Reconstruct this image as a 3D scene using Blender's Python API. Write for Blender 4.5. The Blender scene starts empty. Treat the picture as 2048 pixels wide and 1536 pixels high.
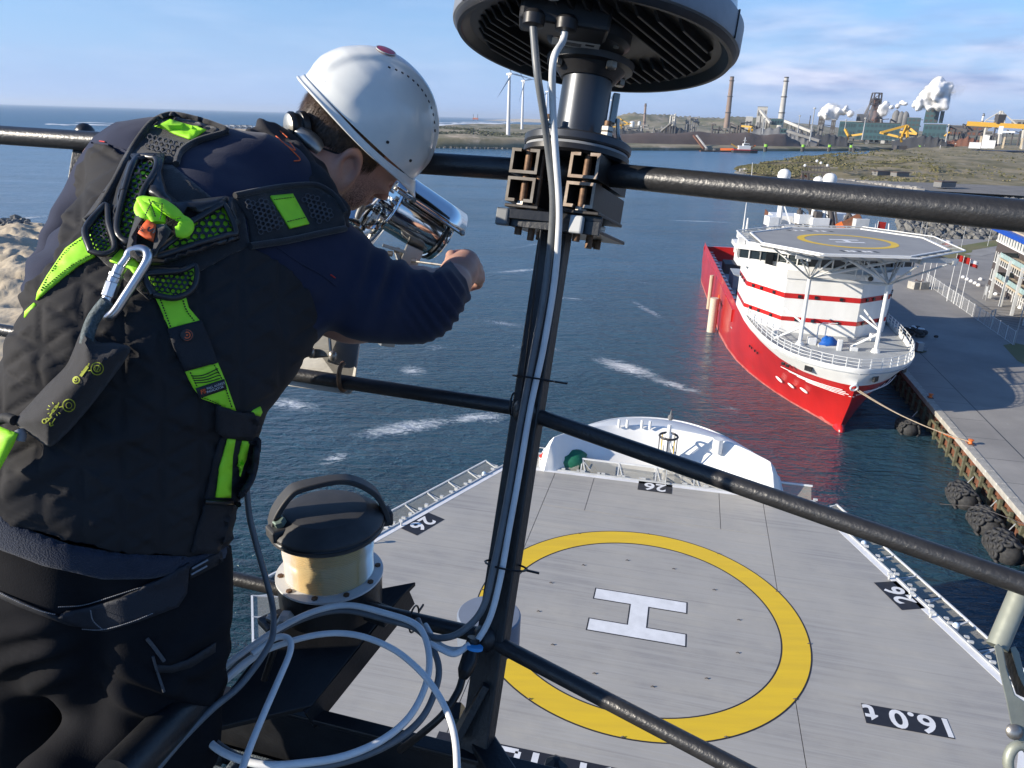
import bpy, bmesh, math, random
import numpy as np
from mathutils import Vector, Matrix
PI = math.pi
random.seed(7)
S = bpy.context.scene
COL = S.collection
# ------------------------------------------------------------------ camera
FPX, PITCH, ROLL, HC = 1503.85, 0.339834, 0.028925, 36.0
cP, sP, cR, sR = math.cos(PITCH), math.sin(PITCH), math.cos(ROLL), math.sin(ROLL)
cam_d = bpy.data.cameras.new('camera'); cam = bpy.data.objects.new('camera', cam_d); COL.objects.link(cam)
_r0, _u0, _b0 = Vector((1, 0, 0)), Vector((0, sP, cP)), Vector((0, -cP, sP))
_r = _r0*cR + _u0*sR; _u = -_r0*sR + _u0*cR
cam.matrix_world = Matrix(((_r.x, _u.x, _b0.x, 0), (_r.y, _u.y, _b0.y, 0), (_r.z, _u.z, _b0.z, HC), (0, 0, 0, 1)))
cam_d.sensor_width = 36; cam_d.lens = FPX/2048*36; cam_d.clip_start = 0.02; cam_d.clip_end = 90000
S.camera = cam
# ------------------------------------------------------------------ sun, sky
SUN_EL, SUN_TRAVEL = 20.0, 14.0            # elevation; direction the light travels, degrees forward of +X
te, ta = math.radians(SUN_EL), math.radians(SUN_TRAVEL)
LD = Vector((math.cos(ta)*math.cos(te), math.sin(ta)*math.cos(te), -math.sin(te)))
sun_d = bpy.data.lights.new('sun', 'SUN'); sun_d.energy = 4.6; sun_d.angle = math.radians(0.53); sun_d.color = (1.0, 0.90, 0.76)
sun = bpy.data.objects.new('sun', sun_d); COL.objects.link(sun)
sun.rotation_euler = LD.to_track_quat('-Z', 'Y').to_euler(); sun.location = (-50, -20, 90)
W = bpy.data.worlds.new('World'); S.world = W; W.use_nodes = True
nt = W.node_tree; nt.nodes.clear()
def N(tree, t, **k):
    n = tree.nodes.new(t)
    for a, b in k.items():
        if a == 'ins':
            for i, v in b.items(): n.inputs[i].default_value = v
        else: setattr(n, a, b)
    return n
out = N(nt, 'ShaderNodeOutputWorld'); bg = N(nt, 'ShaderNodeBackground'); bg.inputs[1].default_value = 0.10
sky = N(nt, 'ShaderNodeTexSky', sky_type='NISHITA', sun_disc=False, sun_elevation=te,
        sun_rotation=math.radians(90+SUN_TRAVEL)+PI/2*0, air_density=1.0, dust_density=0.4, ozone_density=2.4, altitude=40)
# sun stands in the direction -LD; sky rotation is measured clockwise from +Y
sky.sun_rotation = math.atan2(-LD.x, -LD.y)
tc = N(nt, 'ShaderNodeTexCoord'); sx = N(nt, 'ShaderNodeSeparateXYZ')
nt.links.new(tc.outputs['Generated'], sx.inputs[0])
mp = N(nt, 'ShaderNodeMapping'); mp.inputs['Scale'].default_value = (2.2, 2.2, 11)
nt.links.new(tc.outputs['Generated'], mp.inputs[0])
cn = N(nt, 'ShaderNodeTexNoise', ins={'Scale': 1.9, 'Detail': 7, 'Roughness': .58}); nt.links.new(mp.outputs[0], cn.inputs[0])
cr_ = N(nt, 'ShaderNodeMapRange', ins={1: .36, 2: .60, 3: 0, 4: .9}); nt.links.new(cn.outputs[0], cr_.inputs[0])
eb = N(nt, 'ShaderNodeMapRange', ins={1: .0, 2: .045, 3: .0, 4: 1}); nt.links.new(sx.outputs[2], eb.inputs[0])
ec = N(nt, 'ShaderNodeMapRange', ins={1: .075, 2: .155, 3: 1, 4: .04}); nt.links.new(sx.outputs[2], ec.inputs[0])
rx_ = N(nt, 'ShaderNodeMapRange', ins={1: .12, 2: .34, 3: .22, 4: 1.0}); nt.links.new(sx.outputs[0], rx_.inputs[0])
def mul(a, b):
    m = N(nt, 'ShaderNodeMath', operation='MULTIPLY'); nt.links.new(a, m.inputs[0]); nt.links.new(b, m.inputs[1]); return m.outputs[0]
cm = mul(mul(mul(cr_.outputs[0], eb.outputs[0]), ec.outputs[0]), rx_.outputs[0])
cc = N(nt, 'ShaderNodeTexNoise', ins={'Scale': 4.5, 'Detail': 5}); nt.links.new(mp.outputs[0], cc.inputs[0])
ccr = N(nt, 'ShaderNodeValToRGB'); ccr.color_ramp.elements[0].position = .38; ccr.color_ramp.elements[0].color = (2.3, 2.9, 4.7, 1)
ccr.color_ramp.elements[1].position = .66; ccr.color_ramp.elements[1].color = (5.6, 5.7, 6.8, 1)
nt.links.new(cc.outputs[0], ccr.inputs[0])
mixc = N(nt, 'ShaderNodeMixRGB'); nt.links.new(cm, mixc.inputs[0])
tint = N(nt, 'ShaderNodeMixRGB', blend_type='MULTIPLY', ins={0: 1.0, 2: (.54, .79, 1.10, 1)})
hzf = N(nt, 'ShaderNodeMapRange', interpolation_type='SMOOTHSTEP', ins={1: -.02, 2: .22, 3: .95, 4: 0}); nt.links.new(sx.outputs[2], hzf.inputs[0])
hzm = N(nt, 'ShaderNodeMixRGB', ins={2: (2.6, 3.7, 6.0, 1)}); nt.links.new(hzf.outputs[0], hzm.inputs[0])       # pale blue air low over the sea
nt.links.new(sky.outputs[0], tint.inputs[1]); nt.links.new(tint.outputs[0], hzm.inputs[1]); nt.links.new(hzm.outputs[0], mixc.inputs[1]); nt.links.new(ccr.outputs[0], mixc.inputs[2])
nt.links.new(mixc.outputs[0], bg.inputs[0]); nt.links.new(bg.outputs[0], out.inputs[0])
S.view_settings.view_transform = 'Standard'; S.view_settings.look = 'None'; S.view_settings.gamma = 1
S.view_settings.use_curve_mapping = False; S.view_settings.exposure = 0.75
S.render.resolution_x = 1024; S.render.resolution_y = 768
S.render.engine = 'CYCLES'; S.cycles.max_bounces = 6; S.cycles.volume_bounces = 0; S.cycles.transparent_max_bounces = 12
# ------------------------------------------------------------------ measuring helpers (surveyed points of the place)
CAM = np.array([0, 0, HC])
def ray(x, y):
    qx, qy = x-1024, y-768
    X = (qx*cR+qy*sR)/FPX; Y = (-qx*sR+qy*cR)/FPX
    return np.array([X, cP-Y*sP, -sP-Y*cP])
def G(x, y, z=0):                       # point on the level z
    r = ray(x, y); t = (z-HC)/r[2]; return Vector((r[0]*t, r[1]*t, z))
def D(x, y, d): return Vector(CAM + d*ray(x, y))        # point at a distance d
def A(x, y, R):                         # point at a ground range R
    r = ray(x, y); return Vector(CAM + r*(R/math.hypot(r[0], r[1])))
# ------------------------------------------------------------------ object helpers
WM = {}
def setp(o, label=None, cat=None, group=None, kind=None):
    if label: o['label'] = label
    if cat: o['category'] = cat
    if group: o['group'] = group
    if kind: o['kind'] = kind
    return o
def thing(name, label, cat, loc=(0, 0, 0), rz=0, group=None, kind=None):
    o = bpy.data.objects.new(name, None); COL.objects.link(o); o.empty_display_size = .2
    o.location = loc; o.rotation_euler = (0, 0, rz)
    WM[o.name] = Matrix.Translation(Vector(loc)) @ Matrix.Rotation(rz, 4, 'Z')
    return setp(o, label, cat, group, kind)
def link_mesh(name, me, mat, parent=None, local=False):
    o = bpy.data.objects.new(name, me); COL.objects.link(o)
    if mat is not None and not me.materials:
        for m in (mat if isinstance(mat, (list, tuple)) else [mat]): me.materials.append(m)
    if parent is not None:
        o.parent = parent
        M_ = WM[parent.name]; WM[o.name] = M_
        if not local: me.transform(M_.inverted())
    else: WM[o.name] = Matrix.Identity(4)
    return o
def copy_tree(o, parent=None):
    c = o.copy(); COL.objects.link(c)
    if parent is not None: c.parent = parent
    for ch in o.children: copy_tree(ch, c)
    return c
def frame(d, up=(0, 0, 1)):
    d = Vector(d).normalized(); up = Vector(up)
    if abs(d.dot(up)) > .98: up = Vector((1, 0, 0)) if abs(d.x) < .9 else Vector((0, 1, 0))
    a = d.cross(up).normalized(); b = a.cross(d).normalized()
    return a, b
def spline(pts, n=6, closed=False):
    P_ = [Vector(p) for p in pts]; m = len(P_); o = []
    rng = range(m if closed else m-1)
    for i in rng:
        p0 = P_[i-1] if (i or closed) else P_[0]*2-P_[1]; p1 = P_[i]; p2 = P_[(i+1) % m]
        p3 = P_[(i+2) % m] if (i+2 < m or closed) else P_[-1]*2-P_[-2]
        for k in range(n):
            t = k/n
            o.append(.5*((2*p1)+(p2-p0)*t+(2*p0-5*p1+4*p2-p3)*t*t+(3*p1-p0-3*p2+p3)*t**3))
    if not closed: o.append(P_[-1])
    return o
class MB:
    def __init__(s): s.v = []; s.f = []; s.m = []
    def add(s, vs, fs, mi=0):
        b = len(s.v); s.v.extend([tuple(v) for v in vs]); s.f.extend([[b+i for i in f] for f in fs]); s.m.extend([mi]*len(fs)); return s
    def box(s, c, sz, rz=0, R=None, mi=0):
        c = Vector(c); hx, hy, hz = [q/2 for q in sz]
        R = R if R is not None else Matrix.Rotation(rz, 3, 'Z')
        vs = [c+R@Vector((x, y, z)) for z in (-hz, hz) for y in (-hy, hy) for x in (-hx, hx)]
        return s.add(vs, [(0, 2, 3, 1), (4, 5, 7, 6), (0, 1, 5, 4), (2, 6, 7, 3), (0, 4, 6, 2), (1, 3, 7, 5)], mi)
    def beam(s, p0, p1, w, h, up=(0, 0, 1), mi=0):
        p0 = Vector(p0); p1 = Vector(p1); a, b = frame(p1-p0, up)
        vs = [p+a*x*w/2+b*y*h/2 for p in (p0, p1) for x, y in ((-1, -1), (1, -1), (1, 1), (-1, 1))]
        return s.add(vs, [(3, 2, 1, 0), (4, 5, 6, 7), (0, 1, 5, 4), (1, 2, 6, 5), (2, 3, 7, 6), (3, 0, 4, 7)], mi)
    def tube(s, pts, r, n=8, cap=True, closed=False, mi=0, flat=1.0):
        P_ = [Vector(p) for p in pts]; m = len(P_)
        rs = r if isinstance(r, (list, tuple)) else [r]*m
        vs = []; a = None
        for i in range(m):
            t = (P_[(i+1) % m if closed else min(i+1, m-1)]-P_[i-1 if (i or closed) else 0])
            if t.length < 1e-9: t = Vector((0, 0, 1))
            t.normalize()
            if a is None: a, b = frame(t)
            else:
                a = a-t*a.dot(t)
                a = a.normalized() if a.length > 1e-6 else frame(t)[0]
            b = a.cross(t)
            vs += [P_[i]+(a*math.cos(2*PI*k/n)+b*math.sin(2*PI*k/n)*flat)*rs[i] for k in range(n)]
        fs = [(i*n+k, i*n+(k+1) % n, ((i+1) % m)*n+(k+1) % n, ((i+1) % m)*n+k) for i in range(m if closed else m-1) for k in range(n)]
        if cap and not closed: fs += [tuple(range(n))[::-1], tuple((m-1)*n+k for k in range(n))]
        return s.add(vs, fs, mi)
    def cyl(s, p0, p1, r0, r1=None, n=16, cap=True, mi=0):
        return s.tube([p0, p1], [r0, r0 if r1 is None else r1], n, cap, mi=mi)
    def lathe(s, prof, o=(0, 0, 0), ax=(0, 0, 1), n=24, cap=True, mi=0, ph=0):
        o = Vector(o); ax = Vector(ax).normalized(); a, b = frame(ax)
        vs = [o+ax*z+(a*math.cos(2*PI*k/n+ph)+b*math.sin(2*PI*k/n+ph))*r for r, z in prof for k in range(n)]
        m = len(prof)
        fs = [(i*n+k, i*n+(k+1) % n, (i+1)*n+(k+1) % n, (i+1)*n+k) for i in range(m-1) for k in range(n)]
        if cap: fs += [tuple(range(n))[::-1], tuple((m-1)*n+k for k in range(n))]
        return s.add(vs, fs, mi)
    def prism(s, poly, z0, z1, mi=0, T=None):
        n = len(poly); ar = sum(poly[i][0]*poly[(i+1) % n][1]-poly[(i+1) % n][0]*poly[i][1] for i in range(n))
        if ar < 0: poly = poly[::-1]
        T = T or (lambda v: v)
        vs = [T(Vector((x, y, z0))) for x, y in poly]+[T(Vector((x, y, z1))) for x, y in poly]
        return s.add(vs, [tuple(range(n))[::-1], tuple(range(n, 2*n))]+[(i, (i+1) % n, n+(i+1) % n, n+i) for i in range(n)], mi)
    def sphere(s, c, r, n=12, m=8, sc=(1, 1, 1), mi=0, R=None):
        c = Vector(c); vs = []; R = R if R is not None else Matrix.Identity(3)
        for i in range(m+1):
            t = PI*i/m
            vs += [c+R@Vector((math.sin(t)*math.cos(2*PI*k/n)*r*sc[0], math.sin(t)*math.sin(2*PI*k/n)*r*sc[1], math.cos(t)*r*sc[2])) for k in range(n)]
        return s.add(vs, [(i*n+(k+1) % n, i*n+k, (i+1)*n+k, (i+1)*n+(k+1) % n) for i in range(m) for k in range(n)], mi)
    def grid(s, fn, nu, nv, mi=0, closeu=False):
        vs = [fn(i/nu, j/nv) for j in range(nv+1) for i in range(nu+1)]
        return s.add(vs, [(j*(nu+1)+i, j*(nu+1)+i+1, (j+1)*(nu+1)+i+1, (j+1)*(nu+1)+i) for j in range(nv) for i in range(nu)], mi)
    def build(s, name, mat=None, parent=None, smooth=None, bevel=0, local=False, fix=False, solid=0):
        me = bpy.data.meshes.new(name); me.from_pydata(s.v, [], s.f)
        if isinstance(mat, (list, tuple)): me.polygons.foreach_set('material_index', s.m)
        if fix or bevel:
            bm = bmesh.new(); bm.from_mesh(me); bmesh.ops.remove_doubles(bm, verts=bm.verts, dist=1e-5); bmesh.ops.delete(bm, geom=[v for v in bm.verts if not v.link_faces], context='VERTS')
            if fix: bmesh.ops.recalc_face_normals(bm, faces=bm.faces)
            bm.to_mesh(me); bm.free()
        o = link_mesh(name, me, mat, parent, local)
        if smooth:
            me.shade_smooth(); me.set_sharp_from_angle(angle=math.radians(smooth))
        if solid:
            mo = o.modifiers.new('s', 'SOLIDIFY'); mo.thickness = solid; mo.offset = 1
        if bevel:
            mo = o.modifiers.new('b', 'BEVEL'); mo.width = bevel; mo.segments = 2; mo.limit_method = 'ANGLE'; mo.angle_limit = .6
        return o
# ------------------------------------------------------------------ materials
def M(name, col, rough=.5, metal=0, col2=None, ns=4, nd=5, mix=(.35, .65), st=(1, 1, 1), rot=(0, 0, 0), bump=0, bs=None, bst=None, spec=.5,
      wear=None, wcol=None, ws=6, coat=0, trans=0, ior=1.45, alpha=1, sheen=0, bd=.01):
    m = bpy.data.materials.new(name); m.use_nodes = True; t = m.node_tree; b = t.nodes['Principled BSDF']
    b.inputs['Base Color'].default_value = (*col, 1); b.inputs['Roughness'].default_value = rough; b.inputs['Metallic'].default_value = metal
    b.inputs['Specular IOR Level'].default_value = spec; b.inputs['IOR'].default_value = ior
    if coat: b.inputs['Coat Weight'].default_value = coat; b.inputs['Coat Roughness'].default_value = .08
    if trans: b.inputs['Transmission Weight'].default_value = trans
    if alpha < 1: b.inputs['Alpha'].default_value = alpha
    if sheen: b.inputs['Sheen Weight'].default_value = sheen; b.inputs['Sheen Roughness'].default_value = .5
    c = N(t, 'ShaderNodeTexCoord'); mpn = N(t, 'ShaderNodeMapping'); mpn.inputs['Scale'].default_value = st; mpn.inputs['Rotation'].default_value = rot
    t.links.new(c.outputs['Object'], mpn.inputs[0])
    colout = None
    if col2 is None: col2 = tuple(x*.8 for x in col)
    n = N(t, 'ShaderNodeTexNoise', ins={'Scale': ns, 'Detail': nd, 'Roughness': .6}); t.links.new(mpn.outputs[0], n.inputs[0])
    r = N(t, 'ShaderNodeMapRange', ins={1: mix[0], 2: mix[1]}); t.links.new(n.outputs[0], r.inputs[0])
    mx = N(t, 'ShaderNodeMixRGB', ins={1: (*col, 1), 2: (*col2, 1)}); t.links.new(r.outputs[0], mx.inputs[0]); colout = mx.outputs[0]
    if wear:
        n2 = N(t, 'ShaderNodeTexNoise', ins={'Scale': ws, 'Detail': 8, 'Roughness': .7}); t.links.new(mpn.outputs[0], n2.inputs[0])
        r2 = N(t, 'ShaderNodeMapRange', ins={1: wear, 2: wear+.06}); t.links.new(n2.outputs[0], r2.inputs[0])
        m2 = N(t, 'ShaderNodeMixRGB', ins={2: (*wcol, 1)}); t.links.new(r2.outputs[0], m2.inputs[0]); t.links.new(colout, m2.inputs[1]); colout = m2.outputs[0]
    t.links.new(colout, b.inputs['Base Color'])
    if bump:
        mb = mpn
        if bst: mb = N(t, 'ShaderNodeMapping'); mb.inputs['Scale'].default_value = bst; t.links.new(c.outputs['Object'], mb.inputs[0])
        nb = N(t, 'ShaderNodeTexNoise', ins={'Scale': bs or ns*6, 'Detail': 4}); t.links.new(mb.outputs[0], nb.inputs[0])
        bp = N(t, 'ShaderNodeBump', ins={'Strength': bump, 'Distance': bd}); t.links.new(nb.outputs[0], bp.inputs['Height']); t.links.new(bp.outputs[0], b.inputs['Normal'])
    return m
def text_tris(txt, size=1.0, bold=0.0, sp=1.0):      # 2D triangles of a word, origin at its centre
    cu = bpy.data.curves.new('t', 'FONT'); cu.body = txt; cu.size = size; cu.offset = bold; cu.space_character = sp; cu.resolution_u = 4
    ob = bpy.data.objects.new('t', cu); me = bpy.data.meshes.new_from_object(ob)
    v = np.array([p.co[:] for p in me.vertices]); f = [list(p.vertices) for p in me.polygons]
    bpy.data.objects.remove(ob); bpy.data.meshes.remove(me); bpy.data.curves.remove(cu)
    mn, mxx = v.min(0), v.max(0); v = v-(mn+mxx)/2
    return [(float(a[0]), float(a[1])) for a in v], f
# ================================================================== MATERIALS
m_white = M('white_paint', (.72, .73, .72), .35, col2=(.62, .63, .62), ns=1.2, wear=.70, wcol=(.42, .33, .24), ws=2.5)
m_shipw = M('ship_white', (.78, .78, .76), .4, col2=(.68, .68, .66), ns=.35, st=(1, 1, .35), wear=.69, wcol=(.5, .42, .32), ws=.9)
m_shipr = M('ship_red', (.50, .018, .016), .28, col2=(.40, .014, .013), ns=.25, st=(1, 1, .4), coat=.3, wear=.66, wcol=(.33, .10, .07), ws=.9)
m_boot = M('waterline_stain', (.50, .16, .14), .6, col2=(.36, .07, .06), ns=1.2)
m_deckg = M('ship_deck_grey', (.42, .44, .45), .6, col2=(.34, .36, .37), ns=.6)
m_dark = M('dark_opening', (.012, .013, .015), .4)
m_glass = M('window_glass', (.02, .03, .035), .06, spec=.8)
m_steelw = M('grey_steel', (.55, .56, .55), .45, col2=(.44, .45, .44), ns=1)
m_yel = M('yellow_marking', (.78, .52, .025), .55, col2=(.70, .46, .03), ns=.8, st=(.3, 3, 1), rot=(0, 0, .2233))
m_mark = M('white_marking', (.80, .80, .79), .55, col2=(.68, .68, .67), ns=1.5)
m_blk = M('black_marking', (.025, .025, .03), .55)
def deck_mat():
    m = M('helideck_aluminium', (.30, .285, .265), .5, metal=.0, bump=.25, bs=9, bst=(.4, 9, 1), bd=.01)
    t = m.node_tree; b = t.nodes['Principled BSDF']; c = N(t, 'ShaderNodeTexCoord')
    mp_ = N(t, 'ShaderNodeMapping'); mp_.inputs['Rotation'].default_value = (0, 0, .2233); t.links.new(c.outputs['Object'], mp_.inputs[0])
    def ns(scale, st, d=6):
        q = N(t, 'ShaderNodeMapping'); q.inputs['Scale'].default_value = st; t.links.new(mp_.outputs[0], q.inputs[0])
        n = N(t, 'ShaderNodeTexNoise', ins={'Scale': scale, 'Detail': d, 'Roughness': .65}); t.links.new(q.outputs[0], n.inputs[0]); return n.outputs[0]
    def mr(x, a, b_, c_=0, d_=1):
        r = N(t, 'ShaderNodeMapRange', ins={1: a, 2: b_, 3: c_, 4: d_}); t.links.new(x, r.inputs[0]); return r.outputs[0]
    def mix(f, a, col, bt='MIX'):
        x = N(t, 'ShaderNodeMixRGB', blend_type=bt, ins={2: (*col, 1)}); t.links.new(f, x.inputs[0])
        if isinstance(a, tuple): x.inputs[1].default_value = (*a, 1)
        else: t.links.new(a, x.inputs[1])
        return x.outputs[0]
    o = mix(mr(ns(.22, (1, 1, 1)), .38, .62), (.43, .40, .34), (.31, .295, .27))
    o = mix(mr(ns(1, (.12, 3.0, 1), 8), .42, .62), o, (.39, .37, .33))
    o = mix(mr(ns(1, (.09, 4.5, 1), 8), .54, .72, 0, .5), o, (.20, .19, .18))
    o = mix(mr(ns(1, (.3, 14, 1), 4), .5, .64, 0, .35), o, (.46, .45, .42))
    o = mix(mr(ns(1.6, (1, 1, 1), 8), .70, .76, 0, .5), o, (.33, .25, .17))
    t.links.new(o, b.inputs['Base Color'])
    return m
m_deck = deck_mat()
m_conc = M('quay_concrete', (.32, .305, .28), .85, col2=(.235, .225, .21), ns=.12, nd=8, bump=.3, bs=4, wear=.66, wcol=(.42, .41, .38), ws=.6)
m_asph = M('quay_asphalt', (.30, .287, .265), .9, col2=(.21, .203, .193), ns=.09, nd=8, bump=.3, bs=5)
m_cope = M('coping_concrete', (.44, .42, .37), .8, col2=(.30, .29, .26), ns=1.2, nd=8, bump=.6, bs=5, wear=.6, wcol=(.62, .60, .55), ws=2)
m_rust = M('rusty_sheet_pile', (.20, .075, .038), .85, col2=(.10, .05, .03), ns=1.6, bump=.6, bs=9)
m_algae = M('algae_timber', (.13, .12, .075), .85, col2=(.07, .075, .045), ns=2, bump=.6, bs=9)
m_rub = M('black_rubber', (.02, .021, .023), .75, col2=(.045, .045, .045), ns=3, bump=.5, bs=14)
m_rope = M('mooring_rope', (.50, .40, .28), .8, col2=(.36, .28, .2), ns=8)
m_sand = M('sand', (.50, .42, .30), .95, col2=(.40, .33, .23), ns=.15, nd=8, bump=.5, bs=.6, bd=.5)
m_rock = M('breakwater_rock', (.20, .195, .18), .9, col2=(.10, .10, .095), ns=.8, bump=.6, bs=3)
m_grass = M('grass', (.12, .135, .045), .95, col2=(.20, .17, .085), ns=.05, nd=9, bump=.5, bs=1)
m_teal = M('teal_cladding', (.032, .095, .105), .6, col2=(.045, .08, .088), ns=.02)
m_tealw = M('teal_cladding_dark', (.03, .06, .068), .6)
m_ind = M('grey_cladding', (.19, .19, .185), .7, col2=(.13, .13, .13), ns=.03)
m_indw = M('pale_cladding', (.50, .49, .45), .7, col2=(.40, .39, .36), ns=.03)
m_inddk = M('dark_steelwork', (.055, .055, .06), .7, col2=(.09, .075, .065), ns=.03)
m_ore = M('ore_heap', (.085, .062, .055), .95, col2=(.13, .10, .085), ns=.015, nd=8, bump=.4, bs=.1, bd=2)
m_coal = M('coal_heap', (.035, .037, .042), .95, col2=(.06, .06, .06), ns=.02, nd=8)
m_crane = M('crane_yellow', (.60, .34, .03), .5)
m_chim = M('chimney_brown', (.26, .19, .155), .8, col2=(.2, .15, .12), ns=.03)
m_chimw = M('chimney_pale', (.48, .47, .44), .7, col2=(.36, .35, .33), ns=.03)
m_turb = M('turbine_white', (.72, .73, .74), .4)
m_red = M('red_paint', (.55, .03, .02), .5)
m_orng = M('orange_paint', (.75, .17, .03), .5)
m_blue = M('blue_fascia', (.01, .07, .42), .4)
m_brick = M('dark_brick', (.085, .07, .065), .8, col2=(.06, .05, .048), ns=3)
m_galv = M('galvanised', (.42, .43, .43), .5, metal=.3, ns=2)
m_green = M('buoy_green', (.25, .55, .05), .5)
m_tarp = M('green_tarpaulin', (.01, .14, .075), .6, ns=2, bump=.4, bs=5)
m_tarpb = M('blue_tarpaulin', (.01, .11, .45), .5, ns=2, bump=.4, bs=5)
# ================================================================== WATER
def water_mat():
    m = bpy.data.materials.new('harbour_water'); m.use_nodes = True; t = m.node_tree; b = t.nodes['Principled BSDF']
    b.inputs['Roughness'].default_value = .12; b.inputs['IOR'].default_value = 1.33
    c = N(t, 'ShaderNodeTexCoord'); L_ = t.links.new
    def mapped(sc, rot=0, loc=(0, 0, 0)):
        q = N(t, 'ShaderNodeMapping'); q.inputs['Scale'].default_value = sc; q.inputs['Rotation'].default_value = (0, 0, rot); q.inputs['Location'].default_value = loc
        L_(c.outputs['Object'], q.inputs[0]); return q.outputs[0]
    def noise(v, s, d=4, r=.55, dist=0):
        n = N(t, 'ShaderNodeTexNoise', ins={'Scale': s, 'Detail': d, 'Roughness': r, 'Distortion': dist}); L_(v, n.inputs[0]); return n.outputs[0]
    def mth(op, a, b_):
        x = N(t, 'ShaderNodeMath', operation=op)
        for i, v in enumerate((a, b_)):
            if isinstance(v, (int, float)): x.inputs[i].default_value = v
            else: L_(v, x.inputs[i])
        return x.outputs[0]
    v1 = mapped((.30, 1, 1), math.radians(-8)); v2 = mapped((.45, 1, 1), math.radians(14))
    h = mth('ADD', mth('MULTIPLY', noise(v1, .42, 3, .5, .3), .55), mth('MULTIPLY', noise(v2, 1.25, 4, .62, .4), .42))
    h = mth('ADD', h, mth('MULTIPLY', noise(mapped((.6, 1, 1)), 4.5, 3), .07))
    h = mth('ADD', h, mth('MULTIPLY', noise(mapped((.35, 1, 1)), .06, 3), 1.6))
    bp = N(t, 'ShaderNodeBump', ins={'Strength': 1.0, 'Distance': 1.3}); L_(h, bp.inputs['Height']); L_(bp.outputs[0], b.inputs['Normal'])
    # body colour: green close under the ships, bluer farther out
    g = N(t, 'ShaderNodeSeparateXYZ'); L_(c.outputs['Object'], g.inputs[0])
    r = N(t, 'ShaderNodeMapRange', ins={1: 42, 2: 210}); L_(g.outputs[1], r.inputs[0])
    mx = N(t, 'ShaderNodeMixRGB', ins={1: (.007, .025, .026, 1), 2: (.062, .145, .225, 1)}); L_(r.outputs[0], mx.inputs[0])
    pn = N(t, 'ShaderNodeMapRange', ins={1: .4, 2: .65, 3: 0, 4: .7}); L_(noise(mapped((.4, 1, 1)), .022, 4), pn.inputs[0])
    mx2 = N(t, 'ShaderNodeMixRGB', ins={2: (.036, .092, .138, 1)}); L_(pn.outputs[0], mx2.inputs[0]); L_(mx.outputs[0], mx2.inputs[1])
    # foam streaks: real floating foam at measured spots
    FO = [((720, 870), (900, 840), 3, 1.2), ((880, 842), (1010, 828), 2.2, 1.1), ((950, 838), (1010, 830), 4, .8), ((530, 800), (630, 818), 3, 1.1), ((1200, 718), (1310, 755), 3.6, 1.3), ((1300, 755), (1400, 785), 2.2, 1.0),
          ((990, 545), (1080, 538), 2.5, 1.0), ((1130, 700), (1010, 690), 1.6, .8), ((1180, 600), (1060, 590), 1.8, .8), ((1330, 640), (1260, 600), 1.6, .8), ((700, 905), (640, 930), 1.8, .9), ((1000, 500), (1180, 470), 2.5, .6), ((960, 640), (1060, 655), 2.5, .7), ((800, 745), (850, 738), 4, .9), ((1330, 440), (1470, 445), 4, .8), ((0, 441), (90, 432), 4, 1.3),
          ((1700, 740), (1760, 800), 2, .0), ((1440, 812), (1490, 826), 1.6, .6), ((850, 700), (890, 690), 3, .6), ((1100, 400), (1180, 398), 6, .35), ((1240, 560), (1330, 570), 3, .4)]
    fo = None
    for (a, b_, w, s_) in FO:
        if s_ == 0: continue
        p, q = G(*a), G(*b_); mid = (p+q)/2; L = (q-p).length; ang = math.atan2((q-p).y, (q-p).x)
        mpn = N(t, 'ShaderNodeMapping', vector_type='TEXTURE'); mpn.inputs['Location'].default_value = mid; mpn.inputs['Rotation'].default_value = (0, 0, ang)
        mpn.inputs['Scale'].default_value = (L*.8, w, 1); L_(c.outputs['Object'], mpn.inputs[0])
        gr = N(t, 'ShaderNodeTexGradient', gradient_type='SPHERICAL'); L_(mpn.outputs[0], gr.inputs[0])
        x = mth('MULTIPLY', gr.outputs[1], s_); fo = x if fo is None else mth('MAXIMUM', fo, x)
    fn0 = noise(mapped((.35, 1, 1), -.12), .75, 8, .62, 1.6); ab = N(t, 'ShaderNodeMath', operation='ABSOLUTE'); L_(mth('SUBTRACT', fn0, .5), ab.inputs[0]); rdg = N(t, 'ShaderNodeMapRange', ins={1: 0, 2: .13, 3: .78, 4: .22}); L_(ab.outputs[0], rdg.inputs[0]); fn = mth('ADD', mth('MULTIPLY', rdg.outputs[0], .60), mth('MULTIPLY', noise(mapped((.5, 1, 1)), 3.5, 6, .75), .45))
    fo = mth('ADD', mth('MULTIPLY', fo, .60), mth('SUBTRACT', fn, .52)); far = mth('MULTIPLY', noise(mapped((.12, 1, 1)), .09, 9, .75, .6), 1)
    fr = N(t, 'ShaderNodeMapRange', ins={1: .28, 2: .66, 3: 0, 4: .85}); L_(fo, fr.inputs[0])
    fr2 = N(t, 'ShaderNodeMapRange', ins={1: .74, 2: .80, 3: 0, 4: .35}); L_(far, fr2.inputs[0])
    ff = mth('MAXIMUM', fr.outputs[0], fr2.outputs[0])
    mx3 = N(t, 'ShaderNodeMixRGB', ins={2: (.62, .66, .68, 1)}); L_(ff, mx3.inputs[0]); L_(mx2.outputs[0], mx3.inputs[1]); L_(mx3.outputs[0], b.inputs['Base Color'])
    rr = N(t, 'ShaderNodeMapRange', ins={1: 0, 2: 1, 3: .07, 4: .9}); L_(ff, rr.inputs[0])
    # far water: sub-pixel waves read as roughness
    rd = N(t, 'ShaderNodeMapRange', ins={1: 150, 2: 1500, 3: 0, 4: .28}); L_(g.outputs[1], rd.inputs[0])
    L_(mth('ADD', rr.outputs[0], rd.outputs[0]), b.inputs['Roughness'])
    return m
w = MB(); w.add([(-40000, -3000, 0), (40000, -3000, 0), (40000, 60000, 0), (-40000, 60000, 0)], [(0, 1, 2, 3)])
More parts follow.
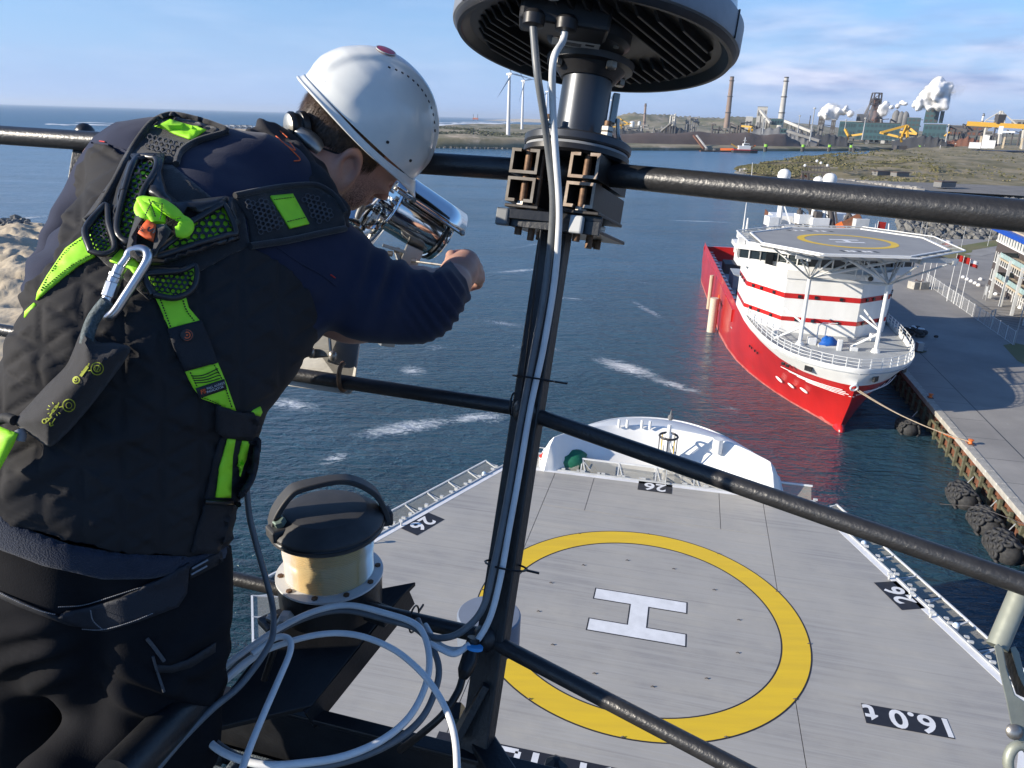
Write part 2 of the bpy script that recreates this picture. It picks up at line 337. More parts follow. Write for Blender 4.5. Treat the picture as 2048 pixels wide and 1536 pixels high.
setp(w.build('sea_water', water_mat()), kind='structure', label='dark green harbour water turning blue towards the sea')
# ================================================================== NOISE (for real relief)
_rs = np.random.RandomState(3); _perm = _rs.rand(64, 64, 8)
def vn2(x, y, o=0):
    x = np.asarray(x, float); y = np.asarray(y, float); xi = np.floor(x).astype(int); yi = np.floor(y).astype(int); fx = x-xi; fy = y-yi
    fx = fx*fx*(3-2*fx); fy = fy*fy*(3-2*fy); g = lambda a, b: _perm[a % 64, b % 64, o % 8]
    return (g(xi, yi)*(1-fx)+g(xi+1, yi)*fx)*(1-fy)+(g(xi, yi+1)*(1-fx)+g(xi+1, yi+1)*fx)*fy
def fbm(x, y, n=4): return sum(vn2(x*2**i+i*7.3, y*2**i+i*3.1, i)/2**i for i in range(n))/2*1.07
def hz(px): return 768+(px-1024)*sR/cR-FPX*math.tan(PITCH)/cR
def XY(px, R): r = ray(px, hz(px)); k = R/math.hypot(r[0], r[1]); return Vector((r[0]*k, r[1]*k, 0))
def ZP(px, py, R): return A(px, py, R).z
def interp(x, xs, ys): return float(np.interp(x, xs, ys))
def terrain(name, edgeA, edgeB, nu, nv, hf, mat, curve=1.0, smooth=60):
    """ruled sheet between two ground polylines; hf(u,v,x,y) gives the height"""
    def pl(pts):
        P_ = [Vector(p) for p in pts]; L = [0]
        for a, b in zip(P_, P_[1:]): L.append(L[-1]+(b-a).length)
        L = [l/L[-1] for l in L]
        return lambda u: Vector((interp(u, L, [p.x for p in P_]), interp(u, L, [p.y for p in P_]), 0))
    a, b = pl(edgeA), pl(edgeB)
    def fn(u, v):
        p = a(u).lerp(b(u), v**curve); p.z = hf(u, v, p.x, p.y); return p
    m = MB(); m.grid(fn, nu, nv); o = m.build(name, mat, smooth=smooth); return setp(o, kind='structure')
# ------------------------------------------------------------------ northern shore
m_dune = M('dune_grass', (.115, .115, .055), .95, col2=(.27, .225, .145), ns=.013, nd=10, mix=(.42, .60), wear=.57, wcol=(.42, .34, .24), ws=.02, st=(1, .5, 1))
m_yard = M('ore_yard_ground', (.085, .075, .07), .95, col2=(.13, .115, .10), ns=.008, nd=8)
m_shore = M('dark_shore', (.075, .07, .06), .95, col2=(.12, .11, .095), ns=.02, nd=6)
shore_px = [(640, 289), (700, 291), (870, 296), (1020, 298.5), (1200, 300.5), (1330, 301), (1470, 301.5), (1600, 302.5), (1700, 302), (1790, 300), (1870, 297), (2000, 298), (2200, 302)]
eA = [G(*p) for p in shore_px]
eB = [XY(p[0] if p[0] > 870 else 870, 9000 if p[0] > 1200 else (2400+max(0, p[0]-870)*9)) for p in shore_px]
def h_north(u, v, x, y):
    R = math.hypot(x, y); px = 1024+FPX*(x/max(y, 1))/cP*.97
    t = min(1, v*14)
    dun = float(fbm(x/170., y/260., 5))
    k = min(1, max(0, (1230-px)/90)); h = 2.0*min(1, v*60)+k*(t*(dun*20-4))
    h += (1-k)*(3.5*t+(min(1, max(0, (R-2300)/1200))*(18+dun*62)*min(1, max(0, (px-1100)/120))*(1 if px < 1500 else max(.35, 1-(px-1500)/260))))
    return max(.2, h)
terrain('dune_land', eA, eB, 220, 90, h_north, m_dune, curve=2.2)
sh = MB()
for i in range(len(shore_px)-1):
    a, b = eA[i], eA[i+1]; na = (XY(shore_px[i][0], 1)*1).normalized(); nb = (XY(shore_px[i+1][0], 1)).normalized()
    sh.add([a-na*4+Vector((0, 0, -.5)), b-nb*4+Vector((0, 0, -.5)), b+nb*55+Vector((0, 0, 5)), a+na*55+Vector((0, 0, 5)), b+nb*75+Vector((0, 0, 3)), a+na*75+Vector((0, 0, 3))], [(0, 1, 2, 3), (3, 2, 4, 5)])
setp(sh.build('shore_bank', m_shore), kind='structure')
# rock armour on the dune side and low far coast
rk = MB()
for i in range(1500):
    px = random.uniform(700, 1110); y0 = interp(px, [p[0] for p in shore_px], [p[1] for p in shore_px]); p = G(px, y0); n = p.normalized()
    d = random.uniform(-1, 30); q = p+n*d; s_ = random.uniform(1.2, 2.8); rk.sphere((q.x, q.y, .5+d*.14), s_, 5, 3, (1, 1, .7), R=Matrix.Rotation(random.random()*3, 3, 'Z'))
setp(rk.build('rock_armour', m_rock, kind=None) if False else rk.build('rock_armour', m_rock), 'pale rock armour along the far dune shore', 'rocks', kind='stuff')
m_coast = M('far_coast_sand', (.52, .44, .34), .95, col2=(.42, .37, .29), ns=.001)
terrain('far_coast', [XY(968, 9800), XY(1060, 8200), XY(1250, 6800)], [XY(968, 10500), XY(1060, 10200), XY(1250, 9000)], 60, 6, lambda u, v, x, y: 1+(v > .2)*(12+30*float(fbm(x/500., y/500., 3)))*min(1, u*3), m_coast)
m_surf = M('surf_foam', (.75, .78, .80), .8)
def surf(name, pts, w0, w1):
    m = MB(); 
    def fn(u, v):
        i = u*(len(pts)-1); k = min(int(i), len(pts)-2); f = i-k; px = pts[k][0]*(1-f)+pts[k+1][0]*f; py = pts[k][1]*(1-f)+pts[k+1][1]*f
        wv = .25+1.3*float(vn2(px/9., v*3, 1)); return G(px, py+(v-.5)*(w0*(1-u)+w1*u)*wv+.5*math.sin(px/17.), .25)
    m.grid(fn, 160, 3); o = m.build(name, m_surf); return setp(o, kind='structure')
surf('surf_line', [(868, 250), (930, 247), (1000, 246), (1060, 243), (1110, 240)], 3.4, 1.2)
surf('surf_line', [(868, 245.5), (930, 244.5), (1010, 243)], 1.2, .6)
surf('surf_line', [(90, 248.5), (220, 250), (330, 253), (430, 256), (560, 259)], 1.6, 2.6)
surf('surf_line', [(150, 245), (260, 247), (420, 251), (560, 255)], .9, 1.3)
# southern pier and town strip far left
terrain('far_spit', [G(395, 263), G(450, 266), (G(620, 270))], [G(395, 260), G(450, 259.5), G(620, 261)], 30, 3, lambda u, v, x, y: 1.5+3*v, m_sand)
for i, px in enumerate((448, 462, 474, 486, 497)):
    p = XY(px, 1560); z = 4; b = MB(); b.box((p.x, p.y, z+2.5), (9, 7, 5+i % 2)); r_ = thing('beach_building', f'tiny {"white" if i%2 else "pale grey"} beach building on the far sand spit, {["leftmost","second","middle","fourth","rightmost"][i]} of five', 'building', (p.x, p.y, z), group='beach buildings on the far spit')
    b.build('wall', m_white, r_); MB().box((p.x, p.y, z+5.6+(i % 2)*.5), (9.6, 7.6, .5)).build('roof', m_ind, r_)
    MB().box((p.x, p.y-3.6, z+2.5), (6.5, .2, 1.6)).build('window', m_glass, r_)
# ------------------------------------------------------------------ wind turbines
def turbine(px, R, pyh, pyb, L, rot, yaw, lab, w=4.4):
    b = XY(px, R); zt = ZP(px+(pyb-pyh)*.03, pyh, R); zb = min(ZP(px, pyb, R), 6); L = L*(zt-zb)/120
    t = thing('wind_turbine', lab, 'wind turbine', (b.x, b.y, zb), group='wind turbines on the dunes')
    MB().cyl((b.x, b.y, zb), (b.x, b.y, zt), w*.62, w*.36, 16).build('tower', m_turb, t, smooth=40)
    ax = Vector((math.cos(yaw), math.sin(yaw), .06)).normalized()
    c = Vector((b.x, b.y, zt+1.6)); MB().beam(c-ax*7, c+ax*4, 4, 4).build('nacelle', m_turb, t, bevel=.6)
    h = c+ax*6; MB().lathe([(0, 2.2), (1.2, 1.6), (1.9, 0), (1.9, -2)], h, ax, 12).build('hub', m_turb, t, smooth=40)
    s1, s2 = frame(ax)
    for k in range(3):
        a = rot+k*2*PI/3; d = s1*math.cos(a)+s2*math.sin(a); e = ax.cross(d); m = MB()
        prof = [(0, 1.0, 1.0), (.06, 1.1, .9), (.2, 2.4, .5), (.5, 1.5, .3), (.8, .8, .16), (1, .18, .06)]
        vs = []
        for (q, cw, th) in prof:
            o = h+d*L*q; vs += [o-e*cw*.35, o+ax*th, o+e*cw, o-ax*th]
        m.add(vs, [(i*4+j, i*4+(j+1) % 4, i*4+4+(j+1) % 4, i*4+4+j) for i in range(5) for j in range(4)]+[(20, 21, 22, 23)]); m.build('blade', m_turb, t, smooth=50)
turbine(1017, 1459, 150, 275, 60, -.9, -.9, 'nearest and tallest wind turbine standing left of the grey cable by the dune sheds', 6.2)
turbine(1044.5, 2100, 163, 262, 56, -1.2, -.9, 'second tall wind turbine just right of the nearest one', 6)
turbine(1092, 2700, 184, 259, 56, -.6, -.9, 'wind turbine seen between the grey and white cables', 6)
turbine(1206, 3000, 178, 250, 52, .75, -.9, 'wind turbine right beside the black antenna neck', 6)
turbine(1221, 3500, 201, 240, 52, 2.9, -.9, 'farthest and smallest wind turbine right of the antenna neck', 6)
# ------------------------------------------------------------------ dune side buildings
def bld(name, lab, cat, px0, px1, pyt, pyb, R, mat, depth=30, roof=None, win=None, group=None, parent=None, part='wall', slant=0):
    a, b = XY(px0, R), XY(px1, R); zt = ZP((px0+px1)/2, pyt, R); zb = ZP((px0+px1)/2, pyb, R); d = (b-a); w_ = d.length; ang = math.atan2(d.y, d.x)+slant; c = (a+b)/2
    n = Vector((-math.sin(ang), math.cos(ang), 0)); cc_ = c+n*depth/2
    t = parent or thing(name, lab, cat, (c.x, c.y, zb), group=group)
    MB().box((cc_.x, cc_.y, (zt+zb)/2), (w_, depth, zt-zb), ang).build(part, mat, t)
    if roof: MB().box((cc_.x, cc_.y, zt+.6), (w_*1.02, depth*1.02, 1.2), ang).build('roof', roof, t)
    if win:
        mm, nx, nz = win
        ux = Vector((math.cos(ang), math.sin(ang), 0))
        for i in range(nx):
            for j in range(nz):
                q = c+ux*((i+.5)/nx-.5)*w_*.94-n*.15; MB().box((q.x, q.y, zb+(zt-zb)*((j+.5)/nz)), (w_/nx*.6, .5, (zt-zb)/nz*.45), ang).build('window', mm, t)
    return t
bld('harbour_shed', 'long low white shed with flat roof on the dune shore', 'shed', 938, 974, 277, 289, 1010, m_indw, 30, m_white, (m_ind, 5, 1))
bld('harbour_shed', 'taller white block at the left end of the dune sheds', 'shed', 935, 949, 274, 287, 1040, m_white, 20, m_ind, (m_glass, 3, 2))
bld('harbour_shed', 'blue grey shed with brick red door behind the white shed', 'shed', 976, 996, 277, 288, 1050, m_teal, 30, m_ind, (m_rust, 1, 1))
for i, (px, mt) in enumerate(((1003, m_indw), (1008, m_teal), (1013, m_white), (1019, m_white), (1024, m_ind))):
    bld('parked_van', f'tiny {["cream","blue","white","tall white","grey"][i]} van parked in the row right of the dune sheds, number along: {["first","second","third","fourth","last"][i]}', 'van', px, px+3.4, 285, 289.5, 1000, mt, 3, m_white, (m_glass, 1, 1), group='vans parked by the dune sheds', part='body')
bld('dune_hut', 'small dark green hut in front of the dunes at left', 'hut', 901, 912, 283, 287, 1010, m_grass, 8, m_ind, (m_dark, 2, 1))
bld('dune_hut', 'low brown hut at the far left of the dune shore', 'hut', 880, 898, 288, 292, 960, m_brick, 8, m_ind, (m_dark, 3, 1))
# jack-up rig at sea
R_ = 6500; p = XY(951, R_); t = thing('jack_up_rig', 'tiny red and white jack-up rig standing out at sea', 'rig', (p.x, p.y, 0))
z0 = ZP(951, 239.5, R_); MB().box((p.x, p.y, z0+8), (46, 30, 12)).build('hull', m_orng, t)
for k in (-1, 1): MB().box((p.x+k*18, p.y, z0+18), (3.5, 3.5, 50)).build('leg', m_inddk, t)
MB().box((p.x-6, p.y, z0+20), (16, 16, 12)).build('deckhouse', m_white, t)
# ------------------------------------------------------------------ steelworks
def chimney(px, pyb, py, R, w, mat, lab, tip=None, lean=0):
    b = XY(px, R); zb, zt = ZP(px, pyb+4, R), ZP(px+(pyb-py)*.1, py, R); t = thing('chimney', lab, 'chimney', (b.x, b.y, zb))
    q = w*R/FPX/2; MB().cyl((b.x, b.y, zb), (b.x, b.y, zt), q*1.25, q*.8, 16).build('shaft', mat, t, smooth=40)
    for k in (.3, .62, .93):
        z = zb+(zt-zb)*k; MB().cyl((b.x, b.y, z), (b.x, b.y, z+2.4), q*(1.42-.35*k), n=16).build('gallery', m_inddk, t)
    MB().cyl((b.x, b.y, zt), (b.x, b.y, zt+3), q*.86, n=16).build('rim', tip or m_inddk, t)
chimney(1453.5, 252, 155, 2500, 8.5, m_chim, 'tall brown chimney left of the pale one')
chimney(1560, 252, 156, 2500, 9.0, m_chimw, 'tall pale chimney with dark tip beside the teal transfer house')
chimney(1288.5, 256, 209, 2600, 4.5, m_chim, 'short thin brown chimney behind the coal heaps')
chimney(1752, 262, 232, 2300, 4, m_chimw, 'slim pale stack at the left side of the big steam plume')
chimney(1960, 262, 229, 2600, 3.6, m_turb, 'small white stack left of the yellow gantry crane')
chimney(1618, 262, 233, 2700, 2, m_inddk, 'very thin dark lattice stack between pale chimney and smoking tower')
def heap(name, lab, pts, zb, w, mat, k=.35):       # pts: (px, py_top, R); a real long heap
    m = MB(); P_ = []
    for px, py, R in pts: q = XY(px, R); P_.append((q, ZP(px, py, R), q.normalized()))
    def fn(u, v):
        i = u*(len(P_)-1); j = min(int(i), len(P_)-2); f = i-j; q = P_[j][0].lerp(P_[j+1][0], f); z = P_[j][1]*(1-f)+P_[j+1][1]*f; n = P_[j][2]
        s_ = (v-.5)*2; pr_ = max(0, min(1, (1-abs(s_))*1.6)); zz = zb+(z-zb)*pr_*(1+.06*math.sin(u*41)+.12*(float(vn2(u*30, v*4, 2))-.5)); r = q+n*w*(v-.2); return Vector((r.x, r.y, zz-(1.5 if v in (0, 1) else 0)))
    m.grid(fn, 60, 8); o = m.build(name, mat, smooth=60); return setp(o, lab, 'heap')
heap('ore_heap', 'long brown flat topped ore heap along the far shore', [(1165, 290, 1180), (1185, 268, 1180), (1300, 267, 1210), (1400, 266, 1250), (1500, 268, 1290), (1575, 271, 1330), (1606, 286, 1350)], 3, 75, m_ore)
heap('coal_heap', 'pointed black coal heap behind the left end of the brown heap', [(1318, 262, 1500), (1342, 250, 1500), (1352, 253, 1500), (1378, 263, 1500)], 6, 90, m_coal)
heap('coal_heap', 'low dark coal bank at the far left of the yard', [(1190, 260, 1400), (1225, 258, 1400), (1290, 264, 1400)], 6, 60, m_coal)
heap('ore_heap', 'grey heap in front of the pale chimney', [(1500, 258, 1700), (1560, 256, 1700), (1600, 262, 1700)], 6, 80, m_ind)
heap('coal_heap', 'dark heap below the conveyor', [(1600, 272, 1450), (1660, 270, 1450), (1700, 276, 1450)], 5, 70, m_coal)
heap('coal_heap', 'wide dark heap beneath the teal halls', [(1790, 283, 1550), (1850, 272, 1550), (1880, 276, 1550), (1900, 284, 1550)], 5, 70, m_coal)
heap('ore_heap', 'reddish ore heap left of the cargo ship', [(1895, 284, 1600), (1940, 274, 1600), (1975, 286, 1600)], 5, 60, m_rust)
heap('ore_heap', 'pale limestone heap near the row of dolphins', [(1570, 275, 1400), (1600, 273, 1400), (1640, 285, 1400)], 4, 40, m_ind)
def B(lab, *a, **k): return bld('works_building', lab, 'industrial building', *a, **k)
B('pale grey silo block with a slanting conveyor beside the chimneys', 1511, 1531, 214, 262, 2000, m_indw, 40, m_ind, (m_ind, 3, 2))
B('small white silo pair left of the pale grey silo block', 1490, 1504, 234, 262, 2000, m_indw, 30, m_white, (m_ind, 2, 1))
B('teal transfer house on legs beside the pale chimney', 1541, 1565, 238, 250, 1900, m_teal, 20, m_ind, (m_glass, 4, 1))
B('small teal cabin below the transfer house', 1562, 1574, 257, 267, 1500, m_teal, 14, m_ind, (m_glass, 2, 1))
B('dark smoking quench tower', 1635, 1648, 232, 262, 2300, m_inddk, 25, m_rust, (m_ind, 2, 4))
B('pale topped filter house right of the quench tower', 1661, 1670, 240, 270, 2000, m_inddk, 20, m_indw, (m_ind, 2, 2))
B('long light teal hall under the blast furnace', 1678, 1722, 243, 274, 1950, m_teal, 60, m_indw, (m_tealw, 8, 2))
B('broad dark teal hall at the centre of the works', 1712, 1800, 246, 280, 1800, m_teal, 70, m_inddk, (m_tealw, 10, 3))
B('tall dark teal tower building right of the yellow stacker', 1811, 1838, 236, 272, 1900, m_teal, 40, m_ind, (m_inddk, 3, 4))
B('tall bright teal building under the big steam plume', 1844, 1872, 217, 246, 2300, m_teal, 40, m_teal, (m_inddk, 3, 3))
B('narrow teal annex right of the tall teal building', 1874, 1882, 223, 246, 2300, m_teal, 30, m_ind, (m_inddk, 1, 2))
B('low teal hall right of the tower building', 1846, 1892, 249, 276, 1850, m_teal, 60, m_ind, (m_tealw, 5, 2))
B('dark long conveyor gallery building behind the cargo ship', 1895, 1975, 252, 272, 2000, m_inddk, 30, m_ind, (m_rust, 8, 2))
B('pale hall at the far right behind the gantry crane', 2018, 2060, 240, 256, 2500, m_ind, 60, m_indw, (m_dark, 4, 1))
for i, (px, w_) in enumerate(((1265, 9), (1279, 6))):
    p = XY(px, 1900); z0 = ZP(px, 254, 1900); z1 = ZP(px, 244, 1900); q = w_*1900/FPX/2; t = thing('storage_tank', ['wide white round tank left of the thin chimney', 'narrow white round tank beside the thin chimney'][i], 'tank', (p.x, p.y, z0))
    MB().cyl((p.x, p.y, z0), (p.x, p.y, z1), q, n=20).build('shell', m_white, t, smooth=40); MB().lathe([(q*1.01, 0), (q*.5, 1.5), (.1, 2)], (p.x, p.y, z1)).build('roof', m_white, t, smooth=40)
# pipework clusters
rp = random.Random(5)
def pipes(px0, px1, pyt, pyb, R, lab, mat):
    m = MB()
    for i in range(16):
        px = rp.uniform(px0, px1); z = ZP(px, rp.uniform(pyt, pyb), R); a = XY(px, R+rp.uniform(-20, 60)); m.tube([(a.x, a.y, 4), (a.x, a.y, z)], rp.uniform(1, 3), 6)
        b = XY(min(px1, px+rp.uniform(4, 22)), R+20); m.tube([(a.x, a.y, z), (b.x, b.y, z+rp.uniform(-12, 4))], rp.uniform(.8, 1.8), 6)
    return setp(m.build('pipework', mat, smooth=40), lab, 'pipes')
pipes(1370, 1398, 233, 252, 2000, 'tangle of grey pipework towers behind the coal heap', m_ind)
pipes(1340, 1350, 228, 250, 2000, 'slim grey pipe tower left of the pipework towers', m_indw)
pipes(1425, 1520, 246, 262, 1800, 'low pipe bridges in front of the brown chimney', m_inddk)
pipes(1575, 1660, 248, 268, 1850, 'pipe bridges between pale chimney and quench tower', m_ind)
pipes(1722, 1842, 236, 262, 2100, 'dark pipework around the blast furnace', m_inddk)
pipes(1905, 2048, 246, 272, 1900, 'pipe bridges behind the cargo ship', m_inddk)
pipes(1195, 1330, 250, 262, 1700, 'low frames and pipes behind the coal bank', m_ind)
def conveyor(px0, py0, px1, py1, R, mat, lab, w=5, h=5):
    a, b = A(px0, py0, R), A(px1, py1, R-60); t = thing('conveyor', lab, 'conveyor', (a.x, a.y, 4)); MB().beam(a, b, w, h).build('gallery', mat, t)
    for k in (.1, .4, .7, .95):
        q = a.lerp(b, k)
        for s_ in (-2, 2): MB().cyl((q.x+s_, q.y, 3), (q.x, q.y, q.z), .7, n=5).build('leg', m_inddk, t)
conveyor(1521, 221, 1541, 246, 1950, m_indw, 'steep white conveyor from the silo block to the teal transfer house')
conveyor(1570, 242, 1622, 263, 1850, m_indw, 'long pale conveyor sloping down right of the pale chimney')
conveyor(1323, 262, 1343, 246, 1480, m_ind, 'grey conveyor climbing the pointed coal heap', 4, 3)
conveyor(1575, 262, 1640, 282, 1430, m_ind, 'low rusty conveyor above the pale heap', 4, 4)
conveyor(1897, 252, 1936, 262, 1900, m_inddk, 'dark conveyor right of the teal halls')
# blast furnace
R_ = 2300; p = XY(1742, R_); t = thing('blast_furnace', 'dark skeletal blast furnace tower in steam', 'furnace', (p.x, p.y, 6)); zt = ZP(1744, 186, R_)
mm = MB(); zb = 10
for (x, y) in ((-12, -10), (12, -10), (12, 10), (-12, 10)): mm.beam((p.x+x*1.3, p.y+y*1.3, zb), (p.x+x*.75, p.y+y*.75, zt), 3, 3)
mm.build('tower_leg', m_inddk, t)
for k in range(8):
    z = zb+(zt-zb)*(k+1)/8; s_ = 1.3-.55*(k+1)/8; MB().box((p.x, p.y, z), (26*s_, 22*s_, 2.2)).build('platform', m_inddk, t)
    MB().beam((p.x-12*s_, p.y-11, z-12), (p.x+12*s_, p.y-11, z), 1.6, 1.6).build('brace', m_inddk, t)
MB().lathe([(15, 0), (17, 25), (12, 60), (7, 80), (7, 95)], (p.x, p.y, 15), n=16).build('shell', m_rust, t, smooth=40)
for s_, q in ((-1, 52), (1, 40)): MB().tube([(p.x, p.y, zt-14), (p.x+s_*10, p.y, zt-18), (p.x+s_*26, p.y, zb+q), (p.x+s_*34, p.y, zb+6)], 3, 8).build('downcomer', m_inddk, t, smooth=40)
MB().box((p.x-30, p.y, zb+48), (20, 14, 26)).build('hoist_house', m_inddk, t)
for px, pyt in ((1787, 221), (1797, 224), (1806, 224)):
    q = XY(px, 2250); setp(MB().lathe([(9, 0), (9, 50), (6, 58), (1, 62)], (q.x, q.y, ZP(px, pyt, 2250)-60), n=12).build('hot_stove', m_ind, smooth=40), f'grey hot stove tower, {"left" if px<1790 else "middle" if px<1800 else "right"} of three beside the furnace', 'tower', 'hot stoves beside the furnace')
# yellow stackers and cranes
def stacker(px, R, pts, lab, w=3.2):
    q = XY(px, R); t = thing('stacker', lab, 'crane', (q.x, q.y, 5))
    for n_, (a, b) in pts: a, b = A(a[0], a[1], R), A(b[0], b[1], R-8); MB().beam(a, b, w, w).build(n_, m_crane, t)
    c = A(*pts[0][1][0], R); MB().box((c.x, c.y, 8), (16, 12, 7)).build('bogie', m_inddk, t)
stacker(1800, 1400, [('portal', ((1803, 283), (1803, 272))), ('boom', ((1760, 265), (1803, 275))), ('mast', ((1803, 275), (1814, 251))), ('counter_boom', ((1800, 264), (1834, 268))), ('tie', ((1814, 251), (1834, 268))), ('tie', ((1814, 251), (1762, 265))), ('strut', ((1814, 251), (1815, 275)))], 'yellow stacker crane with triangular mast right of centre of the works')
stacker(1693, 1500, [('portal', ((1696, 278), (1696, 270))), ('boom', ((1690, 258), (1697, 272))), ('counter_boom', ((1697, 272), (1726, 268)))], 'small yellow crane below the light teal hall')
stacker(1500, 1500, [('portal', ((1498, 266), (1498, 258))), ('boom', ((1483, 252), (1504, 254))), ('mast', ((1504, 254), (1504, 262)))], 'small yellow bridge crane left of the teal cabin')
stacker(1245, 1600, [('portal', ((1243, 262), (1243, 248))), ('mast', ((1240, 250), (1238, 236))), ('tie', ((1238, 236), (1256, 247))), ('boom', ((1222, 255), (1262, 247)))], 'yellow reclaimer at the left end of the yard', 2.2)
stacker(1885, 1600, [('portal', ((1893, 283), (1893, 270))), ('boom', ((1889, 272), (1900, 264)))], 'tiny rusty yellow crane between heap and cargo ship', 2)
R_ = 1500; q = XY(1995, R_); t = thing('gantry_crane', 'huge yellow ship unloader gantry above the cargo ship', 'crane', (q.x, q.y, 3))
for n_, a, b, w_ in (('bridge_girder', (1934, 247), (2120, 257), 7), ('mast', (2003, 222), (1996, 250), 4), ('mast', (2003, 222), (2008, 252), 4), ('leg', (1975, 246), (1967, 285), 4), ('leg', (2003, 250), (1998, 288), 4), ('leg', (2050, 252), (2045, 300), 5)):
    MB().beam(A(*a, R_), A(*b, R_), w_, w_).build(n_, m_crane if n_ == 'bridge_girder' else m_indw, t)
for a, b in (((2003, 222), (2035, 252)), ((2003, 222), (2040, 254)), ((2003, 222), (1972, 240)), ((1972, 240), (1967, 250)), ((1972, 240), (1998, 243))): MB().cyl(A(*a, R_), A(*b, R_), .8, n=6).build('stay', m_indw, t)
MB().box(A(2000, 238, R_), (12, 10, 14)).build('machine_house', m_inddk, t)
# cargo ship
R_ = 1350; q = XY(1995, R_); t = thing('cargo_ship', 'dark hulled cargo ship with white bridge moored under the gantry', 'ship', (q.x, q.y, 0))
a, b = XY(1942, R_), XY(2200, R_+120); d = (b-a).normalized(); n_ = Vector((-d.y, d.x, 0))
m = MB(); L = (b-a).length
prof = [(0, 5, 9), (8, 12, 10), (30, 15, 10), (L, 15, 12)]
vs = []
for s_, hw, zz in prof: o = a+d*s_; vs += [o-n_*hw*.8+Vector((0, 0, -1)), o-n_*hw+Vector((0, 0, zz)), o+n_*hw+Vector((0, 0, zz)), o+n_*hw*.8+Vector((0, 0, -1))]
m.add(vs, [(i*4+j, i*4+(j+1) % 4, i*4+4+(j+1) % 4, i*4+4+j) for i in range(3) for j in range(4)]+[(3, 2, 1, 0)]); m.build('hull', M('navy_hull', (.03, .045, .09), .4), t, fix=True)
def sb(px0, px1, pt, pb, n2, mt, dp=16): bld(None, None, None, px0, px1, pt, pb, R_+6, mt, dp, parent=t, part=n2)
sb(1944, 1968, 285, 297, 'stern_deck', m_white, 20); sb(1969, 1982, 270, 297, 'deckhouse', m_white); sb(1980, 1996, 281, 297, 'deckhouse', m_white); sb(1972, 1986, 262, 271, 'bridge', m_ind); sb(1996, 2005, 252, 268, 'funnel', m_white, 9)
for px, pt in ((1963, 272), (2010, 274), (2046, 276)): sb(px, px+4, pt, 297, 'crane_pedestal', m_sand, 6)
sb(2004, 2030, 262, 265.5, 'crane_jib', m_white, 4)
for i in range(4): sb(1973+i*3, 1974.6+i*3, 265, 267, 'window', m_dark, -.6)
# yard light masts
for i, (px, pb, pt, R_) in enumerate(((1527, 268, 237, 1500), (1597, 270, 232, 1700), (1624, 283, 217, 1300), (1728, 280, 237, 1350), (1896, 284, 250, 1500), (1759, 262, 240, 2000), (1284, 262, 254, 1400), (1690, 262, 240, 1900))):
    q = XY(px, R_); zb, zt = ZP(px, pb, R_), ZP(px, pt, R_); t = thing('light_mast', ['light mast left of the silo conveyor', 'thin light mast right of the pale chimney', 'tallest thin light mast in front of the long conveyor', 'light mast with round head before the dark teal hall', 'light mast between heap and cargo ship', 'thin mast in front of the blast furnace', 'short mast at the left of the ore heap', 'thin mast before the light teal hall'][i], 'light mast', (q.x, q.y, zb), group='light masts in the ore yard')
    MB().cyl((q.x, q.y, zb), (q.x, q.y, zt), 1.2, .7, 8).build('pole', m_galv, t); MB().lathe([(.5, -1), (2.2, 0), (2.0, 1), (.3, 1.6)], (q.x, q.y, zt), n=10).build('lamp_head', m_indw, t)
# scattered yard clutter: low sheds, excavators reading as small boxes with cabins
for i in range(130):
    px = rp.uniform(1200, 1990); R_ = rp.uniform(1500, 2300); w_ = rp.uniform(2, 9); pyb = hz(px)+(36-5)/R_*FPX/cP; h_ = rp.uniform(2.5, 7)
    bld('works_shed', f'small {rp.choice(["grey", "dark", "pale", "rust brown"])} works shed among the heaps and pipework', 'shed', px, px+w_, pyb-h_, pyb+1, R_, rp.choice([m_ind, m_inddk, m_indw, m_rust, m_inddk, m_ind]), 14, rp.choice([m_ind, m_inddk, m_indw]), group='small sheds scattered in the works')
# dolphins with green tops in the harbour basin
for i, (px, py) in enumerate(((1530.5, 303), (1605, 303), (1658, 303), (1701, 303.5), (1707, 304), (1838, 303.5), (1843, 303.5), (1850, 304), (1876, 302), (1914, 302.5))):
    q = G(px, py); t = thing('mooring_dolphin', ['green topped black dolphin right of the tug', 'second green topped dolphin from the tug', 'third green topped dolphin from the tug', 'fourth green topped dolphin, left one of a close pair', 'plain black dolphin close right of the fourth', 'green topped dolphin, left of the trio before the grassy spit', 'green topped dolphin in the middle of the trio', 'plain black dolphin at the right of the trio', 'green topped dolphin behind the white launch', 'rightmost green topped dolphin'][i], 'dolphin', (q.x, q.y, 0), group='mooring dolphins in the basin')
    MB().cyl((q.x, q.y, -1), (q.x, q.y, 6.5), 2.2, n=10).build('pile', m_rub, t)
    if i not in (4, 7): MB().cyl((q.x, q.y, 6.5), (q.x, q.y, 10), 2.6, n=10).build('marker_band', m_green, t)
    MB().cyl((q.x-2, q.y+1, -1), (q.x-2.6, q.y+1, 12), .5, n=6).build('pole', m_ind, t)
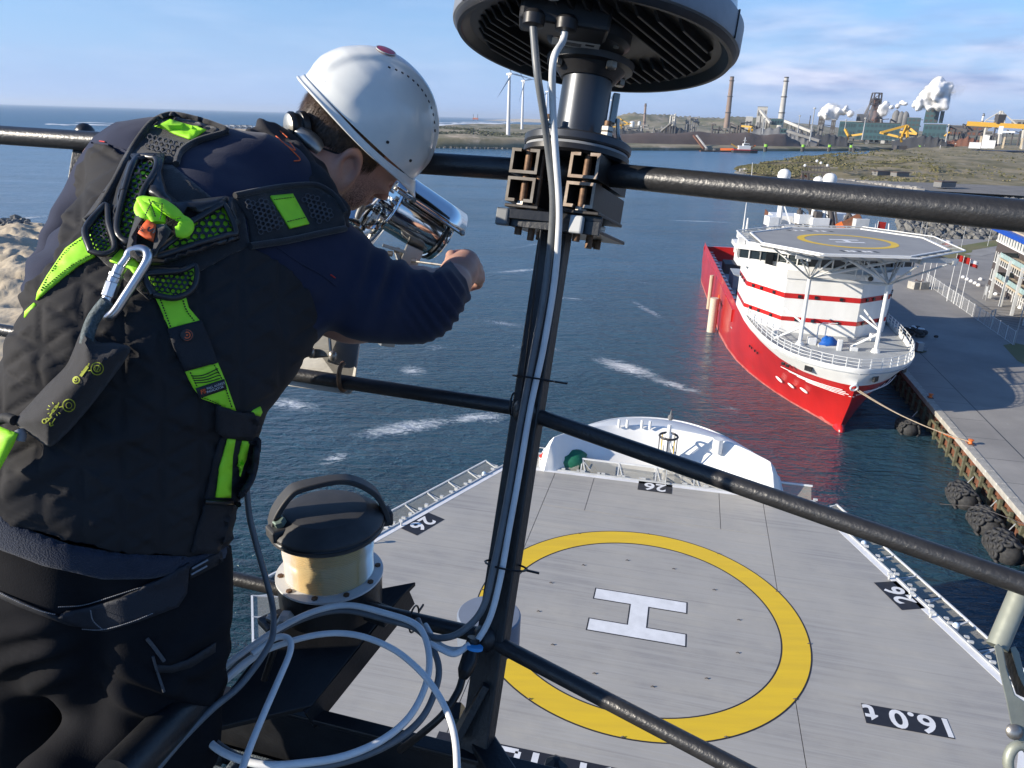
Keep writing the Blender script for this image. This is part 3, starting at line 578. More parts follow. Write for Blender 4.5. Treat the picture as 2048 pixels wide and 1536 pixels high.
# tug boat, pipeline pontoon, launch
q = G(1487, 305.5); t = thing('tug_boat', 'small red and white tug boat on the far side of the basin', 'tug', (q.x, q.y, 0)); X0 = q.x; Y0 = q.y
hull = [(-17, 0), (-15, -4.5), (8, -5), (17, -2), (19, 0), (17, 2), (8, 5), (-15, 4.5)]
MB().prism([(X0+x, Y0+y) for x, y in hull], -.5, 3.2).build('hull', m_rub, t); MB().prism([(X0+x*.97, Y0+y*.95) for x, y in hull], 3.2, 4.4).build('bulwark', m_shipr, t)
MB().box((X0, Y0, 6.5), (16, 7, 5)).build('deckhouse', m_white, t); MB().box((X0+2, Y0, 10.5), (8, 6, 3)).build('wheelhouse', m_white, t); MB().box((X0+2, Y0-3.1, 10.7), (7, .3, 1.4)).build('window', m_glass, t)
MB().cyl((X0, Y0, 11), (X0, Y0, 20), .5, n=6).build('mast', m_white, t); MB().box((X0, Y0, 16), (5, .5, .5)).build('yard', m_white, t)
MB().beam((X0-9, Y0, 6), (X0-18, Y0, 11), 1.2, 1.2).build('crane_arm', m_crane, t); MB().beam((X0+9, Y0, 6), (X0+15, Y0, 10), 1.2, 1.2).build('crane_arm', m_orng, t)
a, b = G(1400, 303), G(1466, 304); t = thing('pontoon', 'low orange and brown pipe pontoon left of the tug', 'pontoon', (a.x, a.y, 0)); MB().beam(a+Vector((0, 0, .8)), b+Vector((0, 0, .8)), 3, 1.6).build('float', m_rust, t)
MB().beam(G(1440, 303)+Vector((0, 0, 3)), b+Vector((0, 0, 3.5)), 3, 3).build('pipe', m_orng, t)
for px in (1412, 1428, 1450): c = G(px, 303); MB().box((c.x, c.y, 2.4), (3, 3, 2.6)).build('frame', m_ind, t)
for i, (x0, x1) in enumerate(((1387, 1407), (1393, 1413))):
    setp(MB().beam(A(x0, 271, 1215), A(x1, 297, 1130), 2.2, 2).build('slurry_pipe', m_rust if i == 0 else m_indw), ['left rusty red slurry pipe running down the ore bank', 'right pale slurry pipe running down the ore bank'][i], 'pipe', 'pipes on the ore bank')
q = G(1877, 311); t = thing('launch', 'little cream launch in front of the spit of land', 'boat', (q.x, q.y, 0)); MB().prism([(q.x+x, q.y+y) for x, y in ((-9, -3), (7, -3), (11, 0), (7, 3), (-9, 3))], -.3, 2.6).build('hull', m_sand, t)
MB().box((q.x-1, q.y, 5), (7, 4.5, 5)).build('cabin', m_white, t); MB().box((q.x-1, q.y-2.3, 6), (6, .2, 1.4)).build('window', m_glass, t); MB().cyl((q.x, q.y, 7), (q.x, q.y, 15), .3, n=6).build('mast', m_white, t)
# ------------------------------------------------------------------ grassy spit of land with concrete blocks
lo = [(1472, 346), (1490, 353), (1540, 364), (1600, 372), (1700, 382), (1800, 392), (1900, 398), (2060, 404)]
hi = [(1474, 344), (1520, 336), (1570, 331), (1640, 326), (1740, 319), (1790, 314), (1830, 306), (2060, 298)]
m_spit = M('spit_grass', (.135, .118, .052), .95, col2=(.27, .22, .13), ns=.035, nd=10, mix=(.40, .60), wear=.58, wcol=(.30, .265, .20), ws=.06)
m_grav = M('spit_gravel', (.20, .19, .175), .95, col2=(.14, .135, .13), ns=.1, nd=8)
def h_sp(u, v, x, y):
    if v < .12: return -.5+v/.12*2.6
    e = min(1, (v-.12)/.18)*min(1, (1-v)*14+.05)
    return 2.1+e*(1.5+min(1, u*2.2)*(2.0+7.5*float(fbm(x/55., y/80., 5))))
terrain('spit_of_land', [G(*p) for p in lo], [G(*p) for p in hi], 150, 60, h_sp, m_spit, curve=1.25)
tg = MB(); tg.grid(lambda u, v: (lambda p, q: Vector((p.x+(q.x-p.x)*v, p.y+(q.y-p.y)*v, 2.35+1.4*v)))(G(1640+420*u, 377+24*u), G(1640+420*u, 369+16*u)), 30, 2); setp(tg.build('gravel_terrace', m_grav), kind='structure')
bk = MB().box((0, 0, .9), (3.6, 3.0, 2.4)); blk0 = bk.build('concrete_block', m_conc, local=True); setp(blk0, 'grey concrete cube of the block row edging the grassy spit', 'block', 'concrete blocks edging the spit')
row = [(1484, 343), (1540, 348), (1600, 353.5), (1660, 361), (1720, 368), (1790, 376), (1840, 382)]
nb_ = 78
for i in range(nb_):
    u = i/(nb_-1)*6; k = min(int(u), 5); f = u-k; px = row[k][0]*(1-f)+row[k+1][0]*f; py = row[k][1]*(1-f)+row[k+1][1]*f; p = G(px, py, 2); o = blk0 if i == 0 else blk0.copy()
    if i: COL.objects.link(o)
    o.location = (p.x, p.y, 1.6+random.uniform(-.3, .3)); o.rotation_euler = (random.uniform(-.2, .2), random.uniform(-.2, .2), random.uniform(-.5, .5)); s_ = random.uniform(.9, 1.25); o.scale = (s_, s_, s_)
rk = MB()
for i in range(900):
    u = random.random()*7; k = min(int(u), 6); f = u-k; p = G(lo[k][0]*(1-f)+lo[k+1][0]*f, lo[k][1]*(1-f)+lo[k+1][1]*f); p += p.normalized()*random.uniform(-2, 9); rk.sphere((p.x, p.y, random.uniform(.1, 1)), random.uniform(.7, 1.8), 5, 3, (1, 1, .7))
setp(rk.build('rock_armour', m_rock), 'dark rubble along the waterline of the grassy spit', 'rocks', kind='stuff')
for i, (px, py, lab) in enumerate(((1762, 345, 'squat grey concrete bunker on the grassy spit, left of two'), (1800, 347, 'dark concrete bunker on the grassy spit, right of two'), (1890, 366, 'low ruined bunker at the near foot of the spit'), (1806, 312, 'grey concrete block house at the left head of the spit'))):
    p = G(px, py, 6); t = thing('bunker', lab, 'bunker', (p.x, p.y, 4)); MB().box((p.x, p.y, 5.2), (11, 6, 3), .3).build('wall', m_ind, t); MB().box((p.x, p.y, 6.9), (11.6, 6.6, .5), .3).build('roof', m_ore, t); MB().box((p.x-2, p.y-3.6, 5.0), (3, .3, 2), .3).build('doorway', m_dark, t)

# scrub tufts and loose rock on the spit, marram tussocks on the dunes
def tufts(name, lab, n, fn, mat, smin_, smax_):
    m = MB()
    for i in range(n):
        p, ok = fn()
        if not ok: continue
        s_ = random.uniform(smin_, smax_); a = random.random()*6
        vs = [(p.x+math.cos(a+k*2.094)*s_*random.uniform(.7, 1.3), p.y+math.sin(a+k*2.094)*s_, p.z-.3) for k in range(3)]+[(p.x+random.uniform(-.4, .4)*s_, p.y, p.z+s_*random.uniform(.3, .6))]
        m.add(vs, [(0, 1, 3), (1, 2, 3), (2, 0, 3)])
    return setp(m.build(name, mat), lab, kind='stuff')
def onspit():
    u, v = random.random(), random.uniform(.16, .97); e = .2+.8*u; i = u*7; k = min(int(i), 6); f = i-k; a = G(lo[k][0]*(1-f)+lo[k+1][0]*f, lo[k][1]*(1-f)+lo[k+1][1]*f); i = u*7; b = G(hi[k][0]*(1-f)+hi[k+1][0]*f, hi[k][1]*(1-f)+hi[k+1][1]*f)
    p = a.lerp(b, v**1.25); p.z = h_sp(u, v, p.x, p.y); return p, float(vn2(p.x/22., p.y/26., 5)) > .46
tufts('scrub', 'dark olive scrub clumps on the grassy spit', 5000, onspit, M('scrub_dark', (.06, .065, .025), .95, col2=(.11, .095, .04), ns=.3), .8, 2.4)
tufts('dry_grass', 'pale dry grass clumps on the grassy spit', 4000, onspit, M('dry_grass', (.20, .17, .09), .95, col2=(.15, .13, .07), ns=.3), .5, 1.2)
def ondune():
    R = random.uniform(1010, 2100); px = random.uniform(860, 1230); p = XY(px, R); v = None
    lo_, hi_ = 0., 1.; u = interp(px, [q[0] for q in shore_px], [i/(len(shore_px)-1) for i in range(len(shore_px))]); p.z = 2.5+min(1, max(0, (R-1000)/160))*(float(fbm(p.x/170., p.y/260., 5))*20-4)*min(1, max(0, (1230-px)/90)); return p, float(vn2(p.x/60., p.y/80., 3)) > .5
tufts('marram', 'dark marram and buckthorn clumps on the far dunes', 5000, ondune, M('marram_dark', (.055, .06, .03), .95), 1.5, 5)
# ================================================================== QUAY
qd = Vector((.2136, .9769, 0)); qn = Vector((.9769, -.2136, 0)); Q0 = Vector((46.9, 60.47, 0))     # along and away from the water
def Q(s_, t_, z=0): v = Q0+qd*s_+qn*t_; return Vector((v.x, v.y, z))
QA = math.atan2(qd.y, qd.x)
m = MB(); m.add([Q(-110, .9, 3), Q(-110, 130, 3), Q(60, 190, 3), Q(190, 190, 3), Q(205, 60, 3), Q(178, 4, 3), Q(176, .9, 3)], [(6, 5, 4, 3, 2, 1, 0)]); setp(m.build('quay_apron', m_asph, fix=True), kind='structure')
m = MB(); m.add([Q(-110, .9, 3.004), Q(-110, 5.2, 3.004), Q(172, 5.2, 3.004), Q(172, .9, 3.004)], [(3, 2, 1, 0)])
m.add([Q(-110, 5.2, 3.004), Q(-110, 34, 3.004), Q(31.5, 34, 3.004), Q(31.5, 5.2, 3.004)], [(3, 2, 1, 0)]); setp(m.build('quay_concrete_strip', m_conc, fix=True), kind='structure')
jn = MB()
for s_ in range(-100, 170, 6): jn.add([Q(s_, 1, 3.008), Q(s_+.06, 1, 3.008), Q(s_+.06, 5.2, 3.008), Q(s_, 5.2, 3.008)], [(0, 3, 2, 1)])
jn.add([Q(-110, 5.2, 3.009), Q(172, 5.2, 3.009), Q(172, 5.32, 3.009), Q(-110, 5.32, 3.009)], [(0, 1, 2, 3)]); setp(jn.build('quay_joint_lines', m_blk, fix=True), kind='structure')
qw = thing('quay_wall', 'rusty sheet pile quay wall with pale concrete coping', 'quay wall', Q(0, 0, 0))
m = MB(); per = 1.3; zs = (-2, 2.45)
pts = []
for i in range(-84, 210):
    s0 = i*per
    pts += [Q(s0, .12), Q(s0+.45, .12), Q(s0+.62, .55), Q(s0+1.13, .55)]
vs = [(p.x, p.y, z) for p in pts for z in zs]; m.add(vs, [(2*i, 2*i+2, 2*i+3, 2*i+1) for i in range(len(pts)-1)]); m.build('sheet_piling', m_rust, qw)
cop = MB().box((0, 0, 0), (.93, 2.96, .62)); c0 = cop.build('coping_stone', m_cope, qw, bevel=.03, local=True)
for i in range(-30, 58):
    o = c0 if i == -30 else c0.copy()
    if i != -30: COL.objects.link(o); o.parent = qw
    p = Q(i*3, .43, 2.76)-Q(0, 0, 0); o.location = (p.x, p.y, p.z+random.uniform(-.01, .01)); o.rotation_euler = (0, 0, QA-PI/2)
pl0 = MB().box((0, 0, 0), (.34, .34, 3.6)).build('timber_pile', m_algae, qw, bevel=.03, local=True)
for i in range(-14, 56):
    o = pl0 if i == -14 else pl0.copy()
    if i != -14: COL.objects.link(o); o.parent = qw
    p = Q(i*2.6, -.16, .55)-Q(0, 0, 0); o.location = (p.x, p.y, p.z); o.rotation_euler = (random.uniform(-.02, .02), 0, QA-PI/2)
for z in (.35, 1.6): MB().beam(Q(-40, .02, z), Q(150, .02, z), .2, .28).build('waling_beam', m_algae, qw)
# tyre fenders
def fender(c, lab, s_=1.0, ang=QA):
    t = thing('tyre_fender', lab, 'fender', c, ang, group='tyre covered fenders along the quay'); r, L = 1.15*s_, 2.6*s_
    b = MB(); b.lathe([(.1, -L/2-r*.55), (r*.6, -L/2-r*.4), (r, -L/2), (r, L/2), (r*.6, L/2+r*.4), (.1, L/2+r*.55)], (0, 0, 0), (1, 0, 0), 20); b.build('cylinder_body', m_rub, t, smooth=50, local=True)
    ty = MB(); ty.tube([(.0, .34*math.cos(q*PI/6)*s_, .34*math.sin(q*PI/6)*s_) for q in range(12)], .15*s_, 7, closed=True); me0 = None
    for j in range(5):
        for k in range(10):
            a = 2*PI*(k+.5*(j % 2))/10; x = (j-2)*.62*s_
            if me0 is None:
                o = ty.build('tyre', m_rub, t, smooth=60, local=True); me0 = o
            else: o = me0.copy(); COL.objects.link(o)
            o.matrix_basis = Matrix.Translation((x, math.cos(a)*r*1.05, math.sin(a)*r*1.05)) @ Matrix.Rotation(a, 4, 'X') @ Matrix.Rotation(PI/2, 4, 'Z') @ Matrix.Rotation(random.uniform(-.25, .25), 4, 'Y')
    MB().tube(spline([(L/2+r*.5, 0, 0), (L/2+.8, -.7, .5), (L/2+1.0, -1.4, 1.5)], 5), .05, 5).build('chain', m_galv, t, local=True)
    return t
fender(Vector((50.1, 88.2, .55)), 'smallest looking tyre fender floating below the red bow', .88)
fender(Vector((46.5, 69.2, .6)), 'first of three big tyre fenders nearest the camera, farthest one', .95)
fender(Vector((45.8, 64.0, .6)), 'middle one of three big tyre fenders below the quay', .95)
fender(Vector((44.8, 59.4, .6)), 'nearest big tyre fender at the frame edge', 1.0)
# bollards, rope
def bollard(p, lab):
    t = thing('bollard', lab, 'bollard', p, group='orange bollards on the coping'); MB().lathe([(.3, 0), (.22, .1), (.18, .35), (.30, .45), (.30, .52), (.1, .58)], p, n=14).build('post', m_orng, t, smooth=40); MB().box((p.x, p.y, .04+p.z), (.8, .6, .07), QA).build('base_plate', m_rust, t)
bollard(Q(17.6, .75, 3.07), 'orange bollard holding the red ship mooring line')
bollard(Q(-3.4, .75, 3.07), 'orange bollard near the right edge of the picture')
bollard(Q(33, .75, 3.07), 'bollard at the edge of the big shadow by the bow')
for i, off in enumerate((0, .35)):
    a = D(1683, 741+i*4, 1); 
    p0 = Vector((40.9+off, 85.2, 6.6)); p1 = Q(17.6, .75+off*.4, 3.3); L = []
    for k in range(21):
        u = k/20; p = p0.lerp(p1, u); p.z -= 1.1*4*u*(1-u)*(1+.15*i)*.55; L.append(p)
    setp(MB().tube(L, .062, 6).build('mooring_line', m_rope, smooth=60), ['upper pale mooring line from the red bow to the orange bollard', 'lower pale mooring line from the red bow to the orange bollard'][i], 'rope', 'mooring lines of the red ship')
setp(MB().tube([G(1880, 1008, 2.2), G(1960, 1014, 3.0), Q(-6, 3, 3.6), G(2300, 1028, 4)], .035, 5).build('mooring_line', m_inddk), 'thin dark mooring line crossing above the big fenders', 'rope')
setp(MB().tube(spline([Q(17.6, .7, 3.2), Q(20, -.05, 2.6), Q(26, -.3, 1.2), Q(28.5, -1.2, .9)], 5), .04, 5).build('fender_rope', m_orng), 'thin orange rope hanging down the quay wall to the small fender', 'rope')
# debris on the quay
p = G(1822, 670, 3); t = thing('scrap_heap', 'black and white heap of netting and rubber on the quay by the bow', 'scrap heap', p)
mb = MB()
for i in range(26): mb.sphere((p.x+random.gauss(0, 1.6), p.y+random.gauss(0, .9), p.z+random.uniform(.2, 1.1)), random.uniform(.3, .8), 7, 5, (1, .8, .6))
mb.build('netting', m_rub, t, smooth=60); mb = MB()
for i in range(6): mb.sphere((p.x+random.gauss(0, 1.2), p.y+random.gauss(0, .7), p.z+1.3), random.uniform(.2, .4), 6, 4, (1, 1, .5))
mb.build('rag', m_white, t, smooth=60)['kind'] = 'stuff'
p = G(1825, 698, 3); t = thing('gangway_section', 'low grey green gangway section lying on the quay beside the bow', 'gangway', p)
a, b = G(1800, 692, 3.1), G(1849, 704, 3.1); MB().beam(a, b, 1.4, .12).build('floor_plate', m_algae, t)
for s_ in (-.7, .7):
    n_ = Vector((0, s_, 0)); MB().beam(a+n_+Vector((0, 0, .9)), b+n_+Vector((0, 0, .9)), .08, .08).build('rail', m_galv, t)
    for k in range(6): q = a.lerp(b, k/5)+n_; MB().beam(q, q+Vector((0, 0, .9)), .07, .07).build('stanchion', m_galv, t)
MB().box(b+Vector((-.8, .3, .8)), (.9, .9, 1.3)).build('hinge_box', m_galv, t)
for i, px in enumerate((1829, 1842)):
    p = G(px, 577, 3); t = thing('concrete_weight', ['left pale concrete weight on the quay beneath the helideck', 'right pale concrete weight on the quay beneath the helideck'][i], 'concrete block', p, group='concrete weights on the quay'); MB().box(p+Vector((0, 0, .8)), (2.4, 2.0, 1.6), .3).build('block', m_cope, t, bevel=.08); MB().tube(spline([p+Vector((-.3, 0, 1.55)), p+Vector((0, 0, 2.0)), p+Vector((.3, 0, 1.55))], 4), .05, 6).build('lifting_eye', m_rust, t)
# fence
m_net = bpy.data.materials.new('wire_mesh'); m_net.use_nodes = True
def net_mat(name, col, scale, frac, rot=0):
    mt = bpy.data.materials.new(name); mt.use_nodes = True; t = mt.node_tree; b = t.nodes['Principled BSDF']; b.inputs['Base Color'].default_value = (*col, 1); b.inputs['Roughness'].default_value = .6
    c = N(t, 'ShaderNodeTexCoord'); mp_ = N(t, 'ShaderNodeMapping'); mp_.inputs['Rotation'].default_value = (0, 0, rot); mp_.inputs['Scale'].default_value = (scale,)*3; t.links.new(c.outputs['Object'], mp_.inputs[0])
    sx_ = N(t, 'ShaderNodeSeparateXYZ'); t.links.new(mp_.outputs[0], sx_.inputs[0]); acc = None
    for i in range(3):
        f = N(t, 'ShaderNodeMath', operation='FRACT'); t.links.new(sx_.outputs[i], f.inputs[0]); g = N(t, 'ShaderNodeMath', operation='LESS_THAN'); t.links.new(f.outputs[0], g.inputs[0]); g.inputs[1].default_value = frac
        if i == 2 and name != 'fence_mesh': continue
        if i == 1 and name == 'fence_mesh': continue
        if acc is None: acc = g.outputs[0]
        else: q = N(t, 'ShaderNodeMath', operation='MAXIMUM'); t.links.new(acc, q.inputs[0]); t.links.new(g.outputs[0], q.inputs[1]); acc = q.outputs[0]
    t.links.new(acc, b.inputs['Alpha']); return mt
m_fmesh = net_mat('fence_mesh', (.45, .46, .46), 8, .12); m_snet = net_mat('safety_net', (.36, .345, .29), 21, .30, .2233)
f0, f1, f2, f3 = Vector((93.5, 170, 3)), Vector((85.2, 133, 3)), Vector((82.3, 119.8, 3)), Vector((79.5, 108, 3))
t = thing('wire_fence', 'pale wire mesh fence along the quay road', 'fence', f1); k = 0
for a, b in ((f0, f1), (f1, f2)):
    n_ = max(2, int((b-a).length/3.1)); 
    MB().add([a+Vector((0, 0, .1)), b+Vector((0, 0, .1)), b+Vector((0, 0, 2.3)), a+Vector((0, 0, 2.3))], [(0, 1, 2, 3)]).build('mesh_panel', m_fmesh, t)
    for z in (.12, 2.3): MB().beam(a+Vector((0, 0, z)), b+Vector((0, 0, z)), .06, .06).build('rail', m_steelw, t)
    for i in range(n_+1): p = a.lerp(b, i/n_); MB().cyl(p, p+Vector((0, 0, 2.5)), .045, n=8).build('post', m_white, t)
t = thing('sliding_gate', 'grey sliding gate closing the fence near the lamp post', 'gate', G(1981, 640, 3)); g0 = G(1977, 653, 3)
for k in range(2):
    p = g0+Vector((1.2*k, .9*k, 0)); MB().beam(p, p+Vector((0, 0, 3)), .12, .12).build('post', m_galv, t)
MB().beam(g0+Vector((0, 0, 2.9)), g0+Vector((1.2, .9, 2.9)), .12, .12).build('crossbar', m_galv, t)
t = thing('info_sign', 'grey two post notice board on the forecourt', 'sign', G(1968, 597, 3)); p = G(1966, 598, 3); q = G(1971, 601, 3)
for c_ in (p, q): MB().beam(c_, c_+Vector((0, 0, 3.2)), .15, .15).build('post', m_galv, t)
MB().beam((p+q)/2+Vector((0, 0, 1.0)), (p+q)/2+Vector((0, 0, 2.8)), .9, .06, up=qn).build('panel', m_steelw, t)
# flags
def flag(p, h, labs, cols, ang=0.1, L=1.9):
    t = thing('flagpole', labs[0], 'flagpole', p, group='flagpoles by the fence'); MB().cyl(p, p+Vector((0, 0, h)), .08, .04, 8).build('pole', m_white, t); MB().sphere(p+Vector((0, 0, h+.05)), .1, 8, 5).build('finial', m_white, t)
    if cols:
        o = MB()
        for j in range(len(cols)):
            o.grid(lambda u, v: p+Vector((math.cos(ang)*L*u, math.sin(ang)*L*u+.18*math.sin(u*7)*(.3+u), h-.1-1.25*(j+v)/len(cols)-.5*u*u)), 10, 3, mi=j)
        o.build('flag', cols, t, smooth=60)
flag(Vector((88.8, 152.2, 3)), 9.6, ['flagpole with plain red flag, left of three'], [m_red])
flag(Vector((88.76, 149.6, 3)), 9.6, ['flagpole with plain red flag, middle of three'], [m_red])
flag(Vector((88.05, 146.1, 3)), 9.6, ['flagpole with white and red flag, right of three'], [m_mark, m_red])
flag(Vector((91.5, 163.5, 3)), 11, ['flagpole with red and white flag below the helideck edge'], [m_mark, m_red], L=2.6)
flag(Vector((93, 171, 3)), 11, ['bare white flagpole left of the flags'], None)
flag(Vector((92.2, 167, 3)), 10, ['second bare white flagpole left of the flags'], None)
def lamp(p, h, lab):
    t = thing('lamp_post', lab, 'lamp post', p, group='lamp posts on the quay road'); MB().cyl(p, p+Vector((0, 0, h)), .11, .06, 8).build('pole', m_galv, t); MB().beam(p+Vector((0, 0, h)), p+Vector((-1.1, .2, h+.15)), .1, .08).build('arm', m_galv, t); MB().box(p+Vector((-1.3, .2, h+.1)), (.7, .3, .12)).build('lamp_head', m_steelw, t)
lamp(Vector((82.5, 119.8, 3)), 11, 'nearest lamp post on the grass at the right edge'); lamp(G(1922, 497, 3), 10, 'lamp post before the dark breakwater rocks, left'); lamp(G(1975, 492, 3), 10, 'lamp post before the dark breakwater rocks, right')
lamp(G(1838, 480, 3), 10, 'lamp post seen above the red ship helideck, left'); lamp(G(1848, 478, 3), 9, 'lamp post seen above the red ship helideck, right')
m = MB(); m.add([G(2006, 690, 3.02), G(2030, 686, 3.02), G(2100, 700, 3.02), G(2100, 750, 3.02), G(2035, 722, 3.02)], [(0, 1, 2, 3, 4)]); setp(m.build('grass_patch', m_grass, fix=True), kind='structure')
m = MB(); m.add([G(1800, 505, 3.03), G(1930, 490, 3.03), G(2050, 470, 3.03), G(2050, 482, 3.03), G(1945, 500, 3.03), G(1938, 518, 3.03), G(1860, 515, 3.03)], [(0, 1, 2, 3, 4, 5, 6)]); setp(m.build('grass_verge', m_grass, fix=True), kind='structure')
m = MB(); m.add([G(1928, 508, 3.05), G(2045, 483, 3.05), G(2045, 492, 3.05), G(1960, 513, 3.05)], [(0, 1, 2, 3)]); setp(m.build('road', m_conc, fix=True), kind='structure')
m = MB(); m.add([G(1940, 600, 3.012), G(1990, 585, 3.012), G(2100, 630, 3.012), G(2100, 668, 3.012)], [(0, 1, 2, 3)]); setp(m.build('parking_paving', m_conc, fix=True), kind='structure')
for i in range(8):
    a, b = G(1955+i*8, 612+i*5.2, 3.02), G(2060, 618+i*6.2, 3.02); setp(MB().beam(a, b, .22, .01).build('dark_stripe', m_inddk), kind='structure')  # thin dark stripes across the paving
for i, (x, y) in enumerate(((1926, 556), (1934, 560), (1942, 564), (1950, 568), (1957, 572), (1961, 560), (1982, 585), (1991, 590), (2030, 611), (2040, 617))):
    p = G(x, y, 3); setp(MB().lathe([(.45, 0), (.5, .25), (.35, .5), (.05, .6)], p, n=10).build('white_marker_stone', m_mark, smooth=50), 'small white marker stone in the dotted row on the forecourt', 'stone', 'white marker stones')
# breakwater rocks beyond the quay
rk = MB()
for i in range(1500):
    u = random.random(); v = random.random(); p = G(1790+300*u, 488+8*u, 0); n_ = p.normalized(); p = p+n_*(v*42-2); h_ = 6.5*math.sin(min(1, v*1.3)*PI*.8)+random.uniform(-.4, .6)
    s_ = random.uniform(.9, 2.1); rk.sphere((p.x, p.y, max(.3, h_)), s_, 5, 3, (1, random.uniform(.6, 1), .7), R=Matrix.Rotation(random.random()*3, 3, Vector((random.random(), random.random(), 1))))
setp(rk.build('breakwater_rock', m_rock), 'dark basalt breakwater heaped behind the quay road', 'rocks', kind='stuff')
# office building
oc = Vector((108.7, 171.8, 3)); od = Vector((-.30, -.954, 0)).normalized(); on = Vector((.954, -.30, 0)).normalized()
t = thing('office_building', 'dark brick office block with white glazed top storey and blue roof edge', 'office building', oc); OA = math.atan2(od.y, od.x)
def O(s_, d_, z): v = oc+od*s_+on*d_; return Vector((v.x, v.y, 3+z))
MB().box(O(22, 9, 4.9), (44, 18, 9.8), OA).build('brick_wall', m_brick, t)
MB().box(O(22, 9, 11.3), (43.2, 17.2, 3.0), OA).build('glazing', M('office_glass', (.05, .09, .10), .08), t); MB().box(O(22, 9, 9.95), (44.6, 18.6, .3), OA).build('white_sill_band', m_mark, t)
MB().box(O(21, 8, 13.25), (50, 22, .9), OA).build('blue_fascia', m_blue, t); MB().box(O(21, 8.2, 13.85), (48, 20, .3), OA).build('roof', m_sand, t)
for i in range(23): MB().box(O(.5+i*1.95, -.15, 11.45), (.28, .28, 2.7), OA).build('column', m_mark, t)
for i in range(7): MB().box(O(-.1, 1+i*2.6, 11.45), (.28, .28, 2.7), OA).build('column', m_mark, t)
for j, z in enumerate((2.6, 6.6)):
    for i in range(20):
        w = MB().box(O(1.6+i*1.5, -.04, z), (.55, .12, 2.2), OA).build('window', m_glass, t); MB().box(O(1.28+i*1.5, -.1, z), (.1, .2, 2.3), OA).build('window_jamb', m_mark, w); MB().box(O(1.6+i*1.5, -.16, z-1.2), (.7, .3, .12), OA).build('sill', m_mark, w)
for z in (4.3, 8.4):
    MB().box(O(30, -1.9, z), (26, 3.4, .35), OA).build('balcony_slab', m_sand, t); MB().box(O(30, -3.5, z+.75), (26, .06, .9), OA).build('balcony_glass', M('balcony_glass', (.35, .5, .48), .1), t); MB().box(O(17, -1.9, z+.75), (.06, 3.2, .9), OA).build('balcony_glass', m_glass, t)
    for i in range(10): MB().box(O(17.2+i*2.8, -3.5, z+.7), (.1, .14, 1.2), OA).build('baluster', m_galv, t)
for s_ in (17.5, 25.5, 33.5, 41.5): MB().box(O(s_, -3.7, 4.6), (.5, .5, 9.2), OA).build('balcony_column', m_steelw, t)
for i in range(10): MB().box(O(20.6+i*1.3, -.2, 1.7), (.9, .12, 3.2), OA).build('entrance_pane', m_glass, t); MB().box(O(20+i*1.3, -.3, 1.7), (.14, .2, 3.3), OA).build('entrance_mullion', m_mark, t)
# ================================================================== LEFT BEACH
bl = [(-520, 455), (20, 452), (100, 449), (190, 455), (260, 500), (230, 600), (170, 720), (120, 860), (60, 1100)]
bo = [(-900, 500), (-700, 540), (-600, 600), (-600, 700), (-600, 800), (-600, 900), (-600, 1000), (-500, 1100), (-400, 1200)]
def h_b(u, v, x, y):
    dune = 3.6*max(0, float(fbm(x/17., y/13., 4))-.42)*2.2; n_ = float(fbm(x/4.5, y/4., 4)); rough = 1.5*abs(n_-.5)
    k = min(1, v*12+.0)*min(1, u*10)*min(1, (1-u)*10); r_ = 1 if y > 135 else .15
    big = 5.5*math.exp(-(((x+131)/16)**2+((y-172)/9)**2))+4*math.exp(-(((x+98)/12)**2+((y-150)/8)**2))
    road = 1 if 186 < y < 193 else 0
    return k*(1.6+(dune+rough*r_*1.5)*(0.05 if road else 1)+big*(0 if road else 1))-.4
terrain('beach', [G(*p) for p in bl], [G(*p) for p in bo], 260, 200, h_b, m_sand, smooth=35)
me0 = []
for k in range(5):
    b = MB(); b.sphere((0, 0, 0), 1, 7, 5, (1, .8, .75)); rr = random.Random(k)
    b.v = [tuple(np.array(v_)*rr.uniform(.75, 1.15)) for v_ in b.v]; me0.append(b)
base = []
for i in range(60):
    u = random.random()*.42; lane = random.random(); p = G(-60+300*u, 459+5*lane, 0); p += p.normalized()*random.uniform(-4, 11)
    if i < 5: o = me0[i].build('boulder', m_rock, local=True); base.append(o)
    else: o = base[i % 5].copy(); COL.objects.link(o)
    s_ = random.uniform(1.0, 2.3); o.location = (p.x, p.y, random.uniform(.6, 2.0)); o.scale = (s_, s_, s_); o.rotation_euler = [random.uniform(0, 6) for _ in range(3)]
    setp(o, 'grey boulder in the breakwater between beach and sea', 'boulder', 'boulders edging the beach')
rp2 = random.Random(4)
for i in range(6):
    p = G(-5+17*i, 512+i*.3, 1.6); setp(MB().cyl(p-Vector((0, 0, 1)), p+Vector((0, 0, 2.2)), .09, n=6).build('fence_post', m_algae), 'thin weathered post of the sagging wire line across the sand', 'post', 'posts on the beach')
# ================================================================== OUR SHIP: helideck and bow below the mast
UC = Vector((5.723, 27.253, 0)); UA = -.22326
ud = Vector((math.cos(UA), math.sin(UA), 0)); vd = Vector((-math.sin(UA), math.cos(UA), 0))
def H(u, v, z=16.0): p = UC+ud*u+vd*v; return Vector((p.x, p.y, z))
ZD = 15.95
deck = [(8.85, 13.15), (14.7, -1.6), (13.2, -5.2), (9.2, -10.5), (-9.2, -10.5), (-12.9, -6.0), (-15.4, -2.0), (-9.0, 12.95)]
hd = thing('helideck', 'grey aluminium helideck with yellow ring and white H', 'helideck', H(0, 0, ZD))
def clip(poly, a, b, c):        # keep a*u+b*v<=c
    o = []
    for i in range(len(poly)):
        p, q = poly[i], poly[(i+1) % len(poly)]; fp, fq = a*p[0]+b*p[1]-c, a*q[0]+b*q[1]-c
        if fp <= 0: o.append(p)
        if fp*fq < 0: t_ = fp/(fp-fq); o.append((p[0]+(q[0]-p[0])*t_, p[1]+(q[1]-p[1])*t_))
    return o
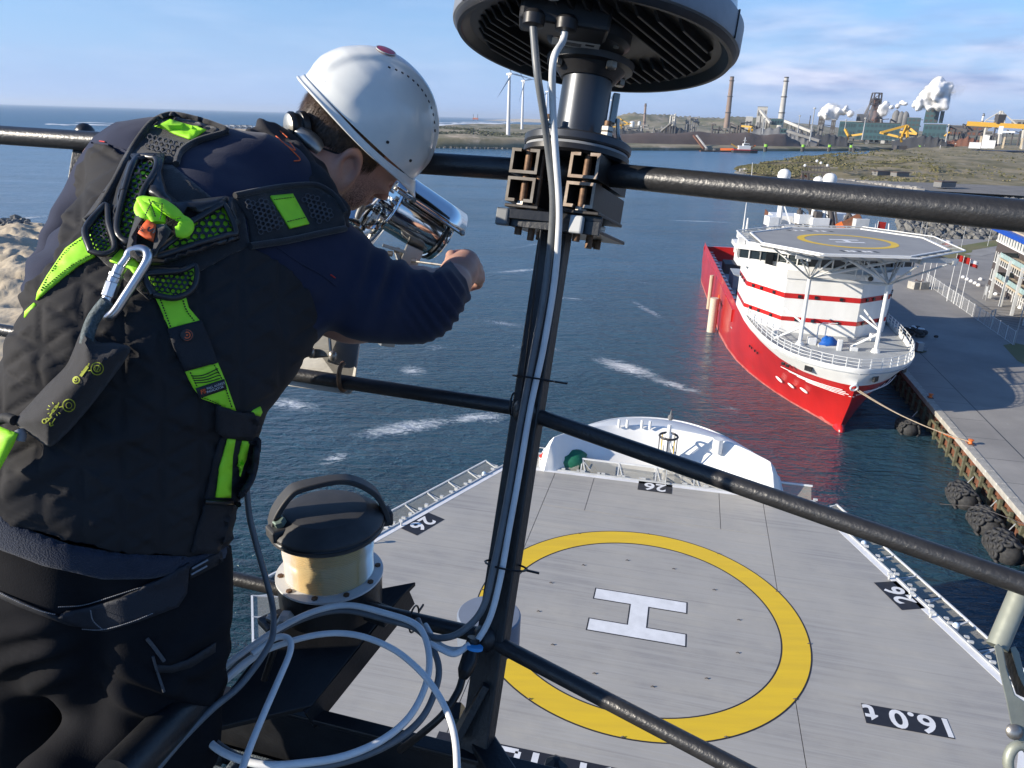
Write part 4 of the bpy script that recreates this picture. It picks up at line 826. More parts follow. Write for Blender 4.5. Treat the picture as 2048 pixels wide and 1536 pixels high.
inner = [(u*.985, v*.985) for u, v in deck]
g = .016
TT = lambda v: H(v.x, v.y, v.z)
def panel(poly): MB().prism(poly, ZD-.06, ZD, T=TT).build('deck_panel', m_deck, hd, fix=True)
L_ = clip(inner, 1, 0, -5.92-g); Rr = clip(inner, -1, 0, -6.05-g); Mm = clip(clip(inner, 1, 0, 6.05-g), -1, 0, 5.92-g)
panel(L_); panel(Rr); panel(clip(Mm, 0, 1, 8.58-g)); top = clip(Mm, 0, -1, -8.58-g)
panel(clip(top, 1, 0, -3.56-g)); panel(clip(clip(top, -1, 0, 3.56-g), 1, 0, 3.65-g)); panel(clip(top, -1, 0, -3.65-g))
MB().prism(deck, ZD-.5, ZD-.065, T=TT).build('deck_frame', M('joint_grey', (.16, .16, .17), .8), hd, fix=True)
def ringm(r0, r1, z, mat, name, n=128):
    MB().grid(lambda u, v: H((r0+(r1-r0)*v)*math.cos(2*PI*u), (r0+(r1-r0)*v)*math.sin(2*PI*u), z), n, 1).build(name, mat, hd, fix=True)
ringm(5.84, 7.05, ZD+.004, m_blk, 'ring_outline'); ringm(5.905, 6.985, ZD+.008, m_yel, 'yellow_ring')
def Hpoly(o=0): return [(-2-o, -1.5-o), (-2-o, -.75+o), (-.375-o, -.75+o), (-.375-o, .75-o), (-2-o, .75-o), (-2-o, 1.5+o), (2+o, 1.5+o), (2+o, .75-o), (.375+o, .75-o), (.375+o, -.75+o), (2+o, -.75+o), (2+o, -1.5-o)]
MB().add([H(u, v, ZD+.004) for u, v in Hpoly(.06)], [tuple(range(12))]).build('letter_outline', m_blk, hd, fix=True)
MB().add([H(u, v, ZD+.008) for u, v in Hpoly(0)], [tuple(range(12))]).build('letter_h', m_mark, hd, fix=True)
def marking(txt, size, u, v, rot, bw, bh, bold=.02, sp=1.05, dx=0):
    c, s_ = math.cos(rot), math.sin(rot)
    X = lambda a, b: (u+a*c-b*s_, v+a*s_+b*c)
    MB().add([H(*X(a, b), ZD+.012) for a, b in ((-bw/2, -bh/2), (bw/2, -bh/2), (bw/2, bh/2), (-bw/2, bh/2))], [(0, 1, 2, 3)]).build('marking_panel', m_blk, hd)
    vs, fs = text_tris(txt, size, bold, sp); MB().add([H(*X(a+dx, b), ZD+.018) for a, b in vs], fs).build('lettering', m_mark, hd)
ang_r = math.atan2(-14.75, 5.85)
marking('26', 1.25, .03, 12.42, PI, 1.95, 1.15, .03)
marking('26', 1.25, 11.45, 4.72, -PI+ (math.atan2(-14.75, 5.85)+0)+PI*0, 2.1, 1.15, .03)
marking('26', 1.25, -11.5, 4.78, math.atan2(14.95, 6.4)+PI+PI*0, 2.1, 1.15, .03)
marking('16.0 t', 1.25, 9.85, -3.56, PI, 2.9, 1.0, .03)
marking('NORMAND JARSTEIN', 1.5, -1.2, -9.25, PI, 11.8, 1.4, .04) if False else None
MB().add([H(a, b, ZD+.012) for a, b in ((-6.2, -9.75), (6.2, -9.75), (6.2, -8.35), (-6.2, -8.35))], [(0, 1, 2, 3)]).build('marking_panel', m_blk, hd)
vs, fs = text_tris('HITLIT ELI', 1.6, .03, 1.05); MB().add([H(.2-a, -9.2-b, ZD+.018) for a, b in vs], fs).build('lettering', m_mark, hd) if False else None
def strk(m, pts, w):
    for a, b in zip(pts, pts[1:]):
        dx, dy = b[0]-a[0], b[1]-a[1]; l = math.hypot(dx, dy); nx, ny = -dy/l*w/2, dx/l*w/2
        m.add([H(a[0]-nx, a[1]-ny, ZD+.018), H(b[0]-nx, b[1]-ny, ZD+.018), H(b[0]+nx, b[1]+ny, ZD+.018), H(a[0]+nx, a[1]+ny, ZD+.018)], [(0, 1, 2, 3)])
m = MB(); strk(m, [(-4.58, -8.42), (-4.82, -9.6)], .2); strk(m, [(-4.2, -8.52), (-3.35, -8.52), (-3.35, -9.6)], .2); strk(m, [(-2.75, -8.42), (-2.75, -9.6)], .22); strk(m, [(-1.15, -8.42), (-1.15, -9.6)], .22); strk(m, [(-.35, -8.42), (.25, -9.6)], .2)
m.build('lettering', m_mark, hd, fix=True)
# white edge band, gutter, tie downs, perimeter
def offset_line(i, o0, o1, z0, z1, mat, name, parent=hd):
    a, b = deck[i], deck[(i+1) % 8]
    f0, f1 = 1+o0/13.6, 1+o1/13.6
    MB().prism([(a[0]*f0, a[1]*f0), (b[0]*f0, b[1]*f0), (b[0]*f1, b[1]*f1), (a[0]*f1, a[1]*f1)], z0, z1, T=TT).build(name, mat, parent, fix=True)
for i in range(8): offset_line(i, -.34, -.02, ZD+.004, ZD+.012, m_mark, 'edge_band'); offset_line(i, 0, .1, ZD-.25, ZD+.07, m_steelw, 'gutter')
m = MB()
for i in range(8):
    a, b = Vector((*deck[i], 0))*1.03, Vector((*deck[(i+1) % 8], 0))*1.03
    n_ = max(2, int((b-a).length/1.2))
    for k in range(n_): p = a.lerp(b, k/n_); m.box(H(p.x*.985, p.y*.985, ZD+.08), (.22, .1, .1), UA)
m.build('edge_clamp', m_steelw, hd)['kind'] = 'stuff'
for k in range(24):
    a = 2*PI*(k % 12)/12+(.2 if k > 11 else 0)+(.13 if k > 23 else 0); r = [6.98, 4.3, 2.9, 9.0][k//12]*(1 if k//12 else 1.0)
    u, v = r*math.cos(a), r*math.sin(a)
    if abs(u) < 8.2 and v < 12 and v > -8.2: MB().tube([H(u-.07, v, ZD), H(u, v, ZD+.05), H(u+.07, v, ZD)], .022, 5).build('tie_down', m_inddk, hd)
# safety net frames outboard: right, left, front
nr = thing('safety_net', 'sloping mesh safety net framed in white around the helideck edge', 'safety net', H(0, 0, ZD))
def netside(a, b, w, n, drop=.35, brace=True, rise=0):
    a, b = Vector((*a, 0)), Vector((*b, 0)); d = (b-a).normalized(); o = Vector((d.y, -d.x, 0)) if Vector((d.y, -d.x, 0)).dot(a+b) > 0 else Vector((-d.y, d.x, 0)); L = (b-a).length
    P = lambda s_, q, z: H(*(a+d*s_*L+o*q).to_2d(), ZD+z)
    zi, zo = -drop, -drop+.12+rise
    for k in range(n):
        s0, s1 = k/n+.004, (k+1)/n-.004; nt_ = MB().add([P(s0, .2, zi), P(s1, .2, zi), P(s1, w, zo), P(s0, w, zo)], [(0, 1, 2, 3)]).build('net_panel', m_snet, nr)
        MB().beam(P(s0, .15, zi-.03), P(s0, w, zo-.03), .07, .07).build('net_frame', m_steelw, nt_); MB().beam(P(min(1, s0+.35/L), .15, zi+.0), P(s0, w, zo+.02), .06, .06).build('net_brace', m_steelw, nt_)
        MB().beam(P(k/n, w, zo), P((k+1)/n, w, zo), .09, .09).build('outer_rail', m_white, nt_)
    for k in range(int(L/1.25)): p = P((k+.5)*1.25/L, .32, -.02); MB().box(p, (.18, .14, .16), UA).build('net_bracket', m_steelw, nr)
netside(deck[0], deck[1], 1.45, 9); netside(deck[7], deck[6], 1.6, 9); netside(deck[6], deck[5], 1.6, 3); netside(deck[1], deck[2], 1.45, 2); netside(deck[2], deck[3], 1.4, 3); netside(deck[7], deck[0], .9, 8, .1, rise=.55)
# perimeter lights
lt = thing('perimeter_light', 'round blue white perimeter light on the right helideck edge', 'light', H(10.35, 9.9, ZD), group='helideck perimeter lights')
MB().lathe([(.04, .02), (.12, .03), (.12, .07), (.08, .13), (.02, .15)], (0, 0, 0), n=14).build('dome', M('light_dome', (.55, .68, .8), .15), lt, smooth=50, local=True); MB().cyl((0, 0, -.2), (0, 0, .03), .14, n=14).build('base', m_white, lt, local=True)
lt.location = H(10.75, 9.05, ZD+.05)
for (u, v, lb) in ((-9.95, 11.2, 'round blue white perimeter light on the left helideck edge beyond the post'), (-13.9, .9, 'white perimeter light below the left 26 marking'), (13.3, 2.9, 'perimeter light beyond the right 26 marking'), (14.5, -.3, 'perimeter light by the grey folding arm')):
    c = copy_tree(lt); c.location = H(u, v, ZD+.05); c['label'] = lb
for i, (u, v) in enumerate(((11.3, 6.0), (11.9, 4.6), (12.4, 3.3), (-12.5, 4.3), (-13.2, 2.3))):
    t = thing('edge_floodlight', f'small squat floodlight on the helideck edge, {["nearest the far right corner", "above the right 26 marking", "below the right 26 marking", "above the left 26 marking", "nearest the big lamp"][i]}', 'floodlight', H(u, v, ZD), group='edge floodlights'); MB().cyl(H(u, v, ZD-.1), H(u, v, ZD+.25), .05, n=8).build('stem', m_steelw, t); MB().box(H(u, v, ZD+.3), (.22, .14, .14), UA).build('lamp_head', m_steelw, t, bevel=.02)
# bow: whaleback visor, foredeck machinery
sp = thing('supply_ship_bow', 'white rounded whaleback bow of our own ship beyond the helideck', 'ship', H(0, 16, 0))
rim = [(-8.6, 3), (-8.4, 8), (-7.6, 12), (-6.9, 14.2), (-5.9, 16.7), (-4.7, 18.9), (-3.0, 20.6), (-.9, 21.4), (1.3, 21.3), (3.3, 20.2), (5.1, 18.2), (6.3, 15.9), (7.2, 13.6), (8.2, 10.5), (9.0, 6), (9.3, 2)]
def scl(pts, k, cv=6): return [(u*k if True else u, cv+(v-cv)*k) for u, v in pts]
cre = [(u*.90, 12.6+(v-12.6)*.48 if v > 12.6 else v) for u, v in rim]; inr = [(u*(.86 if u < 0 else .80), 12.4+(v-12.4)*.30 if v > 12.4 else v) for u, v in rim]
rs = [Vector((u, v, 0)) for u, v in rim]; rs = spline(rs, 4); cs = spline([Vector((u, v, 0)) for u, v in cre], 4); is_ = spline([Vector((u, v, 0)) for u, v in inr], 4)
m = MB(); rows = []
wl = [Vector((p.x*.55, 4+(p.y-4)*.78, 0)) for p in rs]
def row(P_, z): return [H(p.x, p.y, z+(.85 if z > 13 else 0)-max(0, min(5, (13.9-r.y)*2.0))*(1 if z > 13 else 0)) for p, r in zip(P_, rs)]
ROWS = [row(wl, -.5), row([a.lerp(b, .45) for a, b in zip(wl, rs)], 6), row([a.lerp(b, .8) for a, b in zip(wl, rs)], 11), row(rs, 15.5), row([p*1.0 for p in rs], 15.75), row([a.lerp(b, .06) for a, b in zip(rs, cs)], 15.95), row([a.lerp(b, .5) for a, b in zip(rs, cs)], 16.6), row([a.lerp(b, .97) for a, b in zip(rs, cs)], 17.1), row([a.lerp(b, .03) for a, b in zip(cs, is_)], 17.1), row([a.lerp(b, .55) for a, b in zip(cs, is_)], 16.2), row(is_, 15.2), row(is_, 12.6)]
nn = len(rs); vs = [v for r in ROWS for v in r]
m.add(vs, [(j*nn+i, j*nn+i+1, (j+1)*nn+i+1, (j+1)*nn+i) for j in range(len(ROWS)-1) for i in range(nn-1)]); o = m.build('whaleback_bow', m_shipw, sp, smooth=28)
MB().prism([(u, v) for u, v in inr], 12.5, 12.6, T=TT).build('fore_deck', m_inddk, sp)
MB().tube([p+Vector((0, 0, .02)) for p in row(rs, 15.86)], .06, 6).build('rim_bead', m_shipw, sp)
for (u, v) in ((-2.6, 16.2), (-2.1, 16.3), (-1.2, 16.5), (-.7, 16.5)): MB().cyl(H(u, v, 17.9), H(u, v, 18.45), .09, n=8).build('vent', m_shipw, sp)
MB().cyl(H(3.4, 15.2, 17.4), H(3.4, 15.2, 18.3), .3, n=14).build('vent_cover', m_shipw, sp); 
# machinery on foredeck
for (u, v, sx_, sy_, z0, z1, mt, nm) in ((-1.7, 13.9, 4.6, 2.6, 15.35, 15.45, m_deckg, 'platform'), (.6, 14.6, 2.2, 2.0, 12.6, 14.6, m_ind, 'deck_house'), (2.6, 14.6, 1.6, 1.4, 12.6, 14.9, m_steelw, 'winch_house'), (-4.2, 13.7, 1.5, 1.4, 12.6, 14, m_inddk, 'locker'), (5.1, 14.1, 1.5, .9, 12.6, 15.4, m_sand, 'vent_house'), (3.9, 14.8, 1, 1, 12.6, 14.7, m_shipw, 'locker')):
    MB().box(H(u, v, (z0+z1)/2), (sx_, sy_, z1-z0), UA).build(nm, mt, sp, bevel=.03)
for (u, v) in ((-3.8, 12.8), (-3.8, 15), (.4, 12.8), (.4, 15), (-1.7, 12.8)): MB().cyl(H(u, v, 12.6), H(u, v, 15.35), .09, n=8).build('platform_leg', m_steelw, sp)
def railing(parent, pts, z, h=1.05, n=None, mat=None, T=H, step=1.4, rails=3, r=.028):
    mat = mat or m_steelw
    for a, b in zip(pts, pts[1:]):
        A_, B_ = T(*a, z), T(*b, z); n_ = max(1, int((B_-A_).length/step))
        for k in range(n_+1): p = A_.lerp(B_, k/n_); MB().cyl(p, p+Vector((0, 0, h)), r, n=6).build('stanchion', mat, parent)
        for k in range(rails): z_ = Vector((0, 0, h*(k+1)/rails)); MB().cyl(A_+z_, B_+z_, r, n=6).build('rail', mat, parent)
fr = thing('foredeck_railing', 'pale tube railing with stairs behind the helideck front edge', 'railing', H(0, 13.5, ZD))
railing(fr, [(-6.6, 13.5), (-4.5, 15.2), (-2.2, 15.4), (.6, 15.4), (.6, 12.9)], 15.45); railing(fr, [(-8.2, 13.6), (-6.6, 13.6)], ZD-.1, 1.2)
for k in range(7):
    u = -4.1+k*.22; MB().box(H(u, 13.9, 15.2-.28*k), (.24, .8, .04), UA).build('stair_tread', m_steelw, fr)
for s_ in (-.42, .42):
    for z in (0, .55, 1.0): MB().cyl(H(-4.3, 13.9+s_, 15.5+z), H(-2.4, 13.9+s_, 13.3+z), .035, n=6).build('stair_rail', m_steelw, fr)
mx_ = thing('fore_mast', 'white foremast with ringed light basket on the bow', 'mast', H(.5, 14.6, 12.6))
MB().cyl(H(.5, 14.6, 12.6), H(.5, 14.6, 19.1), .17, .12, 12).build('pole', m_shipw, mx_); MB().cyl(H(.5, 14.6, 17.2), H(.5, 14.6, 17.28), .55, n=14).build('lamp_platform', m_shipw, mx_); 
for k in range(8):
    a = k*PI/4; MB().cyl(H(.5+.52*math.cos(a), 14.6+.52*math.sin(a), 17.25), H(.5+.52*math.cos(a), 14.6+.52*math.sin(a), 18.35), .03, n=5).build('basket_bar', m_yel if k % 2 else m_blk, mx_)
MB().tube([H(.5+.54*math.cos(k*PI/8), 14.6+.54*math.sin(k*PI/8), 18.35) for k in range(16)], .07, 6, closed=True).build('basket_ring', m_blk, mx_)
for s_ in (-.3, .3): MB().lathe([(.12, 0), (.14, .15), (.1, .3), (.03, .34)], H(.5+s_, 14.6, 17.4), n=10).build('nav_lamp', m_shipw, mx_)
MB().lathe([(.1, 0), (.16, .08), (.16, .25), (.05, .34), (.03, .6)], H(.5, 14.6, 19.4), n=10).build('top_lamp', m_ind, mx_); MB().cyl(H(.5, 14.6, 18.5), H(.5, 14.6, 17), .2, .2, 10).build('ladder_sleeve', m_shipw, mx_)
MB().beam(H(.6, 14.5, 18), H(1.6, 14.2, 15.6), .1, .1).build('stay', m_shipw, mx_)
# green tarp, blue drum, orange extinguisher
def blob(name, lab, cat, c, r, mat, sc, seed=1, n=20, nz=12, amp=.15):
    b = MB(); b.sphere((0, 0, 0), 1, n, nz); rs_ = np.random.RandomState(seed)
    vv = []
    for v in b.v:
        f = 1+amp*(float(fbm(v[0]*2.3+seed*3+9, v[1]*2.3+v[2]*3+9, 3))-.5)*2; z = max(-.55, v[2])
        vv.append((c[0]+v[0]*r*sc[0]*f, c[1]+v[1]*r*sc[1]*f, c[2]+z*r*sc[2]*f))
    b.v = vv; return setp(b.build(name, mat, smooth=50), lab, cat)
blob('covered_boat', 'green tarpaulin covered rescue boat behind the helideck edge', 'boat', H(-5.25, 14.1, 16.1), 1, m_tarp, (1.15, .75, .8), 2, amp=.25)
blob('covered_drum', 'round blue covered drum beside the green tarpaulin', 'drum', H(-6.25, 13.5, 16.0), .42, m_tarpb, (1, 1, 1), 3)
t = thing('fire_monitor', 'red fire monitor left of the green tarpaulin', 'fire monitor', H(-6.7, 13.7, ZD)); MB().cyl(H(-6.75, 13.6, 15.6), H(-6.75, 13.6, 16.6), .13, n=10).build('pedestal', m_red, t); MB().beam(H(-7.0, 13.5, 16.4), H(-6.4, 13.9, 17.0), .24, .3).build('barrel', m_red, t, bevel=.04); MB().cyl(H(-6.9, 13.4, 16.2), H(-6.6, 13.6, 16.4), .2, n=10).build('hand_wheel', m_red, t)
# ================================================================== RED SHIP
SO = Vector((41, 84.5, 0)); sr_, sf_ = Vector((.988, -.156, 0)), Vector((.156, .988, 0)); SA = math.atan2(sr_.y, sr_.x)
def Sh(l, b, z): p = SO+sr_*l+sf_*b; return Vector((p.x, p.y, z))
rs_ = thing('offshore_vessel', 'red and white offshore vessel with helideck moored at the quay', 'ship', Sh(0, 30, 0))
def hb(b, pts): return float(np.interp(b, [p[0] for p in pts], [p[1] for p in pts]))
dk = [(-.3, 0), (.2, 1.9), (1.2, 3.7), (3, 5.9), (5, 7.2), (8, 8.6), (12, 9.4), (18, 10.1), (26, 10.4), (100, 10.7)]
md = [(1.6, 0), (3, 1.2), (6, 3.4), (10, 5.6), (16, 8.0), (24, 9.9), (32, 10.8), (44, 11.1), (100, 11.0)]
wlp = [(3.8, 0), (5, .9), (8, 2.2), (12, 4.2), (18, 6.6), (25, 8.6), (33, 10.2), (44, 11.0), (96, 11.0), (100, 10.6)]
bts = [0, .02, .05, .1, .16, .24, .33, .43, .55, .7, .85, 1.0]
bst = [b for b in [-.3, 0, .6, 1.3, 2.2, 3.3, 5, 7, 9.5, 12.5, 16, 20, 25, 31, 38, 46, 56, 70, 84, 94, 98]]
def hullrow(pts, z, s_): return [Sh(s_*hb(max(b, pts[0][0]), pts), max(b, pts[0][0]), z) for b in bst]
def zsheer(b): return 9.0-.0*b if b < 33 else 9.0
def hullmesh(name, levels, mat, bmax=98, zfun=None):
    m = MB()
    for s_ in (-1, 1):
        R2 = []
        for pts, z in levels: R2.append([Vector((p.x, p.y, zfun(z, b) if zfun else z)) for p, b in zip(hullrow(pts, z, s_), bst)])
        n_ = len(bst); vs = [v for r in R2 for v in r]; fs = []
        for j in range(len(levels)-1):
            for i in range(n_-1):
                if bst[i+1] <= bmax: q = (j*n_+i, j*n_+i+1, (j+1)*n_+i+1, (j+1)*n_+i); fs.append(q if s_ > 0 else q[::-1])
        m.add(vs, fs)
    return m.build(name, mat, rs_, smooth=35, fix=True)
def lerpp(a, b, k):
    a0, b0 = a[0][0], b[0][0]; s0 = a0*(1-k)+b0*k
    return [(x, hb(x-s0+a0, a)*(1-k)+hb(x-s0+b0, b)*k) for x in s0+np.concatenate([np.linspace(0, 12, 40), np.linspace(13, 100-s0, 40)])]
zb = lambda z, b: z if z < 5 else 6.9+(0 if b < 6 else min(2.1, (b-6)*.07))
lv = [(wlp, -1.2), (wlp, .05), (lerpp(wlp, md, .5), 2.2), (md, 4.2), (lerpp(md, dk, .55), 6.0)]
hullmesh('red_hull', lv, m_shipr, zfun=lambda z, b: zb(z, b))
hullmesh('white_bulwark', [(lerpp(md, dk, .55), 6.0), (lerpp(md, dk, .8), 8.1), (dk, 9.05), (dk, 10.0 if False else 9.35)], m_shipw, bmax=34, zfun=lambda z, b: zb(6, b) if z == 6.0 else (max(z, zb(6, b)+.02) if z < 9 else z))
m = MB()      # boot stain at the waterline
for s_ in (-1, 1):
    a = hullrow([(x, y+.03) for x, y in wlp], .0, s_); b = hullrow([(x, y*.86+hb(x, lerpp(wlp, md, .5))*.14+.04) for x, y in wlp], .55, s_); n_ = len(bst)
    m.add(a+b, [((i, i+1, n_+i+1, n_+i) if s_ > 0 else (n_+i, n_+i+1, i+1, i)) for i in range(n_-1)])
m.build('waterline_band', m_boot, rs_, smooth=35)
# bulbous forefoot
MB().sphere(Sh(0, 4.3, -.2), 1, 20, 14, (.7, 1.7, 1.1), R=Matrix.Rotation(SA, 3, 'Z')).build('bulb', m_shipr, rs_, smooth=60)
# decks
foc = [(hb(b, dk), b) for b in bst if b <= 34]; foc = [(-l, b) for l, b in foc[::-1]]+foc
MB().prism([(l*.985, b+.1) for l, b in foc], 8.6, 8.72, T=lambda v: Sh(v.x, v.y, v.z)).build('forecastle_deck', m_deckg, rs_)
MB().prism([(-10.8, 33), (10.8, 33), (10.8, 97), (-10.8, 97)], 4.6, 4.75, T=lambda v: Sh(v.x, v.y, v.z)).build('working_deck', m_deckg, rs_)
for s_ in (-1, 1):        # red bulwarks aft
    MB().prism([(s_*11.0, 34), (s_*10.3, 34), (s_*10.3, 98), (s_*11.0, 98)], 5.5, 7.6, T=lambda v: Sh(v.x, v.y, v.z)).build('aft_bulwark', m_shipr, rs_)
    MB().prism([(s_*10.2, 36), (s_*8.9, 36), (s_*8.9, 97), (s_*10.2, 97)], 4.8, 7.0, T=lambda v: Sh(v.x, v.y, v.z)).build('cargo_rail', m_shipr, rs_)
    for k in range(16): MB().box(Sh(s_*9.6, 37+k*3.9, 7.1), (1.4, .35, .15), SA).build('rail_plate', m_shipw, rs_)
MB().prism([(-11, 97), (11, 97), (11, 98), (-11, 98)], 4, 8.2, T=lambda v: Sh(v.x, v.y, v.z)).build('stern_bulwark', m_shipr, rs_)
for (l, b, w_, d_, h_, mt) in ((-5, 50, 6, 9, 2.4, m_ind), (3, 58, 7, 8, 2.0, m_sand), (-5, 68, 5, 7, 3.0, m_deckg), (4, 76, 6, 9, 1.6, m_algae), (-5.5, 84, 4, 6, 2.2, m_inddk), (5, 45, 5, 5, 3.2, m_shipw)):
    MB().box(Sh(l, b, 4.75+h_/2), (w_, d_, h_), SA).build('deck_cargo', mt, rs_, bevel=.1)
# superstructure tiers
SB = [(-10.6, 33), (-10.6, 24.5), (-6.4, 17.4), (3.4, 16.6), (8.4, 21.0), (10.3, 26.5), (10.3, 33)]
SHT = lambda v: Sh(v.x, v.y, v.z)
def shrink(P_, k, c=(-.3, 27)): return [(c[0]+(a-c[0])*k, c[1]+(b-c[1])*k) for a, b in P_]
MB().prism(SB, 8.72, 16.3, T=SHT).build('superstructure', m_shipw, rs_)
MB().prism(shrink(SB, 1.02), 16.3, 16.4, T=SHT).build('bridge_deck', m_shipw, rs_)
m = MB(); P_ = shrink(SB, 1.015)      # parapet
for i in range(len(P_)-1):
    a, b = P_[i], P_[i+1]; m.beam(Sh(*a, 16.9), Sh(*b, 16.9), .15, 1.1)
m.build('parapet', m_shipw, rs_)
def band(z0, z1, i0, i1, u0=0, u1=1):
    for i in range(i0, i1):
        a, b = Vector((*SB[i], 0)), Vector((*SB[i+1], 0)); d = (b-a).normalized(); n_ = Vector((d.y, -d.x, 0)); n_ = n_ if n_.y < 0 or abs(n_.y) < .01 and n_.x*(a.x) > 0 else -n_
        if abs(d.x) < .05: n_ = Vector((-1 if a.x < 0 else 1, 0, 0))
        p0 = a+n_*.03; p1 = b+n_*.03; MB().add([Sh(p0.x, p0.y, z0), Sh(p1.x, p1.y, z0), Sh(p1.x, p1.y, z1), Sh(p0.x, p0.y, z1)], [(0, 1, 2, 3)]).build('red_stripe', m_shipr, rs_)
band(13.55, 14.25, 0, 6); band(10.35, 10.95, 0, 6)
for i, z in ((0, 13.9), (1, 13.9), (2, 13.9), (3, 13.9), (4, 13.9), (1, 10.6), (2, 10.6), (3, 10.6)):
    a, b = Vector((*SB[i], 0)), Vector((*SB[i+1], 0))
    for k in (.2, .42, .75): p = a.lerp(b, k); o = MB().box(Sh(p.x, p.y, z), (.42, .42, .42), math.atan2((Sh(*b.to_2d(), 0)-Sh(*a.to_2d(), 0)).y, (Sh(*b.to_2d(), 0)-Sh(*a.to_2d(), 0)).x)).build('porthole', m_glass, rs_)
# wheelhouse with wings
WH = [(-12.6, 30), (-12.6, 24.8), (-9.6, 23.4), (-7.2, 22.6), (-3.6, 19.6), (3.2, 19.2), (6.6, 22.0), (9.0, 23.2), (12.2, 24.6), (12.2, 30)]
MB().prism(shrink(WH, .97), 16.4, 17.6, T=SHT).build('wheelhouse', m_shipw, rs_); MB().prism(shrink(WH, .955), 17.6, 18.9, T=SHT).build('bridge_windows', m_glass, rs_)
MB().prism(shrink(WH, 1.02), 18.9, 19.5, T=SHT).build('bridge_roof', m_shipw, rs_); MB().prism(shrink(WH, .9), 19.5, 20.0, T=SHT).build('roof_top', m_shipw, rs_)
for i in range(len(WH)-1):
    a, b = Vector((*shrink(WH, .975)[i], 0)), Vector((*shrink(WH, .975)[i+1], 0)); n_ = max(1, int((b-a).length/1.5))
    for k in range(n_+1): p = a.lerp(b, k/n_); MB().cyl(Sh(p.x, p.y, 17.55), Sh(p.x, p.y, 18.95), .11, n=6).build('mullion', m_shipw, rs_)
MB().box(Sh(-8.2, 22.75, 17.6), (1.0, .5, 2.1), SA).build('bridge_door', m_dark, rs_)
for (l, b, z, w_, d_, h_) in ((-11.6, 28, 20.4, 1.6, 1.2, .8), (-12.0, 25.6, 19.9, 1.0, .8, .9)): MB().box(Sh(l, b, z), (w_, d_, h_), SA).build('wing_console', m_shipw, rs_)
# mast and gear behind helideck
MB().box(Sh(-3, 40, 19), (6, 5, 7), SA).build('funnel_casing', m_shipw, rs_); MB().box(Sh(5.5, 42, 19), (4, 5, 8), SA).build('funnel_casing', m_shipw, rs_); MB().box(Sh(0, 39, 12), (18, 12, 8), SA).build('aft_house', m_shipw, rs_)
def AR(px, py, R=127): return A(px, py, R)
mt_ = MB()
for x0, x1 in ((1596, 1606), (1622, 1616), (1652, 1646), (1676, 1660)): mt_.beam(AR(x0, 460), AR(x1, 345), .32, .32)
for y in range(350, 450, 12): mt_.beam(AR(1606, y), AR(1618, y+12), .12, .12); mt_.beam(AR(1646, y), AR(1658, y+12), .12, .12)
mt_.build('lattice_mast', m_inddk, rs_)
for y, x0, x1, w_ in ((344, 1602, 1662, .3), (333, 1604, 1660, .14), (356, 1598, 1668, .16), (368, 1590, 1676, .2)): MB().beam(AR(x0, y), AR(x1, y+1.6), w_, w_).build('mast_yard', m_inddk, rs_)
for k in range(10): MB().cyl(AR(1604+k*6.2, 345), AR(1604+k*6.2, 320 if k in (5, 6) else 330), .05, n=5).build('antenna', m_inddk, rs_); 
for px, py in ((1610, 331), (1634, 322), (1642, 326), (1655, 331)): MB().sphere(AR(px, py), .22, 8, 6).build('mast_lamp', m_white, rs_)
for (px, py, r) in ((1568.5, 351, 1.0), (1636.5, 363, .78), (1659.5, 360, 1.05)):
    p = AR(px, py); MB().lathe([(r*.45, -r*1.15), (r*.8, -r*.85), (r, -r*.1), (r*.93, r*.45), (r*.6, r*.85), (.05, r)], p, n=18).build('radome', m_shipw, rs_, smooth=50); MB().cyl(p-Vector((0, 0, 6)), p-Vector((0, 0, r)), .3, n=8).build('radome_post', m_shipw, rs_)
MB().cyl(AR(1485, 470), AR(1493, 405), .14, .05, 8).build('whip_antenna', m_shipw, rs_); MB().cyl(AR(1493, 462), AR(1496, 436), .22, .12, 8).build('whip_antenna', m_shipw, rs_); MB().cyl(AR(1502, 370, 130), AR(1505, 325, 130), .06, .03, 6).build('whip_antenna', m_shipw, rs_)
MB().cyl(AR(1556, 462), AR(1566, 385), .38, .3, 10).build('mast_pole', m_shipw, rs_); MB().beam(AR(1547, 460), AR(1564, 405), .16, .16).build('mast_strut', m_shipw, rs_); MB().beam(AR(1580, 448), AR(1566, 405), .2, .2).build('mast_strut', m_shipw, rs_)
for x0, x1, y0, y1, mt, nm in ((1531, 1552, 432, 450, m_white, 'winch_house'), (1590, 1618, 428, 446, m_white, 'winch_house'), (1615, 1652, 434, 457, m_shipw, 'control_cabin'), (1624, 1638, 422, 435, m_inddk, 'cabin_top'), (1700, 1730, 436, 460, m_steelw, 'crane_housing'), (1560, 1590, 450, 462, m_shipw, 'deck_locker')):
    a, b = AR(x0, y1), AR(x1, y1+1); c = (a+b)/2; h_ = AR((x0+x1)/2, y0).z-c.z; MB().box(c+Vector((0, 0, h_/2)), ((b-a).length, 2.6, h_), 0).build(nm, mt, rs_, bevel=.06)
for (a, b, r) in (((1597, 452), (1600, 420), .55), ((1664, 458), (1661, 420), .55), ((1690, 440), (1703, 418), .3), ((1705, 440), (1693, 420), .3)): MB().cyl(AR(*a), AR(*b), r, r*.8, 12).build('exhaust_stack', m_inddk, rs_)
MB().beam(AR(1677, 456), AR(1722, 433), 1.1, 1.2).build('crane_boom', m_rust, rs_); MB().beam(AR(1675, 458), AR(1688, 452), 1.2, 1.6).build('boom_heel', m_orng, rs_)
for x in (1600, 1640, 1668, 1686, 1750, 1777): MB().cyl(AR(x, 461), AR(x+1, 447), .1, n=6).build('vent_pipe', m_white, rs_)
